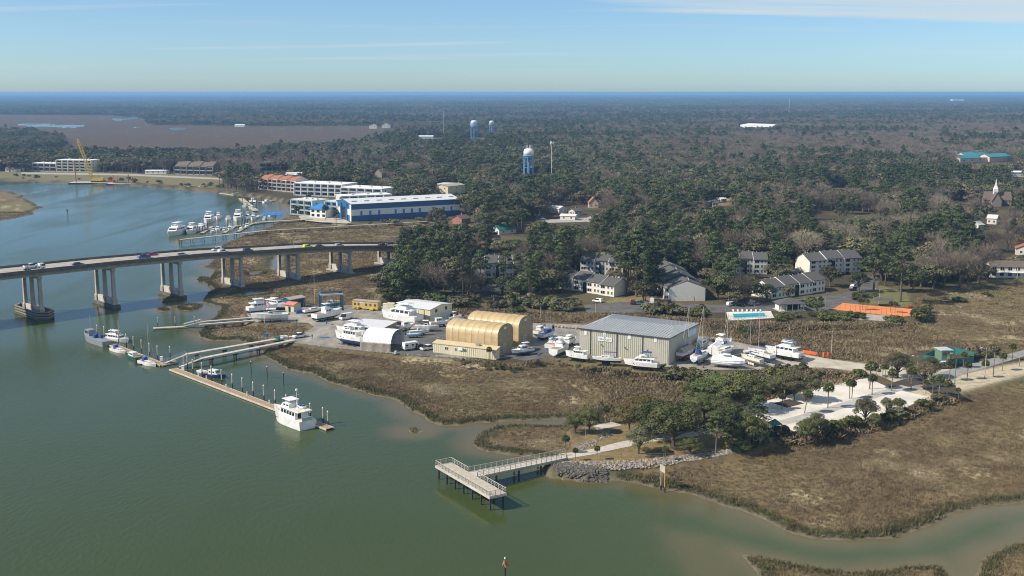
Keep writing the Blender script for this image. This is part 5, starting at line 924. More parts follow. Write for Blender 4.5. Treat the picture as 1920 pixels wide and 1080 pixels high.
MB().box(-.3, Lt+.1, -1.2, -.15, -.2, 2.9).build('side_container', 'timber_grey', te); ribbed(te, (-.2, -1.2), (Lt, -1.2), 0, 2.85, 'timber_grey', 26, 'cladding_rib')['kind'] = 'stuff'
A, rz, L_ = frm((741,599), (807,607.5)); cb_ = thing('workshop', 'cream metal workshop with pale low gable roof and roll doors', 'workshop', A, rz); C_ = Matrix.Rotation(-rz, 4, 'Z') @ (G(837,594,UP) - A); DP = C_.y; gwall(MB(), 0, L_, 0, DP, 5.6, 1.0).build('wall', 'cream_wall', cb_); gable(MB(), 0, L_, 0, DP, 5.75, 1.0, .25).build('roof', 'roof_pale', cb_)
for y in (.27, .72): MB().box(L_-.02, L_+.07, DP*y-DP*.2, DP*y+DP*.2, 0, 3.2).build('roll_door', 'siding_grey', cb_); win(cb_, L_, DP*y, 4.0, 1.2, 1.2, 'r', 'timber')
for x in (.14, .83): MB().box(L_*x-.12, L_*x+.12, -.12, -.005, 0, 5.5).build('downpipe', 'brick', cb_)
sb = MB().box(L_*.34, L_*.66, -.14, -.05, 3.4, 4.9).build('sign', 'white_paint', cb_); text('HINCKLEY', sb, (L_*.5, -.155, 4.1), (math.pi/2, 0, 0), .9, 'sign_ink')
A, rz, L_ = frm((654,629), (716,634)); lo = thing('flat_roof_store', 'low store building with broad pale flat roof behind the tent', 'building', A, rz); MB().box(0, L_, 0, 12.5, -.4, 3.4).build('wall', 'tan_block', lo); MB().loft([[(-.3,-.3,3.4),(L_+.3,-.3,3.4),(L_+.3,12.8,3.6),(-.3,12.8,3.6)], [(-.3,-.3,3.55),(L_+.3,-.3,3.55),(L_+.3,12.8,3.9),(-.3,12.8,3.9)]]).build('roof', 'roof_pale', lo); MB().box(L_*.3, L_*.5, -.06, .02, 0, 2.6).build('roll_door', 'siding_grey', lo)
A, rz, L_ = frm((661,579), (708,583)); yt = thing('site_office', 'yellow site office trailer beside the woods', 'trailer', A, rz); MB().box(0, L_, 0, 3, .5, 3.5).build('body', 'yellow_trailer', yt); MB().box(-.15, L_+.15, -.15, 3.15, 3.5, 3.7).build('roof', 'canvas_tan', yt)
for f_ in (.1, .25, .55, .72, .9): win(yt, L_*f_, 0, 1.7, .9, 1.0, fm='yellow_trailer')
for f_ in (.22, .8): MB().box(L_*f_-.8, L_*f_+.8, -1.3, -.02, .3, 1.0).build('steps', 'yellow_paint', yt)
wheels(yt, (L_*.45, L_*.55), 1.2); 
for ch in yt.children:
    if ch.name.startswith('wheel'): ch.location.y += 1.5
MB().box(L_*.3, L_*.42, -.05, -.005, 2.7, 3.3).build('sign', 'sign_pale_blue', yt)
A, rz, L_ = frm((533,585), (553,586)); rd = house('small white shed with a coral red roof beside the hauled yachts', (535,584), (551,585.5), 5, 3.0, .7, 'cream_wall', 'coral_roof', wins=0, side=0, name='shed', cat='shed'); MB().box(1.6, 2.6, -.06, .02, 0, 2.2).build('door', 'glass', rd)
bs = house('long low shed with tan roof and blue side wall beyond the coral roofed one', (545,578), (572,573), 5, 3.6, .6, 'shed_blue', 'canvas_tan', wins=0, side=0, name='shed', cat='shed'); MB().box(4, 6.4, -.06, .02, 0, 2.8).build('door', 'glass', bs)
b = G(569,587,UP); tp = thing('tarpaulin_stack', 'stack of goods under a blue tarpaulin in the boatyard', 'tarpaulin', (b.x, b.y, UP+.05), .3); MB().loft([[(-3,-1,0),(3,-1.1,0),(3.1,1,0),(-3,1.1,0)], [(-2.8,-.7,1.3),(-.5,-.8,1.9),(2.6,-.6,1.1),(2.6,.7,1.2)][:0] or [(-2.7,-.7,1.2),(2.6,-.7,1.6),(2.7,.7,1.3),(-2.8,.8,1.5)]]).build('tarpaulin', 'canvas_blue', tp)
b = G(608,633,UP); tp2 = thing('tarpaulin', 'flat blue tarpaulin on the pavement beside the blue striped trawler', 'tarpaulin', (b.x, b.y, UP+.06), .1); MB().loft([[(-2,-.9,0),(2,-.7,0),(1.8,.8,0),(-1.7,.9,0)], [(-1.9,-.8,.15),(1.9,-.6,.3),(1.6,.7,.2),(-1.6,.8,.12)]]).build('sheet', 'blue_gel', tp2)
for i, (x, y, s_, m, l) in enumerate(((521,638,(1.5,1.0,1.3),'teal_fence','teal waste bin at the head of the walkway'), (529,636,(1.2,.9,1.2),'white_paint','white locker beside the teal bin'), (536,635,(1.0,.8,1.1),'white_paint','white drum box nearest the parked pickup'), (499,632,(1.2,1.0,1.2),'blue_gel','blue bin at the upper walkway head'), (733,583,(3.2,2.4,3.2),'cream_wall','cream tank box left of the cream workshop'), (724,582,(2.2,2.0,2.8),'siding','pale utility box by the workshop fence'))):
    box_thing('storage_bin', l, 'bin', (x, y), s_, m, rz=-.2)
# travel lift
b = G(621,580,UP); tl = thing('boat_hoist', 'blue gantry boat hoist straddling a small cruiser', 'boat hoist', (b.x, b.y, UP+.05), R(15)); hw_, hl = 3.4, 4.4
for x in (-hl, hl):
    for y in (-hw_, hw_): lg = MB().box(x-.3, x+.3, y-.3, y+.3, .5, 6.4).build('leg', 'lift_blue', tl); MB().cyl((x, y-.28, .5), (x, y+.28, .5), .5, .5, 12).build('wheel', 'rubber', tl)
for y in (-hw_, hw_): MB().box(-hl-.3, hl+.3, y-.3, y+.3, 6.41, 7.0).build('side_beam', 'lift_blue' if y > 0 else 'siding_grey', tl); MB().box(-hl+.31, hl-.31, y-.2, y+.2, 1.2, 1.6).build('lower_beam', 'lift_blue', tl)
MB().box(-hl-.3, -hl+.3, -hw_+.31, hw_-.31, 6.45, 7.05).build('cross_beam', 'lift_blue', tl)
for x in (-2, 2): MB().box(x-.12, x+.12, -2.2, 2.2, 1.25, 1.4).build('sling', 'yellow_paint', tl); [MB().cyl((x, s_*2.2, 1.3), (x, s_*hw_*.95, 6.4), .04, .04, 4).build('cable', 'rubber', tl) for s_ in (-1, 1)]
# flagpole
b = G(496,606,UP); h = hgt(b, 556); fp = thing('flagpole', 'tall white flagpole with a drooping striped flag', 'flagpole', (b.x, b.y, UP+.04)); MB().cyl((0,0,0), (0,0,h), .09, .05, 6).build('pole', 'white_paint', fp); f_ = link('flag', None, fp)
for i in range(9):
    t0, t1 = i/9, (i+1)/9; MB().loft([[(.08+1.9*u, .18*math.sin(u*5), h-.9-u*2.0 - 2.2*t_), (.08+1.9*u, .18*math.sin(u*5)+.03, h-.9-u*2.0 - 2.2*t_)] + [(.08+1.9*u, .18*math.sin(u*5)+.03, h-.9-u*2.0 - 2.2*t1), (.08+1.9*u, .18*math.sin(u*5), h-.9-u*2.0 - 2.2*t1)] for u in (0, .25, .5, .75, 1) for t_ in (t0,)]).build('stripe', 'flag_red' if i % 2 == 0 else 'flag_white', f_)
# ---------------------------------------------------------------- boats ashore
Y = lambda kind, label, st, bo, **k: boat(kind, label, st, bo, land=True, **k)
Y('yacht', 'white flybridge yacht with blue bottom on the left yard edge', (465,590), (521,584), bot='blue_bottom', L_=14.5)
Y('yacht', 'white sleek motor yacht behind the flagpole without a flybridge', (498,578), (538,583), bot='black_bottom', L_=12, extra=('low',))
Y('console', 'white centre console fishing boat on blocks beside the flagpole', (542,602), (469,604), bot='gelcoat', L_=13, top='grey_gel' if False else 'gelcoat')
Y('sport', 'white sport fishing yacht with raised bow in mid yard', (590,604), (640,595), bot='black_bottom', L_=15)
Y('sail', 'white sailboat ashore with a very tall mast behind the sport fisher', (572,594), (604,589), L_=10, mh=16, bot='navy')
Y('cuddy', 'teal hulled cruiser hanging in the blue boat hoist', (608,580), (634,580), top='teal_gel', bot='teal_gel', L_=8, lift=1.1)
Y('trawl', 'white trawler with broad blue stripe on stands by the marsh edge', (682,651), (629,642), stripe='navy', bot='blue_bottom', L_=14)
Y('yacht', 'white enclosed flybridge yacht behind the blue striped trawler', (688,637), (631,629), L_=14, bot='navy')
Y('yacht', 'long white motor yacht in front of the cream workshop', (786,613), (716,602), L_=18, bot='gelcoat')
Y('cuddy', 'white cabin boat behind the white arched tent', (748,622), (775,617), L_=8.5)
Y('console', 'white console boat with T top facing the tan shed', (778,621), (824,622), L_=10.5, bot='gelcoat')
Y('cuddy', 'white cabin boat parked nearest the workshop roll doors', (808,614), (842,611), L_=9)
Y('console', 'pale blue bottomed console boat on dark asphalt', (771,630), (803,628), bot='sky_gel', L_=8.5)
Y('skiff', 'light blue open boat beside the white tent mouth', (764,634), (789,633), top='sky_gel', bot='sky_gel', L_=6)
Y('console', 'white pontoon style boat left of the far tan shed', (843,603), (864,600), L_=7)
Y('cuddy', 'white and turquoise cruiser right of the nearer tan shed', (997,664), (961,669), top='gelcoat', stripe='blue_gel', bot='blue_gel', L_=9.5, extra=('bimini',), canvas='gelcoat')
Y('cuddy', 'green bottomed boat beside the far tan shed wall', (1004,632), (1022,624), bot='green_bottom', L_=8)
Y('work', 'old white fishing boat with dark wheelhouse windows by the stone row', (1013,640), (1041,630), top='gelcoat', bot='black_bottom', L_=10)
Y('cuddy', 'white boat with bright blue canvas top left of the grey shed', (1024,664), (1053,645), L_=10, extra=('bimini',))
Y('yacht', 'white boat squeezed against the left wall of the grey shed', (1058,652), (1080,643), L_=9.5, extra=('low',), bot='navy')
Y('sport', 'white cabin cruiser seen from its stern left of the grey shed', (1034,672), (1070,656), L_=11, bot='gelcoat')
Y('trawl', 'small white trawler with green bottom before the grey shed', (1104,680), (1060,674), L_=8.6, bot='green_bottom')
Y('sail', 'white sailboat with slender mast in front of the grey shed sign', (1164,687), (1110,684), L_=10.8, mh=12.5, bot='navy', extra=('dodger',), canvas='canvas_grey')
Y('yacht', 'white motor yacht with red bottom and blue canvas before the grey shed', (1234,696), (1169,690), L_=12.8, bot='red_bottom', extra=('low', 'bimini'))
Y('skiff', 'green small boat at the right corner of the grey shed', (1232,692), (1248,690), top='green_gel', bot='green_bottom', L_=4.5)
Y('sail', 'sailboat under a tan cover at the right wall of the grey shed', (1272,680), (1302,666), L_=10.5, mh=14.5, extra=('cover',), canvas='canvas_tan', bot='brick')
Y('cuddy', 'grey green covered boat beside the right wall of the grey shed', (1303,664), (1329,651), L_=10, top='canvas_grey', extra=('cover',), canvas='canvas_grey')
Y('sail', 'sailboat with blue boom canvas at the right yard front', (1296,688), (1331,671), L_=10.5, mh=15, bot='sky_gel', extra=('dodger',))
Y('sport', 'big white wrapped sport boat in the right yard', (1332,671), (1374,654), L_=12.5, bot='gelcoat', extra=('wrap',))
Y('sail', 'bare masted sailboat between the wrapped boats', (1344,676), (1376,664), L_=10, mh=11.5, bot='gelcoat')
Y('console', 'long white wrapped hull at the front of the right yard', (1338,687), (1392,692), L_=12, extra=('wrap',), bot='gelcoat')
Y('sail', 'cream sailboat with tall mast at the edge of the right yard', (1428,690), (1389,679), L_=10, mh=12, top='cream_gel', bot='cream_gel')
Y('sail', 'white racing sailboat with blue rudder in the right yard', (1449,684), (1402,670), L_=11, mh=13.5, bot='blue_bottom')
Y('yacht', 'tall white trawler yacht with navy canvas at the right yard end', (1496,678), (1440,668), L_=15, bot='black_bottom', extra=('bimini',), canvas='navy')
Y('skiff', 'small white tender under the trees of the right yard', (1392,668), (1408,664), L_=4.5)
for i, (a, b, l) in enumerate((((1503,661),(1533,666),'long orange float beside the track'), ((1424,671),(1453,676),'orange float under the right yard sailboats'), ((1545,690),(1543,689),''))):
    if not l: continue
    A, rz, L_ = frm(a, b); o = thing('orange_float', l, 'float', A, rz); MB().loft([[(0,-.3,.2),(0,.3,.2),(0,.3,.6),(0,-.3,.6)], [(.6,-.5,.05),(.6,.5,.05),(.6,.5,.8),(.6,-.5,.8)], [(L_-.6,-.5,.05),(L_-.6,.5,.05),(L_-.6,.5,.8),(L_-.6,-.5,.8)], [(L_,-.3,.2),(L_,.3,.2),(L_,.3,.6),(L_,-.3,.6)]]).build('hull', 'orange_paint', o); MB().box(.8, L_-.8, -.35, .35, .8, .9).build('top_plank', 'orange_paint', o)
b = G(1548,669,UP); oc = thing('orange_crate', 'open orange steel crate beside the track', 'crate', (b.x, b.y, UP+.05), .1)
for x in (-.8, .8): MB().box(x-.08, x+.08, -.6, .6, 0, 1.5).build('side', 'orange_paint', oc)
for z in (0, .7, 1.4): MB().box(-.72, .72, -.6, -.5, z, z+.12).build('bar', 'orange_paint', oc)
MB().box(-.72, .72, -.45, .55, .05, .12).build('floor_panel', 'orange_paint', oc)
A, rz, L_ = frm((1334,643), (1353,640)); trl = thing('boat_trailer', 'empty dark boat trailer behind the grey shed', 'trailer', A, rz)
for y in (-.7, .7): MB().box(0, L_*.8, y-.08, y+.08, .5, .65).build('rail', 'rubber', trl)
MB().cyl((L_*.8, 0, .55), (L_, 0, .55), .06, .06, 5).build('drawbar', 'rubber', trl); [MB().box(x, x+.12, -.62, .62, .5, .62).build('cross_bar', 'rubber', trl) for x in (.2, L_*.4, L_*.75)]; wheels(trl, (L_*.25, L_*.4), .9)
# ---------------------------------------------------------------- vehicles on land
def park(kind, col, a, b, label, group='parked vehicles'):
    A, rz, L_ = frm(a, b); B = G(*b, UP); c = (A + B)/2; return car(kind, col, (c.x, c.y, UP+.11), rz, label, group)
park('pickup', 'car_white', (574,631), (550,635), 'white pickup truck parked at the walkway head')
park('van', 'car_white', (660,597), (638,601), 'white van beside the sport fishing yacht')
park('pickup', 'car_white', (797,657), (808,655), 'white pickup truck left of the tan shed annex')
park('suv', 'car_black', (784,655), (791,653), 'black car next to the camper trailer'); park('suv', 'car_black', (848,596), (858,594), 'dark car behind the tan sheds'); park('pickup', 'car_silver', (858,599), (868,597), 'silver pickup behind the tan sheds')
b = G(770,656,UP); cp = thing('camper_trailer', 'white camper trailer with grey stripe by the tent mouth', 'camper', (b.x, b.y, UP+.1), R(35)); MB().loft([[(-2.9,-1.15,.6),(2.9,-1.15,.6),(2.9,1.15,.6),(-2.9,1.15,.6)], [(-3,-1.15,1.6),(3.1,-1.15,1.6),(3.1,1.15,1.6),(-3,1.15,1.6)], [(-2.7,-1.05,2.8),(2.4,-1.05,2.8),(2.4,1.05,2.8),(-2.7,1.05,2.8)]]).build('body', 'car_white', cp); wheels(cp, (-.5, .4), 1.1)
for x in (-2, .3, 1.8): MB().box(x-.5, x+.5, -1.18, -1.1, 1.6, 2.2).build('window', 'glass', cp)
MB().box(-2.8, 2.8, -1.17, -1.15, 1.0, 1.3).build('stripe', 'steel', cp); MB().box(2.95, 3.05, -.9, .9, 1.5, 2.2).build('front_window', 'glass', cp)
for kind, col, a, b, l in (('suv','car_white',(1128,568),(1114,566),'white car parked below the left condo block'), ('suv','car_maroon',(1186,572),(1187,568),'maroon car in the condo car park'), ('pickup','car_green',(1193,571),(1203,572),'teal pickup in the condo car park'), ('van','car_white',(1222,572),(1223,565),'white van in the condo car park'), ('suv','car_black',(1254,571),(1255,567),'black car in front of the gable end condo'), ('suv','car_white',(1367,574),(1377,573),'white car behind the pool'), ('suv','car_black',(1380,574),(1390,574),'black car behind the pool'), ('suv','car_silver',(1408,573),(1418,572),'silver car behind the pool'), ('suv','car_white',(1594,542),(1607,537),'white car on the lane beside the end condo'), ('suv','car_black',(1594,546),(1604,543),'black car on the lane beside the end condo'), ('sedan','car_white',(1572,516),(1582,514),'white car beside the upper right condo'), ('sedan','car_black',(1584,515),(1592,514),'black car beside the upper right condo'), ('suv','car_black',(873,536),(872,531),'black car in the car park among the pines'), ('suv','car_silver',(882,536),(884,531),'silver car in the car park among the pines'), ('sedan','car_blue',(921,531),(927,530),'blue car in the car park among the pines'), ('sedan','car_white',(930,532),(940,531),'white car in the car park among the pines'), ('suv','car_white',(1903,488),(1915,486),'white car above the riverside house at the right edge'), ('sedan','car_red',(1034,397),(1046,397),'red car on the street in the woods'), ('sedan','car_white',(1013,412),(1022,411),'white car on the street in the woods')):
    park(kind, col, a, b, l)
# ---------------------------------------------------------------- condos, pool, court
condo('white two storey condo row left of the gable end block', (1048,541), (1153,556.5), 11.3, 4.9, 2.5, 2, 4, ((.2,0),(.9,.5),(.4,0),(-.1,-.7)))
A, rz, L_ = frm((1254,564.5), (1322,564)); gb = thing('condo_block', 'white condo block showing its blank gable end to the camera', 'building', A, rz, 'white condo blocks'); gwall(MB(), 0, L_, 0, 56, 5.6, 3.0, 'y').build('wall', 'siding', gb)
for i in range(4): r_ = gable(MB(), 0, L_, i*14+.45, (i+1)*14-.45, 5.75+(.0,.5,.2,.6)[i], 3.2, .43, axis='y').build('roof', 'shingle', gb); [MB().cyl((L_*.5+1, i*14+y, 8.0), (L_*.5+1, i*14+y, 9.6), .12, .12, 6).build('vent_pipe', 'white_paint', r_) for y in (2.5, 6)]
for y in range(10):
    for z in (.9, 3.8): win(gb, 0, 2.5+y*5.3, z, 2.0, 1.3, 'l'); win(gb, L_, 2.5+y*5.3, z, 2.0, 1.3, 'r')
MB().box(-1.6, -.02, 1.2, 5.5, 0, 5.6).build('side_bay', 'siding', gb)
for z in (1.0, 3.8): win(gb, -.8, 1.2, z, 1.2, 1.2)
condo('white two storey condo row above the swimming pool', (1444,561), (1547,546.5), 11.5, 5.2, 2.7, 2, 4, ((-.2,-.6),(.3,0),(.0,-.5),(.4,.3)))
condo('white three storey condo row at the upper right of the complex', (1516,515), (1612,509), 12, 7.0, 3.0, 3, 3, ((-.2,-.6),(.4,0),(.1,-.6)))
condo('grey white condo block half hidden behind pines on the left', (884,521), (988,520), 12, 6.6, 3.0, 2, 4, ((0,0),(.5,.6),(.1,-.5),(.5,.4)), 'siding_grey')
condo('grey white three storey condo block behind the left condo row', (1088,517), (1168,521), 12, 7.4, 2.0, 3, 3, ((0,0),(.4,.6),(.1,-.5)), 'siding_grey')
condo('grey white three storey condo block behind the dark oaks', (1362,513), (1438,514), 12, 7.2, 2.6, 3, 3, ((0,0),(.4,.6),(.1,-.5)), 'siding_grey')
pl = thing('swimming_pool', 'turquoise swimming pool on the white terrace', 'pool', (0,0,0)); P = [G(a, b, UP+.37) for a, b in ((1372,588.5),(1434,586.5),(1438,593.5),(1376,596.5))]; MB().prism([(p.x, p.y) for p in P], UP+.2, UP+.39).build('water', 'pool_blue', pl)
for i in range(4):
    p, q = P[i], P[(i+1) % 4]; d = (q-p).normalized(); n_ = Vector((d.y, -d.x, 0))*.25; MB().loft([[p-n_*.0+Vector((0,0,-.1)), p+n_+Vector((0,0,-.1)), p+n_+Vector((0,0,.08)), p+Vector((0,0,.08))], [q+Vector((0,0,-.1)), q+n_+Vector((0,0,-.1)), q+n_+Vector((0,0,.08)), q+Vector((0,0,.08))]]).build('coping', 'bright_concrete', pl)
A, rz, L_ = frm((1364,601), (1452,596.5)); fn = thing('pool_fence', 'white retaining wall and railing in front of the pool', 'fence', A, rz); MB().box(0, L_, -.2, 0, -1.2, .36).build('wall', 'white_paint', fn)
for i in range(18): MB().cyl((L_*i/17, -.1, .36), (L_*i/17, -.1, 1.5), .03, .03, 4).build('post', 'downpipe', fn)
for z in (.6, 1.45): MB().cyl((0,-.1,z), (L_,-.1,z), .025, .025, 4).build('rail', 'downpipe', fn)
for i in range(7): b = G(1375+i*8.5, 584.5, UP+.35); lo_ = thing('sun_lounger', 'white sun lounger in the row behind the pool', 'lounger', (b.x, b.y, UP+.36), 1.5, 'pool loungers'); MB().box(-.9, .4, -.3, .3, .25, .33).build('seat', 'white_paint', lo_); MB().loft([[(.4,-.3,.25),(.4,.3,.25),(.4,.3,.33),(.4,-.3,.33)], [(1.0,-.3,.7),(1.0,.3,.7),(1.0,.3,.78),(1.0,-.3,.78)]]).build('backrest', 'white_paint', lo_); [MB().box(x, x+.08, -.28, .28, 0, .25).build('leg', 'white_paint', lo_) for x in (-.7, .25)]
A, rz, L_ = frm((1463,584.5), (1508,583)); ph = thing('pool_house', 'pool pavilion with grey hipped roof and open porch', 'pavilion', A, rz); MB().box(.4, L_*.35, 2.5, 6.5, -.6, 2.9).build('wall', 'siding', ph); MB().box(-.5, L_+.5, -.5, 7, -.6, .25).build('base', 'concrete_pale', ph); MB().loft([[(-.6,-.6,2.9),(L_+.6,-.6,2.9),(L_+.6,7.2,2.9),(-.6,7.2,2.9)], [(-.6,-.6,3.1),(L_+.6,-.6,3.1),(L_+.6,7.2,3.1),(-.6,7.2,3.1)], [(L_*.42,3.2,5.1),(L_*.58,3.2,5.1),(L_*.58,3.4,5.1),(L_*.42,3.4,5.1)]]).build('roof', 'shingle', ph); MB().box(L_*.36, L_-.4, 3.2, 6.5, .25, 2.9).build('glazed_room', 'glass', ph)
for i in range(5): MB().box(.2+(L_-.6)*i/4, .45+(L_-.6)*i/4, -.1, .15, .25, 2.9).build('column', 'white_paint', ph)
A, rz, L_ = frm((1556,580), (1692,595)); cf_ = thing('court_fence', 'tall wire fence along the front of the orange court', 'fence', A, rz)
for i in range(15): MB().cyl((L_*i/14, 0, 0), (L_*i/14, 0, 2.8), .045, .045, 4).build('post', 'downpipe', cf_)
for z in (.1, 2.75): MB().cyl((0,0,z), (L_,0,z), .03, .03, 4).build('rail', 'downpipe', cf_)
b = G(1656,573,UP); pv_ = thing('shade_pavilion', 'small dark roofed pavilion between court and lawn', 'pavilion', (b.x, b.y, UP+.05), -.1); MB().loft(wedge(-4.2, 4.2, 2.2, 1.4, 2.4, 3.1, .4, .4)).build('roof', 'shingle', pv_)
for x in (-3.8, 3.8):
    for y in (-1.9, 1.9): MB().box(x-.1, x+.1, y-.1, y+.1, 0, 2.4).build('post', 'timber', pv_)
for i in range(2): b = G(1704+i*5, 577-.5*i, UP); kk_ = thing('red_barrel', ('left', 'right')[i] + ' red barrel at the far end of the orange court', 'barrel', (b.x, b.y, UP+.1)); MB().lathe([(.4,0),(.5,.4),(.45,.9),(.1,.95)], 10).build('drum', 'red_paint', kk_); MB().cyl((0,0,.95), (0,0,1.0), .2, .2, 8).build('lid', 'red_paint', kk_)
for i, (x, y) in enumerate(((1612,581),(1617,581),(1625,582),(1669,586),(1678,587))): tree('palm', G(x, y, UP), 4.6, ORD[i] + ' palm from the left on the orange court', 'court palms')
# ---------------------------------------------------------------- riverside houses at the right edge and houses in the woods
hr = house('two storey brown roofed house with blue balcony rooms at the right edge', (1856,520), (1945,522), 9, 5.4, 2.2, 'siding', 'shingle_brown', wins=6, st=2, wsz=(1.8, 1.7)); MB().box(0, 24, -1.6, -.02, 2.6, 2.8).build('balcony', 'white_paint', hr); [MB().box(x-.1, x+.1, -1.6, -1.4, 0, 5.2).build('post', 'white_paint', hr) for x in (0, 6, 12, 18, 24)]
for lab, a, b, dp, h, rs_, w_, r_, ax, nw, st in (
    ('cream house with clay roof at the right edge above the parked car', (1904,478),(1945,480),9,3.6,2.6,'siding','roof_clay','y',2,1), ('white bungalow with brown roof behind the court pines', (1716,502),(1742,503),8,3,2,'siding','shingle_brown','x',2,1),
    ('white house left on the wooded street', (1002,404),(1012,404),8,3,1.5,'siding','roof_pale','x',2,1), ('pale roofed house in the middle of the wooded street', (1028,398),(1048,400),9,3.4,1.6,'siding','roof_pale','x',3,1), ('white roofed garage on the wooded street', (1050,412),(1078,413),8,3,.8,'siding','roof_white','x',2,1), ('brown gabled house right on the wooded street', (1104,390),(1122,390),10,4,4,'stucco_peach','roof_clay','y',2,1), ('small grey house by the wooded street', (1078,404),(1092,403),8,3,1.6,'siding_grey','shingle','x',2,1),
    ('long dark roofed hall in the woods at right', (1550,352),(1586,350),16,4,6,'siding_dark','shingle','x',4,1), ('brick red house among bare trees', (1520,312),(1533,311),9,4,2.5,'brick','roof_clay','x',2,1), ('white house in bare woods at right', (1466,380),(1482,379),9,4,2,'siding','shingle','x',2,1), ('long low school building behind the church', (1780,362),(1842,360),14,4.2,2.4,'brick','teal_roof','x',6,1), ('white house below the church', (1850,420),(1868,421),10,4,2,'siding','roof_pale','x',2,1), ('white roofed store at the right edge', (1896,332),(1935,332),18,5,1,'stucco_white','roof_white','x',3,1), ('white house among the trees right of the clearing', (1834,432),(1845,431),8,3.5,2,'siding','roof_pale','x',2,1), ('gabled brown house behind the white flat roofed condos', (702,332),(716,333),9,4.5,4,'siding_dark','shingle_brown','y',2,1), ('brick cottage with brown roof right of the blue shed', (866,420),(882,418),9,3.4,2.2,'brick','shingle_brown','x',2,1), ('green roofed cottage beyond the bridge end', (936,440),(968,437),9,3,2.4,'siding_grey','teal_fence','x',2,1), ('white house by the grassy clearing', (1336,388),(1346,388),8,3,1.4,'siding','shingle','x',2,1), ('white truck shed at the clearing edge', (1352,380),(1362,379),5,3,.8,'stucco_white','roof_white','x',1,1), ('white bungalow on the far marsh shore at left', (440,238),(458,238),14,4,3,'siding','roof_pale','x',2,1), ('white house on the far marsh shore', (692,241),(706,241),14,7,4,'siding','roof_pale','y',2,2), ('cream house on the far marsh shore', (716,240),(732,240),14,8,5,'siding','shingle','y',2,2), ('low white house near the far water towers', (785,262),(812,262),14,6,2,'stucco_mint','roof_pale','x',3,1), ('distant white roofed hall left of centre right', (1250,243),(1262,243),30,6,2,'stucco_white','roof_white','x',3,1), ('distant long white roofed school hall', (1388,240),(1448,242),60,8,3,'stucco_white','roof_white','x',8,1), ('distant white hospital block near the horizon', (1786,192),(1808,192),60,26,1,'stucco_white','roof_white','x',6,3), ('pale house in far bare woods', (1620,242),(1634,242),18,6,3,'siding','roof_pale','x',3,1), ('cream house in far bare woods at right', (1690,246),(1702,246),18,6,3,'stucco_yellow','roof_pale','x',3,1), ('white bungalow by the river far left', (10,322),(38,322),10,3.4,2,'siding','shingle_brown','x',3,1), ('tan house hidden in trees at right of the bridge', (918,462),(940,461),9,3.2,2.4,'siding','shingle_brown','x',2,1)):
    house(lab, a, b, dp, h, rs_, w_, r_, axis=ax, wins=nw, st=st, group='houses in the woods', chim=(nw == 2 and r_ != 'roof_pale'))
# church
A, rz, L_ = frm((1846,385), (1896,386)); ch = thing('church', 'church with grey roof and white steeple in the woods', 'church', A, rz); gwall(MB(), 0, L_, 0, 12, 4.5, 6).build('wall', 'siding_dark', ch); gable(MB(), 0, L_, 0, 12, 4.7, 6, .4).build('roof', 'shingle_brown', ch); gable(MB(), L_*.2, L_*.55, -8, 3, 4.7, 6.4, .4, axis='y').build('porch_roof', 'shingle_brown', ch); gwall(MB(), L_*.2, L_*.55, -8, 3, 4.5, 6.3, 'y').build('porch_wall', 'siding_dark', ch); sx_ = L_*.4
st_ = MB().box(sx_-1.6, sx_+1.6, 1, 4.2, 8, 13).build('steeple', 'white_paint', ch); MB().loft([[(sx_-1.7,.9,13),(sx_+1.7,.9,13),(sx_+1.7,4.3,13),(sx_-1.7,4.3,13)], [(sx_-.7,1.9,15.5),(sx_+.7,1.9,15.5),(sx_+.7,3.3,15.5),(sx_-.7,3.3,15.5)], [(sx_-.04,2.56,21),(sx_+.04,2.56,21),(sx_+.04,2.64,21),(sx_-.04,2.64,21)]]).build('spire', 'white_paint', st_)
for i in range(4): win(ch, L_*(.62+.1*i), 0, 1.5, 1, 2.2)
# teal roofed school
A, rz, L_ = frm((1800,306), (1890,302)); ts = thing('school', 'large building with stepped teal roofs among the trees', 'building', A, rz); MB().box(0, L_, 0, 40, -.5, 6).build('wall', 'stucco_peach', ts)
for x0, x1, y0, y1, h in ((0,.42,0,14,6.1),(.3,.8,12,34,8.0),(.55,1.0,-4,14,6.6)): gwall(MB(), L_*x0+.2, L_*x1-.2, y0+.2, y1-.2, h, 3.4).build('wing', 'stucco_peach', ts); gable(MB(), L_*x0, L_*x1, y0, y1, h+.2, 3.6, .6).build('roof', 'teal_roof', ts)
MB().box(L_*.4, L_, 36, 46, 0, 12).build('white_wing', 'stucco_white', ts); MB().box(L_+2, L_+40, -2, 20, -.5, 6).build('side_hall', 'cream_wall', ts)
for i in range(6): win(ts, L_*(i+.5)/6, 0, 2.5, 3, 1.6)
# ---------------------------------------------------------------- marina quarter
A, rz, L_ = frm((660,415.5), (862,404)); bsd = thing('marina_shed', 'long blue and white striped marina shed with pale roof', 'shed', A, rz); Wd_ = 32; hb = 12.0
MB().box(0, L_, 0, Wd_, -.5, 4.0).build('wall', 'shed_blue', bsd); MB().box(-.01, L_+.01, -.01, Wd_+.01, 4.0, 8.2).build('wall', 'stucco_white', bsd); MB().box(.0, L_, 0, Wd_, 8.2, hb).build('wall', 'shed_blue', bsd)
gable(MB(), 0, L_, 0, Wd_, hb+.2, 2.4, .4).build('roof', 'roof_pale', bsd); gwall(MB(), .05, L_-.05, .05, Wd_-.05, hb, 2.3).build('wall', 'shed_blue', bsd)
for f_ in (.085,.165,.245,.395,.47,.545,.62,.845,.92): MB().box(L_*f_-.75, L_*f_+.75, -.1, .02, 3.7, 7.0).build('window', 'blue_roof', bsd)
for f_ in np.linspace(.05, .95, 9): MB().box(L_*f_-2, L_*f_+2, 6, 7.4, hb+1.35, hb+1.75).build('skylight', 'siding_grey', bsd)
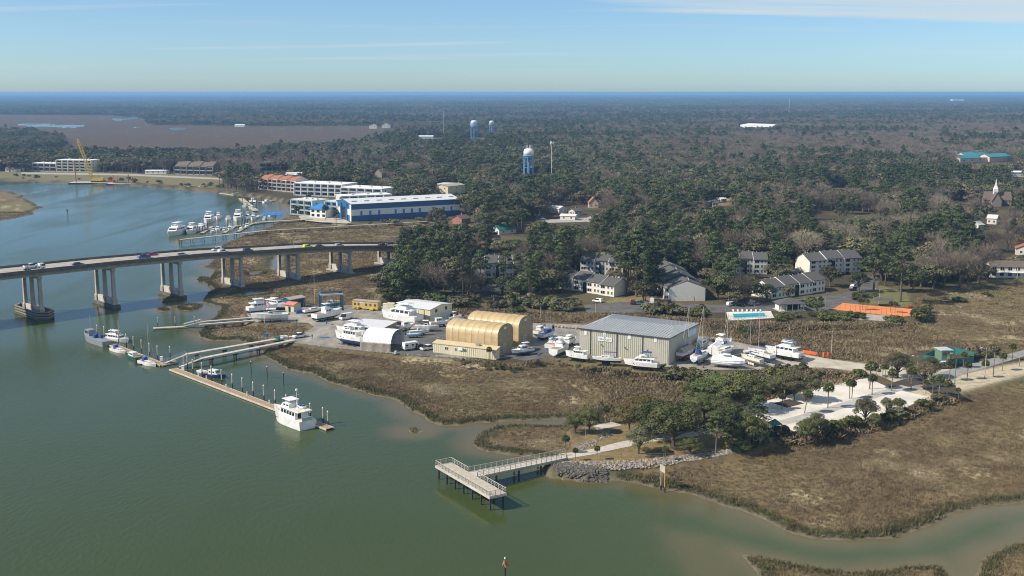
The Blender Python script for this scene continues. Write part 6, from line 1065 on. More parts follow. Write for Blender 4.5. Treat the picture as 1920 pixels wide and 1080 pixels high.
for y in (1.5, 10, 21, Wd_-1.5): MB().box(-.5, -.02, y-1.3, y+1.3, -.5, hb-.5).build('door_pier', 'stucco_white' if y in (1.5, Wd_-1.5) else 'shed_blue', bsd)
MB().box(-.15, -.02, 11.4, 19.6, 0, 9).build('door_opening', 'glass', bsd)
def block(label, a, b, dp, h, st, wm_, rm, nb, name='apartment_block', rise=0, group='waterfront apartment blocks', cols=None):
    A, rz, L_ = frm(a, b); o = thing(name, label, 'building', A, rz, group); sh = h/st
    MB().box(0, L_, 0, dp, -.5, h).build('wall', wm_, o)
    if rise:
        for i in range(nb): gable(MB(), L_*i/nb+.35, L_*(i+1)/nb-.35, 0, dp, h+.15+(.8 if i % 2 else 0), rise, .3).build('roof', rm, o); gwall(MB(), L_*i/nb+.02, L_*(i+1)/nb-.02, 0.02, dp-.02, h+(.8 if i % 2 else 0)-.02, rise).build('gable_wall', cols[i % len(cols)] if cols else wm_, o)
    else:
        MB().box(-.3, L_+.3, -.3, dp+.3, h, h+.5).build('roof', rm, o); [MB().box(L_*f_, L_*f_+2.2, dp*.4, dp*.4+1.8, h+.5, h+1.5).build('roof_unit', 'siding_grey', o) for f_ in (.25, .55, .8)]
    for i in range(nb):
        for s_ in range(st):
            x = L_*(i+.5)/nb; MB().box(x-L_/nb*.36, x+L_/nb*.36, -.12, .02, s_*sh+.35, s_*sh+sh*.86).build('window', 'glass', o); bc = MB().box(x-L_/nb*.40, x+L_/nb*.40, -1.3, -.13, s_*sh+.05, s_*sh+.22).build('balcony', wm_ if not cols else cols[i % len(cols)], o); MB().box(x-L_/nb*.40, x+L_/nb*.40, -1.3, -1.22, s_*sh+.22, s_*sh+1.1).build('rail', 'steel', bc)
        MB().box(L_*i/nb-.25, L_*i/nb+.25, -1.4, -.005, 0, h-.1).build('pier', wm_, o)
    for s_ in range(st): [win(o, L_, dp*(j+.5)/2, s_*sh+sh*.3, 1.4, 1.4, 'r') for j in range(2)]
    return o
block('white flat roofed condo block nearest the woods', (553,366), (642,370), 24, 10.5, 3, 'stucco_white', 'roof_white', 7); block('white flat roofed condo block behind the blue shed', (640,374), (716,378), 22, 10, 3, 'stucco_white', 'roof_white', 5)
block('pastel row of townhouses with clay roofs by the marina', (487,355), (556,361), 14, 10, 3, 'stucco_peach', 'roof_clay', 8, 'townhouse_row', 3.0, cols=('stucco_peach', 'siding', 'stucco_yellow', 'stucco_white'))
block('mint green apartment block left of the blue roofed kiosk', (548,402), (586,406), 16, 11, 3, 'stucco_mint', 'roof_pale', 3); block('mint green apartment wing right behind the blue roofed kiosk', (612,406), (648,409), 18, 11, 3, 'stucco_mint', 'roof_pale', 3); block('low pale green block behind the blue shed roof', (640,392), (735,388), 16, 9.5, 2, 'stucco_mint', 'roof_white', 6)
block('cream apartment building behind the crane', (107,322), (172,323), 18, 13, 4, 'cream_wall', 'roof_white', 6); block('tan long building left of the crane', (62,321), (106,322), 16, 9, 2, 'canvas_tan', 'roof_white', 4)
block('dark brown townhouse row on the far bank', (328,327), (400,329), 16, 9, 2, 'siding_dark', 'shingle_brown', 6, 'townhouse_row', 4.5, cols=('siding_dark',)); block('dark brown townhouse row half hidden in the trees', (486,322), (548,319), 16, 9, 2, 'siding_dark', 'shingle_brown', 5, 'townhouse_row', 4.5, cols=('siding_dark',))
house('white flat roofed building in the trees behind the blue shed', (820,362), (848,363), 14, 8, 1, 'stucco_white', 'roof_pale', flat=True, wins=3, st=2, group='houses in the woods'); house('beige low building next to the white flat roofed one', (840,366), (872,362), 14, 7.5, 1.4, 'cream_wall', 'canvas_tan', wins=3, st=2, group='houses in the woods'); house('low white pavilion on the far bank left of the brown townhouses', (272,326), (312,326), 12, 3.4, .6, 'stucco_white', 'roof_white', wins=4, group='houses in the woods'); house('pale grey house behind the pastel townhouses', (536,352), (565,352), 12, 12, 2, 'siding_grey', 'roof_pale', wins=3, st=3, group='houses in the woods')
A, rz, L_ = frm((582,407), (612,409)); kb = thing('marina_kiosk', 'white marina office with bright blue hipped roof', 'building', A, rz); MB().box(0, L_, 0, 9, -.5, 6.2).build('wall', 'stucco_white', kb); MB().loft([[(-1,-1,6.2),(L_+1,-1,6.2),(L_+1,10,6.2),(-1,10,6.2)], [(-1,-1,6.4),(L_+1,-1,6.4),(L_+1,10,6.4),(-1,10,6.4)], [(L_*.45,4.4,9.8),(L_*.55,4.4,9.8),(L_*.55,4.6,9.8),(L_*.45,4.6,9.8)]]).build('roof', 'blue_roof', kb)
for s_ in (0.8, 3.8): [win(kb, L_*(i+.5)/3, 0, s_, 2.4, 1.6, fm='shed_blue') for i in range(3)]
for i, (x, y) in enumerate(((557,412),(545,400),(551,398),(610,412),(612,409),(580,385),(583,390),(641,395),(630,420))): tree('palm', G(x, y, UP), random.uniform(7.5, 10), 'tall palm among the marina buildings', 'marina palms')
# marina docks and boats
def mdock(label, a, b, w_, posts=True):
    o, L_ = deckline('marina_dock', label, a, b, w_, .6, .4, 'timber_grey', 'timber_grey', 'dock', None, True, 'marina docks')
    if posts:
        for i in range(int(L_/9)+1): MB().cyl((min(i*9+1, L_), w_/2+.3, -2), (min(i*9+1, L_), w_/2+.3, 3.6), .22, .22, 6).build('pile', 'timber_dark', o)
mdock('main marina float nearest the bridge', (372,433), (520,413), 3); mdock('long tan marina dock reaching up river', (452,372), (480,395), 4); mdock('short marina finger by the big yachts', (378,437), (398,424), 2); mdock('middle marina finger float', (420,436), (440,424), 2); mdock('right marina finger float', (446,434), (470,420), 2); mdock('upper marina finger float', (388,413), (407,405), 2); mdock('dock beside the pastel townhouses', (455,380), (520,375), 2.5); mdock('small float on the far bank', (285,346), (345,352), 2.5, False); mdock('pale float off the wooded point', (413,362), (440,366), 2.5, False)
for i, (k_, a, b, l, kw) in enumerate((('yacht',(342,436),(316,443),'large white three deck yacht bow on at the marina end',dict(L_=24,B=7.5)), ('yacht',(368,432),(348,441),'white motor yacht second from the marina end',dict(L_=16)), ('yacht',(386,428),(366,437),'white motor yacht third from the marina end',dict(L_=14,extra=('low',))), ('yacht',(396,412),(386,420),'tall white yacht on the upper marina finger',dict(L_=18)), ('yacht',(450,408),(442,417),'tall white yacht in the middle of the marina',dict(L_=18)), ('sport',(468,408),(460,413),'white sport boat beside the middle marina yacht',dict(L_=12)), ('cuddy',(402,434),(396,437),'small white cruiser by the short marina finger',dict(L_=9)), ('cuddy',(424,432),(418,435),'small white cruiser on the middle marina finger',dict(L_=9)), ('sport',(478,409),(472,414),'white boat right of the middle marina yacht',dict(L_=11)), ('cuddy',(458,388),(464,386),'white boat on the long tan marina dock',dict(L_=12)), ('cuddy',(497,380),(506,379),'white boat by the pastel townhouse dock',dict(L_=11)), ('sport',(470,378),(480,380),'white boat at the head of the tan marina dock',dict(L_=11)), ('cuddy',(352,353),(356,354),'small white boat on the far bank float',dict(L_=8)), ('cuddy',(372,353),(378,354),'white boat with dark hull near the far bank',dict(L_=9,top='navy')), ('cuddy',(494,412),(502,410),'small boat near the marina office ramp',dict(L_=8)), ('sail',(441,364),(447,364),'sailboat moored off the wooded point',dict(L_=10)), ('cuddy',(410,430),(406,434),'white boat left of the middle marina finger',dict(L_=9)), ('sport',(434,430),(429,434),'white boat right of the middle marina finger',dict(L_=10)), ('sail',(456,428),(450,432),'sailboat on the right marina finger',dict(L_=11)), ('cuddy',(466,424),(461,428),'small cruiser at the tip of the right marina finger',dict(L_=9)), ('sail',(488,406),(482,409),'sailboat in the inner marina',dict(L_=12)), ('cuddy',(430,410),(425,414),'white cruiser between the upper and middle yachts',dict(L_=10)), ('sport',(412,408),(407,412),'white boat right of the upper marina finger',dict(L_=11)), ('cuddy',(470,392),(476,390),'white cruiser halfway along the tan marina dock',dict(L_=10)), ('cuddy',(508,405),(516,404),'blue topped boat at the inner marina',dict(L_=9,extra=('bimini',))))):
    boat(k_, l, a, b, group='boats in the marina', **kw)
def trestle(label, a, b, z, w_, gap, m='timber_grey', za=None, rl=True):
    o, L_ = deckline('trestle_walkway', label, a, b, w_, z, .35, m, m, 'walkway', za, False); n_ = int(L_/gap)
    for i in range(n_+1):
        for y in (-w_/2, w_/2): MB().cyl((L_*i/n_, y, -z-2), (L_*i/n_, y, -.35), .17, .17, 6).build('pile', 'timber_dark', o)
    if rl: [MB().cyl((0, y, 1.0), (L_, y, 1.0), .06, .06, 4).build('rail', m, o) for y in (-w_/2, w_/2)]
trestle('long timber trestle on posts from the marina across the water', (338,449), (500,432), 2.6, 2.6, 7); trestle('boardwalk running over the brown marsh to the woods', (500,432), (800,415), 2.6, 2.0, 9, za=2.4); trestle('low marina walkway with blue roof by the kiosk', (478,417), (576,411), 2.2, 3.5, 6)
b = G(512,416,0); bc = thing('boat_shelter', 'small blue roofed shelter on the marina walkway', 'shelter', (b.x, b.y, 2.25), .1); gable(MB(), -6, 6, -2, 2, 3, 1.2, .3).build('roof', 'blue_roof', bc); [MB().box(x-.12, x+.12, y-.12, y+.12, 0, 2.9).build('post', 'white_paint', bc) for x in (-5.5, 5.5) for y in (-1.7, 1.7)]
# crane and barge
b = G(178,344,0); bg_ = thing('work_barge', 'flat steel work barge moored at the far bank', 'barge', (b.x, b.y, 0), R(2)); MB().box(-24, 24, -7, 7, -.6, 1.3).build('hull', 'black_bottom', bg_); MB().box(-23.5, 23.5, -6.6, 6.6, 1.3, 1.42).build('deck', 'siding_grey', bg_); MB().box(14, 20, -3, 1, 1.43, 3.6).build('red_container', 'red_paint', bg_); MB().box(-18, -17.2, -3, -2.2, 1.43, 22).build('spud', 'brick', bg_); MB().box(4, 9, 2, 5, 1.43, 3).build('machinery', 'timber', bg_)
hc = hgt(G(168,340,0), 257)
crn = thing('crawler_crane', 'yellow lattice boom crane standing on the work barge', 'crane', (b.x, b.y, 1.43), 0); MB().box(-3, 3, -2.6, -1.3, 0, 1.2).build('track', 'rubber', crn); MB().box(-3, 3, 1.3, 2.6, 0, 1.2).build('track', 'rubber', crn); MB().box(-2.5, 7.5, -1.9, 1.9, 1.2, 3.8).build('cab', 'yellow_paint', crn); MB().box(5.5, 9, -2, 2, 1.6, 4.4).build('counterweight', 'yellow_paint', crn)
tip = Vector((-14.5, 0, hc - 2)); base_ = Vector((-2, 0, 2.2)); ax_ = (tip-base_); ux = ax_.normalized(); sd_ = Vector((0,1,0)); up_ = ux.cross(sd_); bo = MB()
def ch_(t_, i): w_ = 1.15*min(1, .3+t_*6, .3+(1-t_)*6); return base_ + ax_*t_ + sd_*w_*(1 if i in (0, 1) else -1) + up_*w_*(1 if i in (0, 3) else -1)
for i in range(4):
    for k in range(16): bo.cyl(ch_(k/16, i), ch_((k+1)/16, i), .26, .26, 4, False); bo.cyl(ch_(k/16, i), ch_((k+1)/16, (i+1) % 4), .15, .15, 4, False)
bo.build('lattice_boom', 'yellow_paint', crn); MB().cyl(tip, (5.5, 0, 5), .09, .09, 4).build('pendant_cable', 'rubber', crn); MB().cyl(tip + Vector((-.3,0,0)), (tip.x-.3, 0, 14), .07, .07, 4).build('hoist_cable', 'rubber', crn); MB().lathe([(.1,12.4),(.5,12.8),(.5,13.6),(.1,14)], 8).build('hook_block', 'yellow_paint', crn).location = (tip.x-.3, 0, 0)
mb_ = G(228,346,0); o = thing('work_barge', 'smaller barge with piling gear right of the crane', 'barge', (mb_.x, mb_.y, 0), .05); MB().box(-14, 14, -5, 5, -.6, 1.2).build('hull', 'timber_dark', o); MB().box(-13, 13, -4.6, 4.6, 1.2, 1.3).build('deck', 'siding_grey', o); [MB().cyl((x, 3, -2), (x, 3, h_), .45, .45, 8).build('pile', 'brick', o) for x, h_ in ((-9, 9), (-5, 6), (6, 10), (10, 7))]
# ---------------------------------------------------------------- water towers and masts
def wtower(label, px, base, top, tankw, m1, m2, ant=False, low=.0):
    b = G(px, base, UP); h = hgt(b, top); r = tankw/2*b.length/FPX; o = thing('water_tower', label, 'water tower', (b.x, b.y, UP), 0, 'water towers'); th = r*2.0; z0 = h - th
    tk = MB().lathe([(.3,z0-.35*r),(r*.75,z0-.1*r),(r*.98,z0+.35*r),(r,z0+.6*r)], 24).build('tank_bowl', m2, o, True); MB().lathe([(r*1.0,z0+.6*r+.01),(r,z0+1.35*r),(r*.85,z0+1.75*r),(r*.45,z0+1.95*r),(.2,z0+2*r)], 24).build('tank', m1, o, True); MB().lathe([(r*1.0,z0+.5*r),(r*1.12,z0+.52*r),(r*1.12,z0+.62*r),(r*1.0,z0+.64*r)], 24).build('balcony', m2, o)
    for i in range(6): a = i*math.pi/3+.3; MB().cyl((1.12*r*math.cos(a), 1.12*r*math.sin(a), 0), (.95*r*math.cos(a), .95*r*math.sin(a), z0+.5*r), .32, .3, 6).build('leg', 'tower_blue', o)
    for zf in (.33, .68):
        for i in range(6): a, c = i*math.pi/3+.3, (i+1)*math.pi/3+.3; q = 1.12-.17*zf; MB().cyl((q*r*math.cos(a), q*r*math.sin(a), z0*zf), (q*r*math.cos(c), q*r*math.sin(c), z0*zf), .16, .16, 5).build('brace', 'tower_blue', o)
    MB().cyl((0,0,0), (0,0,z0), .8, .8, 8).build('riser', 'tower_blue', o)
    if ant: [MB().box(x*r-.15, x*r+.15, y*r-.1, y*r+.1, z0+2*r-.6, z0+2*r+3.2).build('antenna', 'white_paint', o) for x, y in ((-.7,0),(-.45,-.3),(-.2,.3),(.1,-.35),(.4,.2),(.65,-.1),(.2,.1))]
    return o, r, z0
wt, r, z0 = wtower('white and blue water tower with antennas nearest the camera', 991, 350, 278, 19, 'white_paint', 'tower_blue', True); MB().box(r*.45, r*.8, -r*.95, -r*.6, z0+.9*r, z0+1.4*r).build('emblem', 'yellow_paint', wt)
wtower('pale blue water tower left of the far pair', 889, 268, 225, 13, 'sky_gel', 'sky_gel'); wtower('slim pale blue water tower right of the far pair', 922, 258, 226, 9, 'sky_gel', 'sky_gel')
def lmast(label, px, base, top, r=.35, name='steel_mast', ring=True):
    b = G(px, base, UP); h = hgt(b, top); o = thing(name, label, 'mast', (b.x, b.y, UP), 0, 'masts above the trees'); MB().cyl((0,0,0), (0,0,h), r, r*.7, 6).build('shaft', 'siding_grey', o)
    if ring: MB().lathe([(r,h-3),(r*5,h-2.6),(r*5,h-2.0),(r,h-1.6)], 8).build('antenna_ring', 'white_paint', o); [MB().box(math.cos(a)*r*5.5-.2, math.cos(a)*r*5.5+.2, math.sin(a)*r*5.5-.2, math.sin(a)*r*5.5+.2, h-4, h).build('antenna', 'white_paint', o) for a in (0, 2.1, 4.2)]
lmast('grey antenna mast right of the nearest water tower', 1034, 350, 264); lmast('thin far mast left of the water towers', 832, 262, 202, .22, ring=False); lmast('small mast in the far right woods', 1479, 218, 184, .6, ring=False)
# ---------------------------------------------------------------- park: green hut, poles, fences, rocks, people, trees
A, rz, L_ = frm((1764,691), (1795,690)); hu = thing('pump_house', 'small green raised pump house with outside stair', 'hut', A, rz); MB().box(0, 3.6, 0, 4.4, 2.6, 5.8).build('wall', 'hut_green', hu); MB().box(-.3, 3.9, -.3, 4.7, 5.8, 6.1).build('roof', 'canvas_grey', hu); MB().box(1.9, 2.9, -.08, .02, 2.7, 4.8).build('door', 'canvas_tan', hu); [win(hu, x, 0, 4.4, .5, .6, fm='hut_green') for x in (.6, 1.3)]
[MB().box(x-.15, x+.15, y-.15, y+.15, -.3, 2.6).build('stilt', 'hut_green', hu) for x in (.2, 3.4) for y in (.2, 4.2)]; MB().box(-.2, 3.6, -1.3, -.05, 2.45, 2.6).build('landing', 'siding_grey', hu); MB().loft([[(-2.6,-1.3,.0),(-2.3,-1.3,.0),(-2.3,-.1,.0),(-2.6,-.1,.0)], [(-.5,-1.3,2.5),(-.2,-1.3,2.5),(-.2,-.1,2.5),(-.5,-.1,2.5)]]).build('stair', 'siding_grey', hu)
tf = thing('compound_fence', 'teal board fence round the green pump house', 'fence', G(1731,674,UP)); q = [G(a, b, UP) - G(1731,674,UP) for a, b in ((1731,676),(1778,684),(1825,681),(1826,672),(1790,662),(1766,660),(1731,676))]
for p, s in zip(q, q[1:]):
    d = s-p; n_ = max(1, int(d.length/2.2)); 
    for i in range(n_): a, c = p+d*(i/n_), p+d*((i+1)/n_-.012); nn = Vector((-d.y, d.x, 0)).normalized()*.05; MB().loft([[a-nn, c-nn, c+nn, a+nn], [v+Vector((0,0,2.0)) for v in (a-nn, c-nn, c+nn, a+nn)]]).build('fence_panel', 'teal_fence', tf)
def upole(label, px, base, top, arms=1, lamp=False, m='timber', group='utility poles', r=.14):
    b = G(px, base, UP); h = hgt(b, top); o = thing('street_lamp' if lamp else 'utility_pole', label, 'lamp post' if lamp else 'utility pole', (b.x, b.y, UP-.1), .3, group); MB().cyl((0,0,0), (0,0,h), r, r*.7, 7).build('pole', m, o)
    for i in range(arms): MB().box(-1.1, 1.1, -.06, .06, h-.5-i*.9, h-.36-i*.9).build('crossarm', 'timber', o); [MB().cyl((x, 0, h-.36-i*.9), (x, 0, h-.1-i*.9), .06, .05, 6).build('insulator', 'white_paint', o) for x in (-.95, .95)]
    if lamp: MB().cyl((0,0,h-.6), (-1.7,0,h), .05, .05, 5).build('arm', 'steel', o); MB().box(-2.3, -1.6, -.16, .16, h-.05, h+.1).build('lamp_head', 'white_paint', o)
    return o
upole('tall pole with lamp arm beside the pump house', 1790, 720, 661, 0, True, 'hut_green'); upole('pale utility pole with crossarms and lamp near the road', 1846, 710, 651, 2, True, 'pile_pale'); upole('utility pole with double crossarm right of the pale one', 1862, 707, 648, 2); upole('short brown pole at the right edge of the road', 1911, 686, 669, 0); upole('lamp pole left of the pump house fence', 1720, 690, 666, 0, True)
upole('wooden pole at the corner of the pool terrace', 1360, 607, 560, 1); upole('slim pole standing in the marsh beyond the track', 1559, 662, 620, 1, m='pile_pale'); upole('pole in the dry grass right of the tan sheds', 1014, 598, 568, 1, m='timber_grey'); upole('pole in the dry grass behind the tan sheds', 926, 575, 553, 1, m='timber_grey'); upole('pole behind the grey shed', 1117, 588, 568, 0, m='timber_grey'); upole('pole beside the cream workshop woods', 752, 568, 535, 1, m='timber_grey'); upole('double pole behind the site office', 731, 568, 541, 1, m='pile_pale'); upole('park pole beside the pier path', 1098, 850, 790, 0, m='timber', r=.1); upole('lamp pole in front of the gable condo', 1302, 568, 555, 0, True); upole('lamp pole by the condo car park', 1415, 578, 562, 0, True); upole('bare pole by the court lane', 1548, 578, 548, 0); upole('lamp post on the lawn behind the court', 1648, 570, 541, 0, True, 'pile_pale'); upole('thin dark pole in the right yard', 1454, 690, 644, 0, m='timber_dark', r=.09); upole('thin dark pole behind the wrapped boats', 1378, 642, 605, 0, m='timber_dark', r=.09)
def wire_fence(label, pts, n_per=3.0, h=1.2, m='steel'):
    P = [G(a, b, UP) for a, b in pts]; o = thing('wire_fence', label, 'fence', P[0])
    for p, s in zip(P, P[1:]):
        d = s-p; n_ = max(1, int(d.length/n_per))
        for i in range(n_+1): c = p + d*i/n_ - P[0]; MB().cyl((c.x, c.y, -.1), (c.x, c.y, h), .035, .035, 4).build('post', m, o)
        a, c = p-P[0], s-P[0]; [MB().cyl((a.x, a.y, z), (c.x, c.y, z), .02, .02, 4).build('wire', m, o) for z in (.1, h*.5, h)]
wire_fence('wire fence along the rocks below the park path', [(1110,856),(1165,858),(1270,860),(1350,850)]); wire_fence('wire fence on the upper side of the park path', [(1072,848),(1120,825),(1150,808)]); wire_fence('wire fence along the front of the white lot', [(1560,806),(1640,786),(1735,755)], h=1.6); wire_fence('wire fence behind the yard stones', [(1000,606),(1085,616)], h=1.8)
# rocks
def rock(seed):
    g = np.random.default_rng(seed); ph = (1+5**.5)/2; v = np.array([(-1,ph,0),(1,ph,0),(-1,-ph,0),(1,-ph,0),(0,-1,ph),(0,1,ph),(0,-1,-ph),(0,1,-ph),(ph,0,-1),(ph,0,1),(-ph,0,-1),(-ph,0,1)])/1.9
    f = [(0,11,5),(0,5,1),(0,1,7),(0,7,10),(0,10,11),(1,5,9),(5,11,4),(11,10,2),(10,7,6),(7,1,8),(3,9,4),(3,4,2),(3,2,6),(3,6,8),(3,8,9),(4,9,5),(2,4,11),(6,2,10),(8,6,7),(9,8,1)]
    return v*g.uniform(.65, 1.2, (12, 1))*np.array([1.1, .85, .7]), f
def rocks(name, label, poly, n, m, s0, s1, zf, seed):
    g = np.random.default_rng(seed); P = np.array(poly); V = []; k = 0; pts = []
    while len(pts) < n:
        x, y = g.uniform(P[:,0].min(), P[:,0].max()), g.uniform(P[:,1].min(), P[:,1].max())
        if inpoly(np.array([x]), np.array([y]), poly)[0]: pts.append((x, y))
    pr = [tomesh('stone_kind', [(*rock(seed+i), m)]) for i in range(4)]; pos = []; 
    for x, y in pts: c = G(x, y, zf); l, u = fields(np.array([c.x]), np.array([c.y])); pos.append((c.x, c.y, float(max(height(np.array([c.x]), np.array([c.y]), l, u)[0], -.1)) + .05))
    s = g.uniform(s0, s1, n); return scatter(name, pos, g.uniform(0, 6.28, n), np.stack([s, s, s*.9], 1), g.integers(0, 4, n), pr, label, 'rocks')
rocks('riprap', 'dark wet riprap stones below the fishing pier', [(1028,872),(1045,892),(1100,899),(1140,900),(1135,888),(1060,876)], 620, 'stone_dark', .28, .6, .6, 70); rocks('rubble_bank', 'pale rubble bank along the park edge', [(1050,868),(1060,878),(1150,884),(1240,876),(1330,862),(1400,848),(1395,842),(1300,854),(1200,866),(1120,868)], 800, 'stone_pale', .2, .48, 1.4, 71); rocks('yard_edge_stones', 'pale stones along the marsh side of the boatyard', [(545,641),(600,650.5),(690,660.5),(760,666.5),(840,671.5),(900,679),(900,676),(840,669),(760,664.5),(690,658.5),(600,648.5)], 260, 'stone_pale', .15, .4, 1.6, 72); rocks('path_rubble', 'white stones beside the upper path', [(1075,838),(1110,826),(1150,806),(1165,800),(1150,815),(1110,838),(1080,848)], 160, 'stone_pale', .15, .4, 1.8, 73)
for i in range(11):
    x = 1014 + i*6.8; b = G(x, 611+.62*i, UP+.05); st_ = tag(link('stone_block', tomesh('stone_block', [(*rock(90+i), 'stone_pale')]), None, (b.x, b.y, UP+.5), i*.7, (.75,.6,.65)), ORD[i] + ' big pale stone of the row left of the grey shed', 'stone', 'row of stone blocks')
# people
def person(label, px, py, shirt, rz=0.):
    b = G(px, py, UP); o = thing('person', label, 'person', (b.x, b.y, UP+.1), rz, 'people in the yard')
    me = bpy.data.meshes.new('body'); v = [(0,0,.95),(0,0,1.2),(0,0,1.42),(0,0,1.55),(0,0,1.68),(.2,0,1.4),(.27,.02,1.1),(.25,.1,.86),(-.2,0,1.4),(-.27,.02,1.1),(-.25,.1,.86),(.1,0,.9),(.11,.03,.5),(.11,0,.06),(.11,.16,.04),(-.1,0,.9),(-.12,-.02,.5),(-.13,-.06,.06),(-.13,.1,.04)]
    e_ = [(0,1),(1,2),(2,3),(3,4),(2,5),(5,6),(6,7),(2,8),(8,9),(9,10),(0,11),(11,12),(12,13),(13,14),(0,15),(15,16),(16,17),(17,18)]; me.from_pydata(v, e_, []); bo_ = link('body', me, o); md = bo_.modifiers.new('s', 'SKIN'); rr = (.15,.16,.17,.06,.11,.07,.055,.04,.07,.055,.04,.1,.075,.055,.045,.1,.075,.055,.045)
    for sv, r_ in zip(me.skin_vertices[0].data, rr): sv.radius = (r_, r_*.8)
    me.skin_vertices[0].data[0].use_root = True; bo_.modifiers.new('u', 'SUBSURF').levels = 1; me.materials.append(MATS[shirt]); MB().lathe([(.02,1.6),(.1,1.63),(.12,1.72),(.1,1.82),(.02,1.86)], 10).build('head', 'skin', o); return o
person('person in dark clothes walking beside the parked pickup', 585.5, 636, 'cloth_dark'); person('person in dark clothes by the bulkhead kerb', 556.5, 607, 'cloth_dark', 1); person('person standing at the white lockers', 541, 638, 'brick', 2)
# hand-placed trees
TR = [('bigoak',1283,806,748,1.1,'leafy oak right behind the thick trunked live oak'),('bigoak',1305,796,740,1.15,'leafy oak between the big live oak and the corner pines'),('bigoak',1245,808,752,1.0,'leafy oak left behind the thick trunked live oak'),('bigoak',1362,802,742,1.1,'leafy oak behind the corner pines'),('goldoak',1180,806,752,.95,'yellowish oak at the left end of the park clump'),('bigoak',1262,836,750,1.25,'big live oak with thick trunk beside the park path'),('goldoak',1205,815,738,1.15,'broad yellow green oak left of the big live oak'),('bigoak',1225,822,742,1.1,'live oak between the yellow green oak and the thick trunk'),('bigoak',1335,768,697,1.25,'dark oak in the clump behind the park, left'),('bigoak',1385,770,690,1.2,'dark oak in the clump behind the park, right'),('bigoak',1355,752,694,1.1,'dark oak at the back of the park clump'),('bigoak',1300,760,712,1.1,'small dark oak left in the park clump'),('bigoak',1320,785,730,1.0,'oak filling the gap behind the big live oak'),('bigoak',1079,812,772,.9,'small dark tree left of the park pole'),('bigoak',1105,812,760,.9,'dark tree right of the park pole'),('bigolive',1197,851,796,.95,'small grey green tree on the lawn by the path'),('bigoak',1293,853,816,1.2,'low dark round tree at the rocks'),('pine',1342,850,768,1.35,'pine with visible trunk at the park corner'),('pine',1372,842,768,1.3,'second pine at the park corner'),('bigoak',1395,838,766,.9,'dark tree between the corner pines'),('pine',1420,820,741,1.5,'bright green pine at the left of the white lot'),('bigoak',1410,826,775,.9,'dark tree under the bright green pine'),('bigolive',1488,752,694,1.0,'tall grey olive tree behind the mulch bed'),('bigolive',1512,753,700,.95,'tall grey olive tree right of the mulch bed'),('bigolive',1460,745,702,1.1,'grey tree behind the left end of the lot'),('bigolive',1530,824,772,.8,'grey green tree at the lot front, left'),('bigoak',1510,828,784,.85,'dark bushy tree at the lot front, far left'),('shrub',1560,814,786,1.2,'dense green bush tree at the lot front'),('shrub',1600,800,775,1.2,'round palm like bush at the lot front'),('bigolive',1622,793,742,.8,'airy tree at the lot front, middle'),('bigoak',1640,799,772,.8,'dark bush tree beside the airy tree'),('bigolive',1662,776,744,.75,'small leafy tree at the lot front, right of middle'),('bigoak',1684,774,742,.75,'round leafy tree at the right of the lot front'),('bigolive',1683,708,660,1.0,'slim spreading tree beside the sandy track'),('bigolive',1732,724,676,.9,'curved tree between the palms by the road'),('bigolive',1745,708,668,.9,'leaning tree behind the roadside palms'),
      ('bigoak',1378,590,566,1.0,'evergreen behind the grey shed near the pool') if False else ('oak',1398,642,606,1.0,'dark evergreen standing in the marsh behind the masts'),('oak',1345,562,508,1.15,'wide dark oak left of the pool condo'),('oak',1368,566,506,1.2,'wide dark oak in front of the pool condo'),('oak',1398,566,512,1.1,'dark oak right of the wide pair'),('oak',1438,566,528,.9,'dark oak at the left end of the pool condo'),('oak',1556,538,496,1.1,'round dark oak at the right end of the pool condo'),('pine',1350,540,474,1.2,'bright pine between the two middle condos'),('pine',1176,553,440,1.2,'tall pine at the right end of the left condo row'),('pine',1193,556,428,1.2,'tallest pine beside the left condo row'),('pine',1210,564,470,.85,'tall pine left of the gable end condo'),('pine',1010,545,472,1.5,'broad pine left of the left condo row'),('pine',972,538,474,1.1,'slender pine before the hidden condo, right'),('pine',948,543,470,1.1,'slender pine before the hidden condo, middle'),('pine',901,543,468,1.2,'slender pine before the hidden condo, left'),('pine',832,545,486,1.3,'pine at the left of the pine car park'),('oak',1030,548,500,1.0,'oak beside the broad pine'),('sycamore',1510,492,424,1.3,'pale leafless sycamore above the pool condo'),('olive',1478,566,532,.8,'thin pale tree before the pool condo'),('shrub',1520,574,556,1.5,'bright green umbrella tree by the pool house'),('oak',1532,588,560,.8,'small round tree by the pool house'),('pine',1638,548,458,1.3,'tall pine left of the lawn'),('pine',1688,566,462,1.3,'tall pine behind the lawn'),('pine',1660,536,455,1.2,'pine in the clump above the lawn'),('oak',1610,548,505,.9,'evergreen at the bend of the lane'),('oak',1712,548,500,1.1,'evergreen right of the lawn'),('olive',1750,542,490,1.1,'olive tree at the marsh edge right of the lawn'),('bare',1770,540,470,1.1,'leafless tree at the marsh edge, left'),('bare',1800,538,460,1.1,'leafless tree at the marsh edge, middle'),('bare',1835,530,450,1.2,'tall leafless tree at the marsh edge near the house'),('olive',1815,536,495,1.2,'grey green tree at the marsh edge'),('olive',1850,530,495,1.0,'grey tree left of the balcony house'),('olive',790,408,385,1.0,'tree standing before the blue shed') if False else ('olive',818,425,385,.8,'dark tree standing before the blue shed')]
for k_, x, y, t_, w_, l in TR: b = G(x, y, UP); tree(k_, b - Vector((0,0,.15)), hgt(b, t_), l, None, w_)
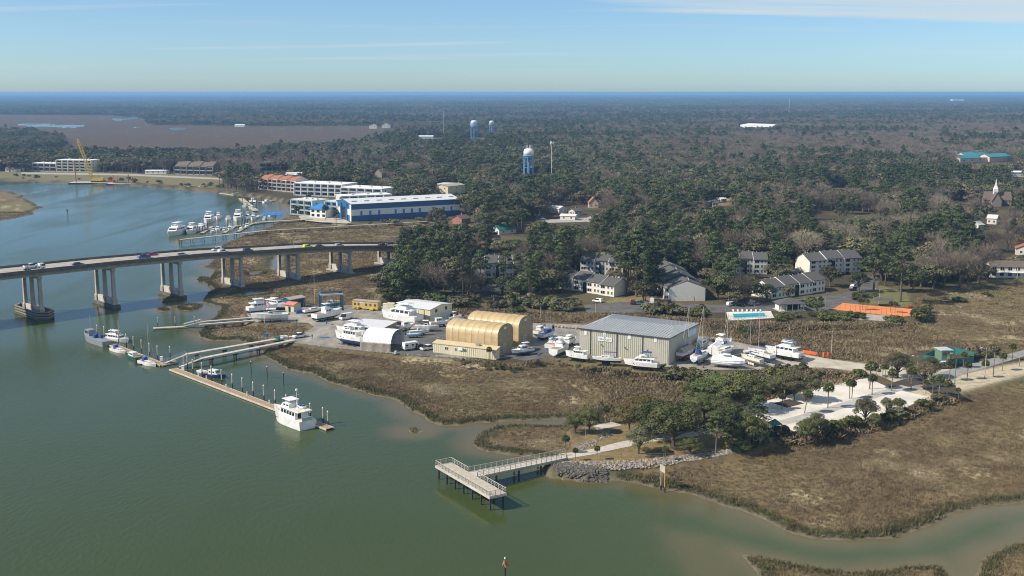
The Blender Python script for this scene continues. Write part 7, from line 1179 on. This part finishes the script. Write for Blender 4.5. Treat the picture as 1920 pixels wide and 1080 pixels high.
PALMS = [(918,676,651,'lone palm in front of the tan shed annex'),(1136,795,762,'palm behind the small concrete pad'),(1119,862,836,'palm right of the pier entrance'),(1079,864,840,'small palm at the pier entrance'),(1060,850,816,'palm left of the pier entrance'),(1247,864,836,'palm on the park lawn by the rocks'),(1470,752,715,'palm left in the mulch bed'),(1466,768,738,'small palm at the left of the lot'),(1508,775,732,'leaning palm at the mulch bed'),(1552,766,719,'lone palm in the middle of the white lot'),(1593,748,711,'palm pair in the white lot, left one'),(1597,747,713,'palm pair in the white lot, right one'),(1630,730,678,'tall palm at the upper edge of the lot'),(1635,741,703,'palm below the tall one at the lot'),(1642,706,682,'slim palm behind the lot, first from the left'),(1648,708,692,'slim palm behind the lot, second from the left'),(1655,709,684,'slim palm behind the lot, third from the left'),(1660,710,683,'slim palm behind the lot, fourth from the left'),(1671,733,692,'bushy palm at the corner of lot and road'),(1708,732,689,'palm on the verge where lot meets road'),(1703,715,682,'palm behind the verge palm'),(1745,722,684,'palm at the road bend'),(1779,714,674,'palm in front of the green pump house'),(1813,711,679,'palm on a grass mound by the road'),(1879,695,662,'palm on the second mound by the road'),(1898,676,644,'palm at the far right of the road'),(1846,708,676,'palm leaning on the pale pole'),(1736,738,712,'palm clump at the bed, leftmost'),(1749,741,706,'palm clump at the bed, second'),(1760,744,704,'palm clump at the bed, third'),(1775,747,712,'palm clump at the bed, fourth'),(1797,748,727,'short palm right of the clump'),(1806,690,660,'palm beside the compound'),(1233,585,564,'palm in front of the car park van'),(1538,582,556,'palm by the pool house, left'),(1612,560,545,'palm at the hedge by the lane')]
for x, y, t_, l in PALMS: b = G(x, y, UP); tree('palm', b - Vector((0,0,.1)), hgt(b, t_), l, 'palms', 1.0 if t_ > 600 else .9, lean=.12 if 'leaning palm at' in l else 0)
g = np.random.default_rng(3)
def shrubs(n, poly, h0, h1, label, group, kinds=('shrub', 'scrub', 'scrub'), wide=1.2, z=UP):
    P = np.array(poly); k = 0
    while k < n:
        x, y = g.uniform(P[:,0].min(), P[:,0].max()), g.uniform(P[:,1].min(), P[:,1].max())
        if inpoly(np.array([x]), np.array([y]), poly)[0]: tree(kinds[g.integers(len(kinds))], G(x, y, z), g.uniform(h0, h1), label + (' ' + min(LMK, key=lambda q: abs(q[0]-x))[2] if 'thicket between' in label else ''), group, wide*g.uniform(.85, 1.2)); k += 1
shrubs(34, [(700,566),(780,570),(850,578),(960,578),(1080,586),(1090,580),(1000,568),(860,560),(740,556),(700,556)], 2.5, 5.5, 'shrub in the thicket between dry grass and woods', 'thicket shrubs')
shrubs(16, [(1200,588),(1240,592),(1330,596),(1330,584),(1270,580),(1210,582)], 2, 4.5, 'shrub at the front of the condo car park', 'car park shrubs'); shrubs(14, [(1440,604),(1510,602),(1620,606),(1618,596),(1540,590),(1440,600)], 2, 4, 'shrub below the pool house and court', 'pool shrubs', ('shrub',)); shrubs(5, [(1655,606),(1690,606),(1690,598),(1660,600)], 2, 3.5, 'dark shrub before the grey court slab', 'slab shrubs', ('shrub',)); shrubs(6, [(1712,600),(1745,592),(1738,580),(1715,590)], 2.5, 4.5, 'shrub at the right end of the orange court', 'court end shrubs', ('shrub',))
shrubs(22, [(1300,716),(1400,712),(1440,700),(1520,712),(1470,738),(1420,742),(1300,730)], 2.2, 5, 'shrub in the thicket behind the park oaks', 'park thicket shrubs'); shrubs(16, [(1450,690),(1560,694),(1620,704),(1600,710),(1500,712)], 1.2, 2.6, 'low shrub in the ditch above the lot', 'ditch shrubs'); shrubs(12, [(1450,828),(1560,812),(1660,792),(1740,764),(1780,748),(1770,744),(1690,770),(1560,802),(1450,816)], 1.3, 3.2, 'shrub along the marsh side of the white lot', 'lot edge shrubs'); shrubs(10, [(1360,850),(1440,832),(1440,818),(1370,836)], 2, 4.5, 'shrub under the corner pines', 'pine corner shrubs'); shrubs(12, [(1235,712),(1300,712),(1300,698),(1250,702)], 1.5, 3.5, 'shrub right of the grey shed front', 'shed corner shrubs'); shrubs(10, [(860,684),(960,694),(1010,680),(1180,704),(1180,700),(1000,676),(940,686)], .8, 1.6, 'low shrub on the bank below the sheds', 'bank shrubs'); shrubs(5, [(1740,556),(1860,548),(1850,575),(1780,590)], 1.5, 2.6, 'low green shrub out in the right hand marsh', 'marsh shrubs', ('shrub',), z=.6); shrubs(3, [(955,583),(980,582),(978,588),(958,588)], 2, 3, 'round dark bush in the dry grass behind the tan sheds', 'dry grass bushes', ('shrub',)); shrubs(8, [(1640,560),(1600,566),(1590,560),(1620,550)], 1.5, 3, 'hedge shrub between lane and lawn', 'hedge shrubs', ('shrub',)); shrubs(14, [(640,417),(860,410),(862,414),(700,422)], 1.5, 4, 'shrub at the foot of the blue shed', 'blue shed shrubs'); shrubs(22, [(10,334),(200,338),(420,356),(440,360),(430,350),(250,336),(10,328)], 1.5, 4, 'shrub on the far river bank', 'far bank shrubs'); shrubs(10, [(1795,668),(1830,676),(1880,668),(1870,660),(1810,660)], 1.4, 3, 'shrub behind the pump house compound', 'compound shrubs')
# playground
b = G(1452,818,UP); pg = thing('play_structure', 'blue and green playground climbing frame under the trees', 'playground', (b.x, b.y, UP+.1), .3); MB().box(-5, 5, -3, 3, -.05, .06).build('safety_mat', 'play_blue', pg); [MB().cyl((x, y, 0), (x, y, 3.6), .08, .08, 6).build('post', 'orange_paint' if x > 0 else 'teal_fence', pg) for x in (-1.2, 1.2) for y in (-1.2, 1.2)]; MB().box(-1.3, 1.3, -1.3, 1.3, 1.4, 1.55).build('platform', 'green_gel', pg); MB().loft([[(-1.5,-1.5,3.3),(1.5,-1.5,3.3),(1.5,1.5,3.3),(-1.5,1.5,3.3)], [(-.1,-.1,4.6),(.1,-.1,4.6),(.1,.1,4.6),(-.1,.1,4.6)]]).build('roof', 'green_gel', pg); MB().loft([[(1.3,-.5,1.4),(1.3,.5,1.4),(1.3,.5,1.5),(1.3,-.5,1.5)], [(4,-.5,.1),(4,.5,.1),(4,.5,.2),(4,-.5,.2)]]).build('slide', 'orange_paint', pg)

# loose gear in the yard
GEAR = [(612,607,'drum','blue drum left of the white van'),(622,609,'pallet','wooden pallet below the white van'),(700,652,'drum','rusty drum beside the tent container'),(742,664,'pallet','stacked pallet right of the tent container'),(830,640,'drum','grey drum on the dark asphalt left of the tan shed'),(822,634,'pallet','pallet under the console boats'),(1010,668,'drum','blue drum right of the turquoise cruiser'),(1046,676,'pallet','pallet behind the stern of the white cruiser'),(1300,692,'pallet','pallet at the front of the right yard'),(1318,690,'drum','rusty drum at the front of the right yard'),(1460,684,'pallet','pallet near the tall trawler yacht'),(560,612,'drum','grey drum near the bulkhead kerb'),(652,610,'pallet','long pallet in the middle of the yard')]
for x, y, t_, l in GEAR:
    b = G(x, y, UP); o = thing('oil_drum' if t_ == 'drum' else 'wooden_pallet', l, t_, (b.x, b.y, UP + .1), x * .37, 'loose yard gear')
    if t_ == 'drum': MB().lathe([(.28, 0), (.3, .05), (.29, .3), (.31, .32), (.29, .34), (.29, .85), (.1, .88)], 12).build('body', 'blue_gel' if 'blue' in l else 'brick' if 'rusty' in l else 'steel', o); MB().cyl((0, 0, .88), (0, 0, .9), .26, .26, 12).build('lid', 'steel', o)
    else:
        for i in range(5): MB().box(-.6, .6, -.5 + i*.22, -.36 + i*.22, .12, .15).build('board', 'timber', o)
        for q in (-.5, 0, .5): MB().box(q - .05, q + .05, -.5, .5, 0, .115).build('bearer', 'timber', o)
        if 'stacked' in l or 'long' in l: MB().loft(wedge(-.55, .55, .45, .4, .16, 1.0, .05, .05)).build('load', 'canvas_grey', o)
# ---------------------------------------------------------------- haze
hz = MB().box(-30000, 30000, -600, 40500, -4, 93)
hm = bpy.data.materials.new('haze_air'); hm.use_nodes = True; t = hm.node_tree; t.nodes.remove(t.nodes['Principled BSDF'])
pv = t.nodes.new('ShaderNodeVolumePrincipled'); pv.inputs['Color'].default_value = (0.31, 0.60, 1.0, 1); pv.inputs['Density'].default_value = 0.000085; pv.inputs['Anisotropy'].default_value = 0.1
t.links.new(pv.outputs[0], [n for n in t.nodes if n.type == 'OUTPUT_MATERIAL'][0].inputs['Volume'])
ho = hz.build('haze', hm); tag(ho, 'thin blue air haze over the whole coastal plain', 'haze', kind='stuff')
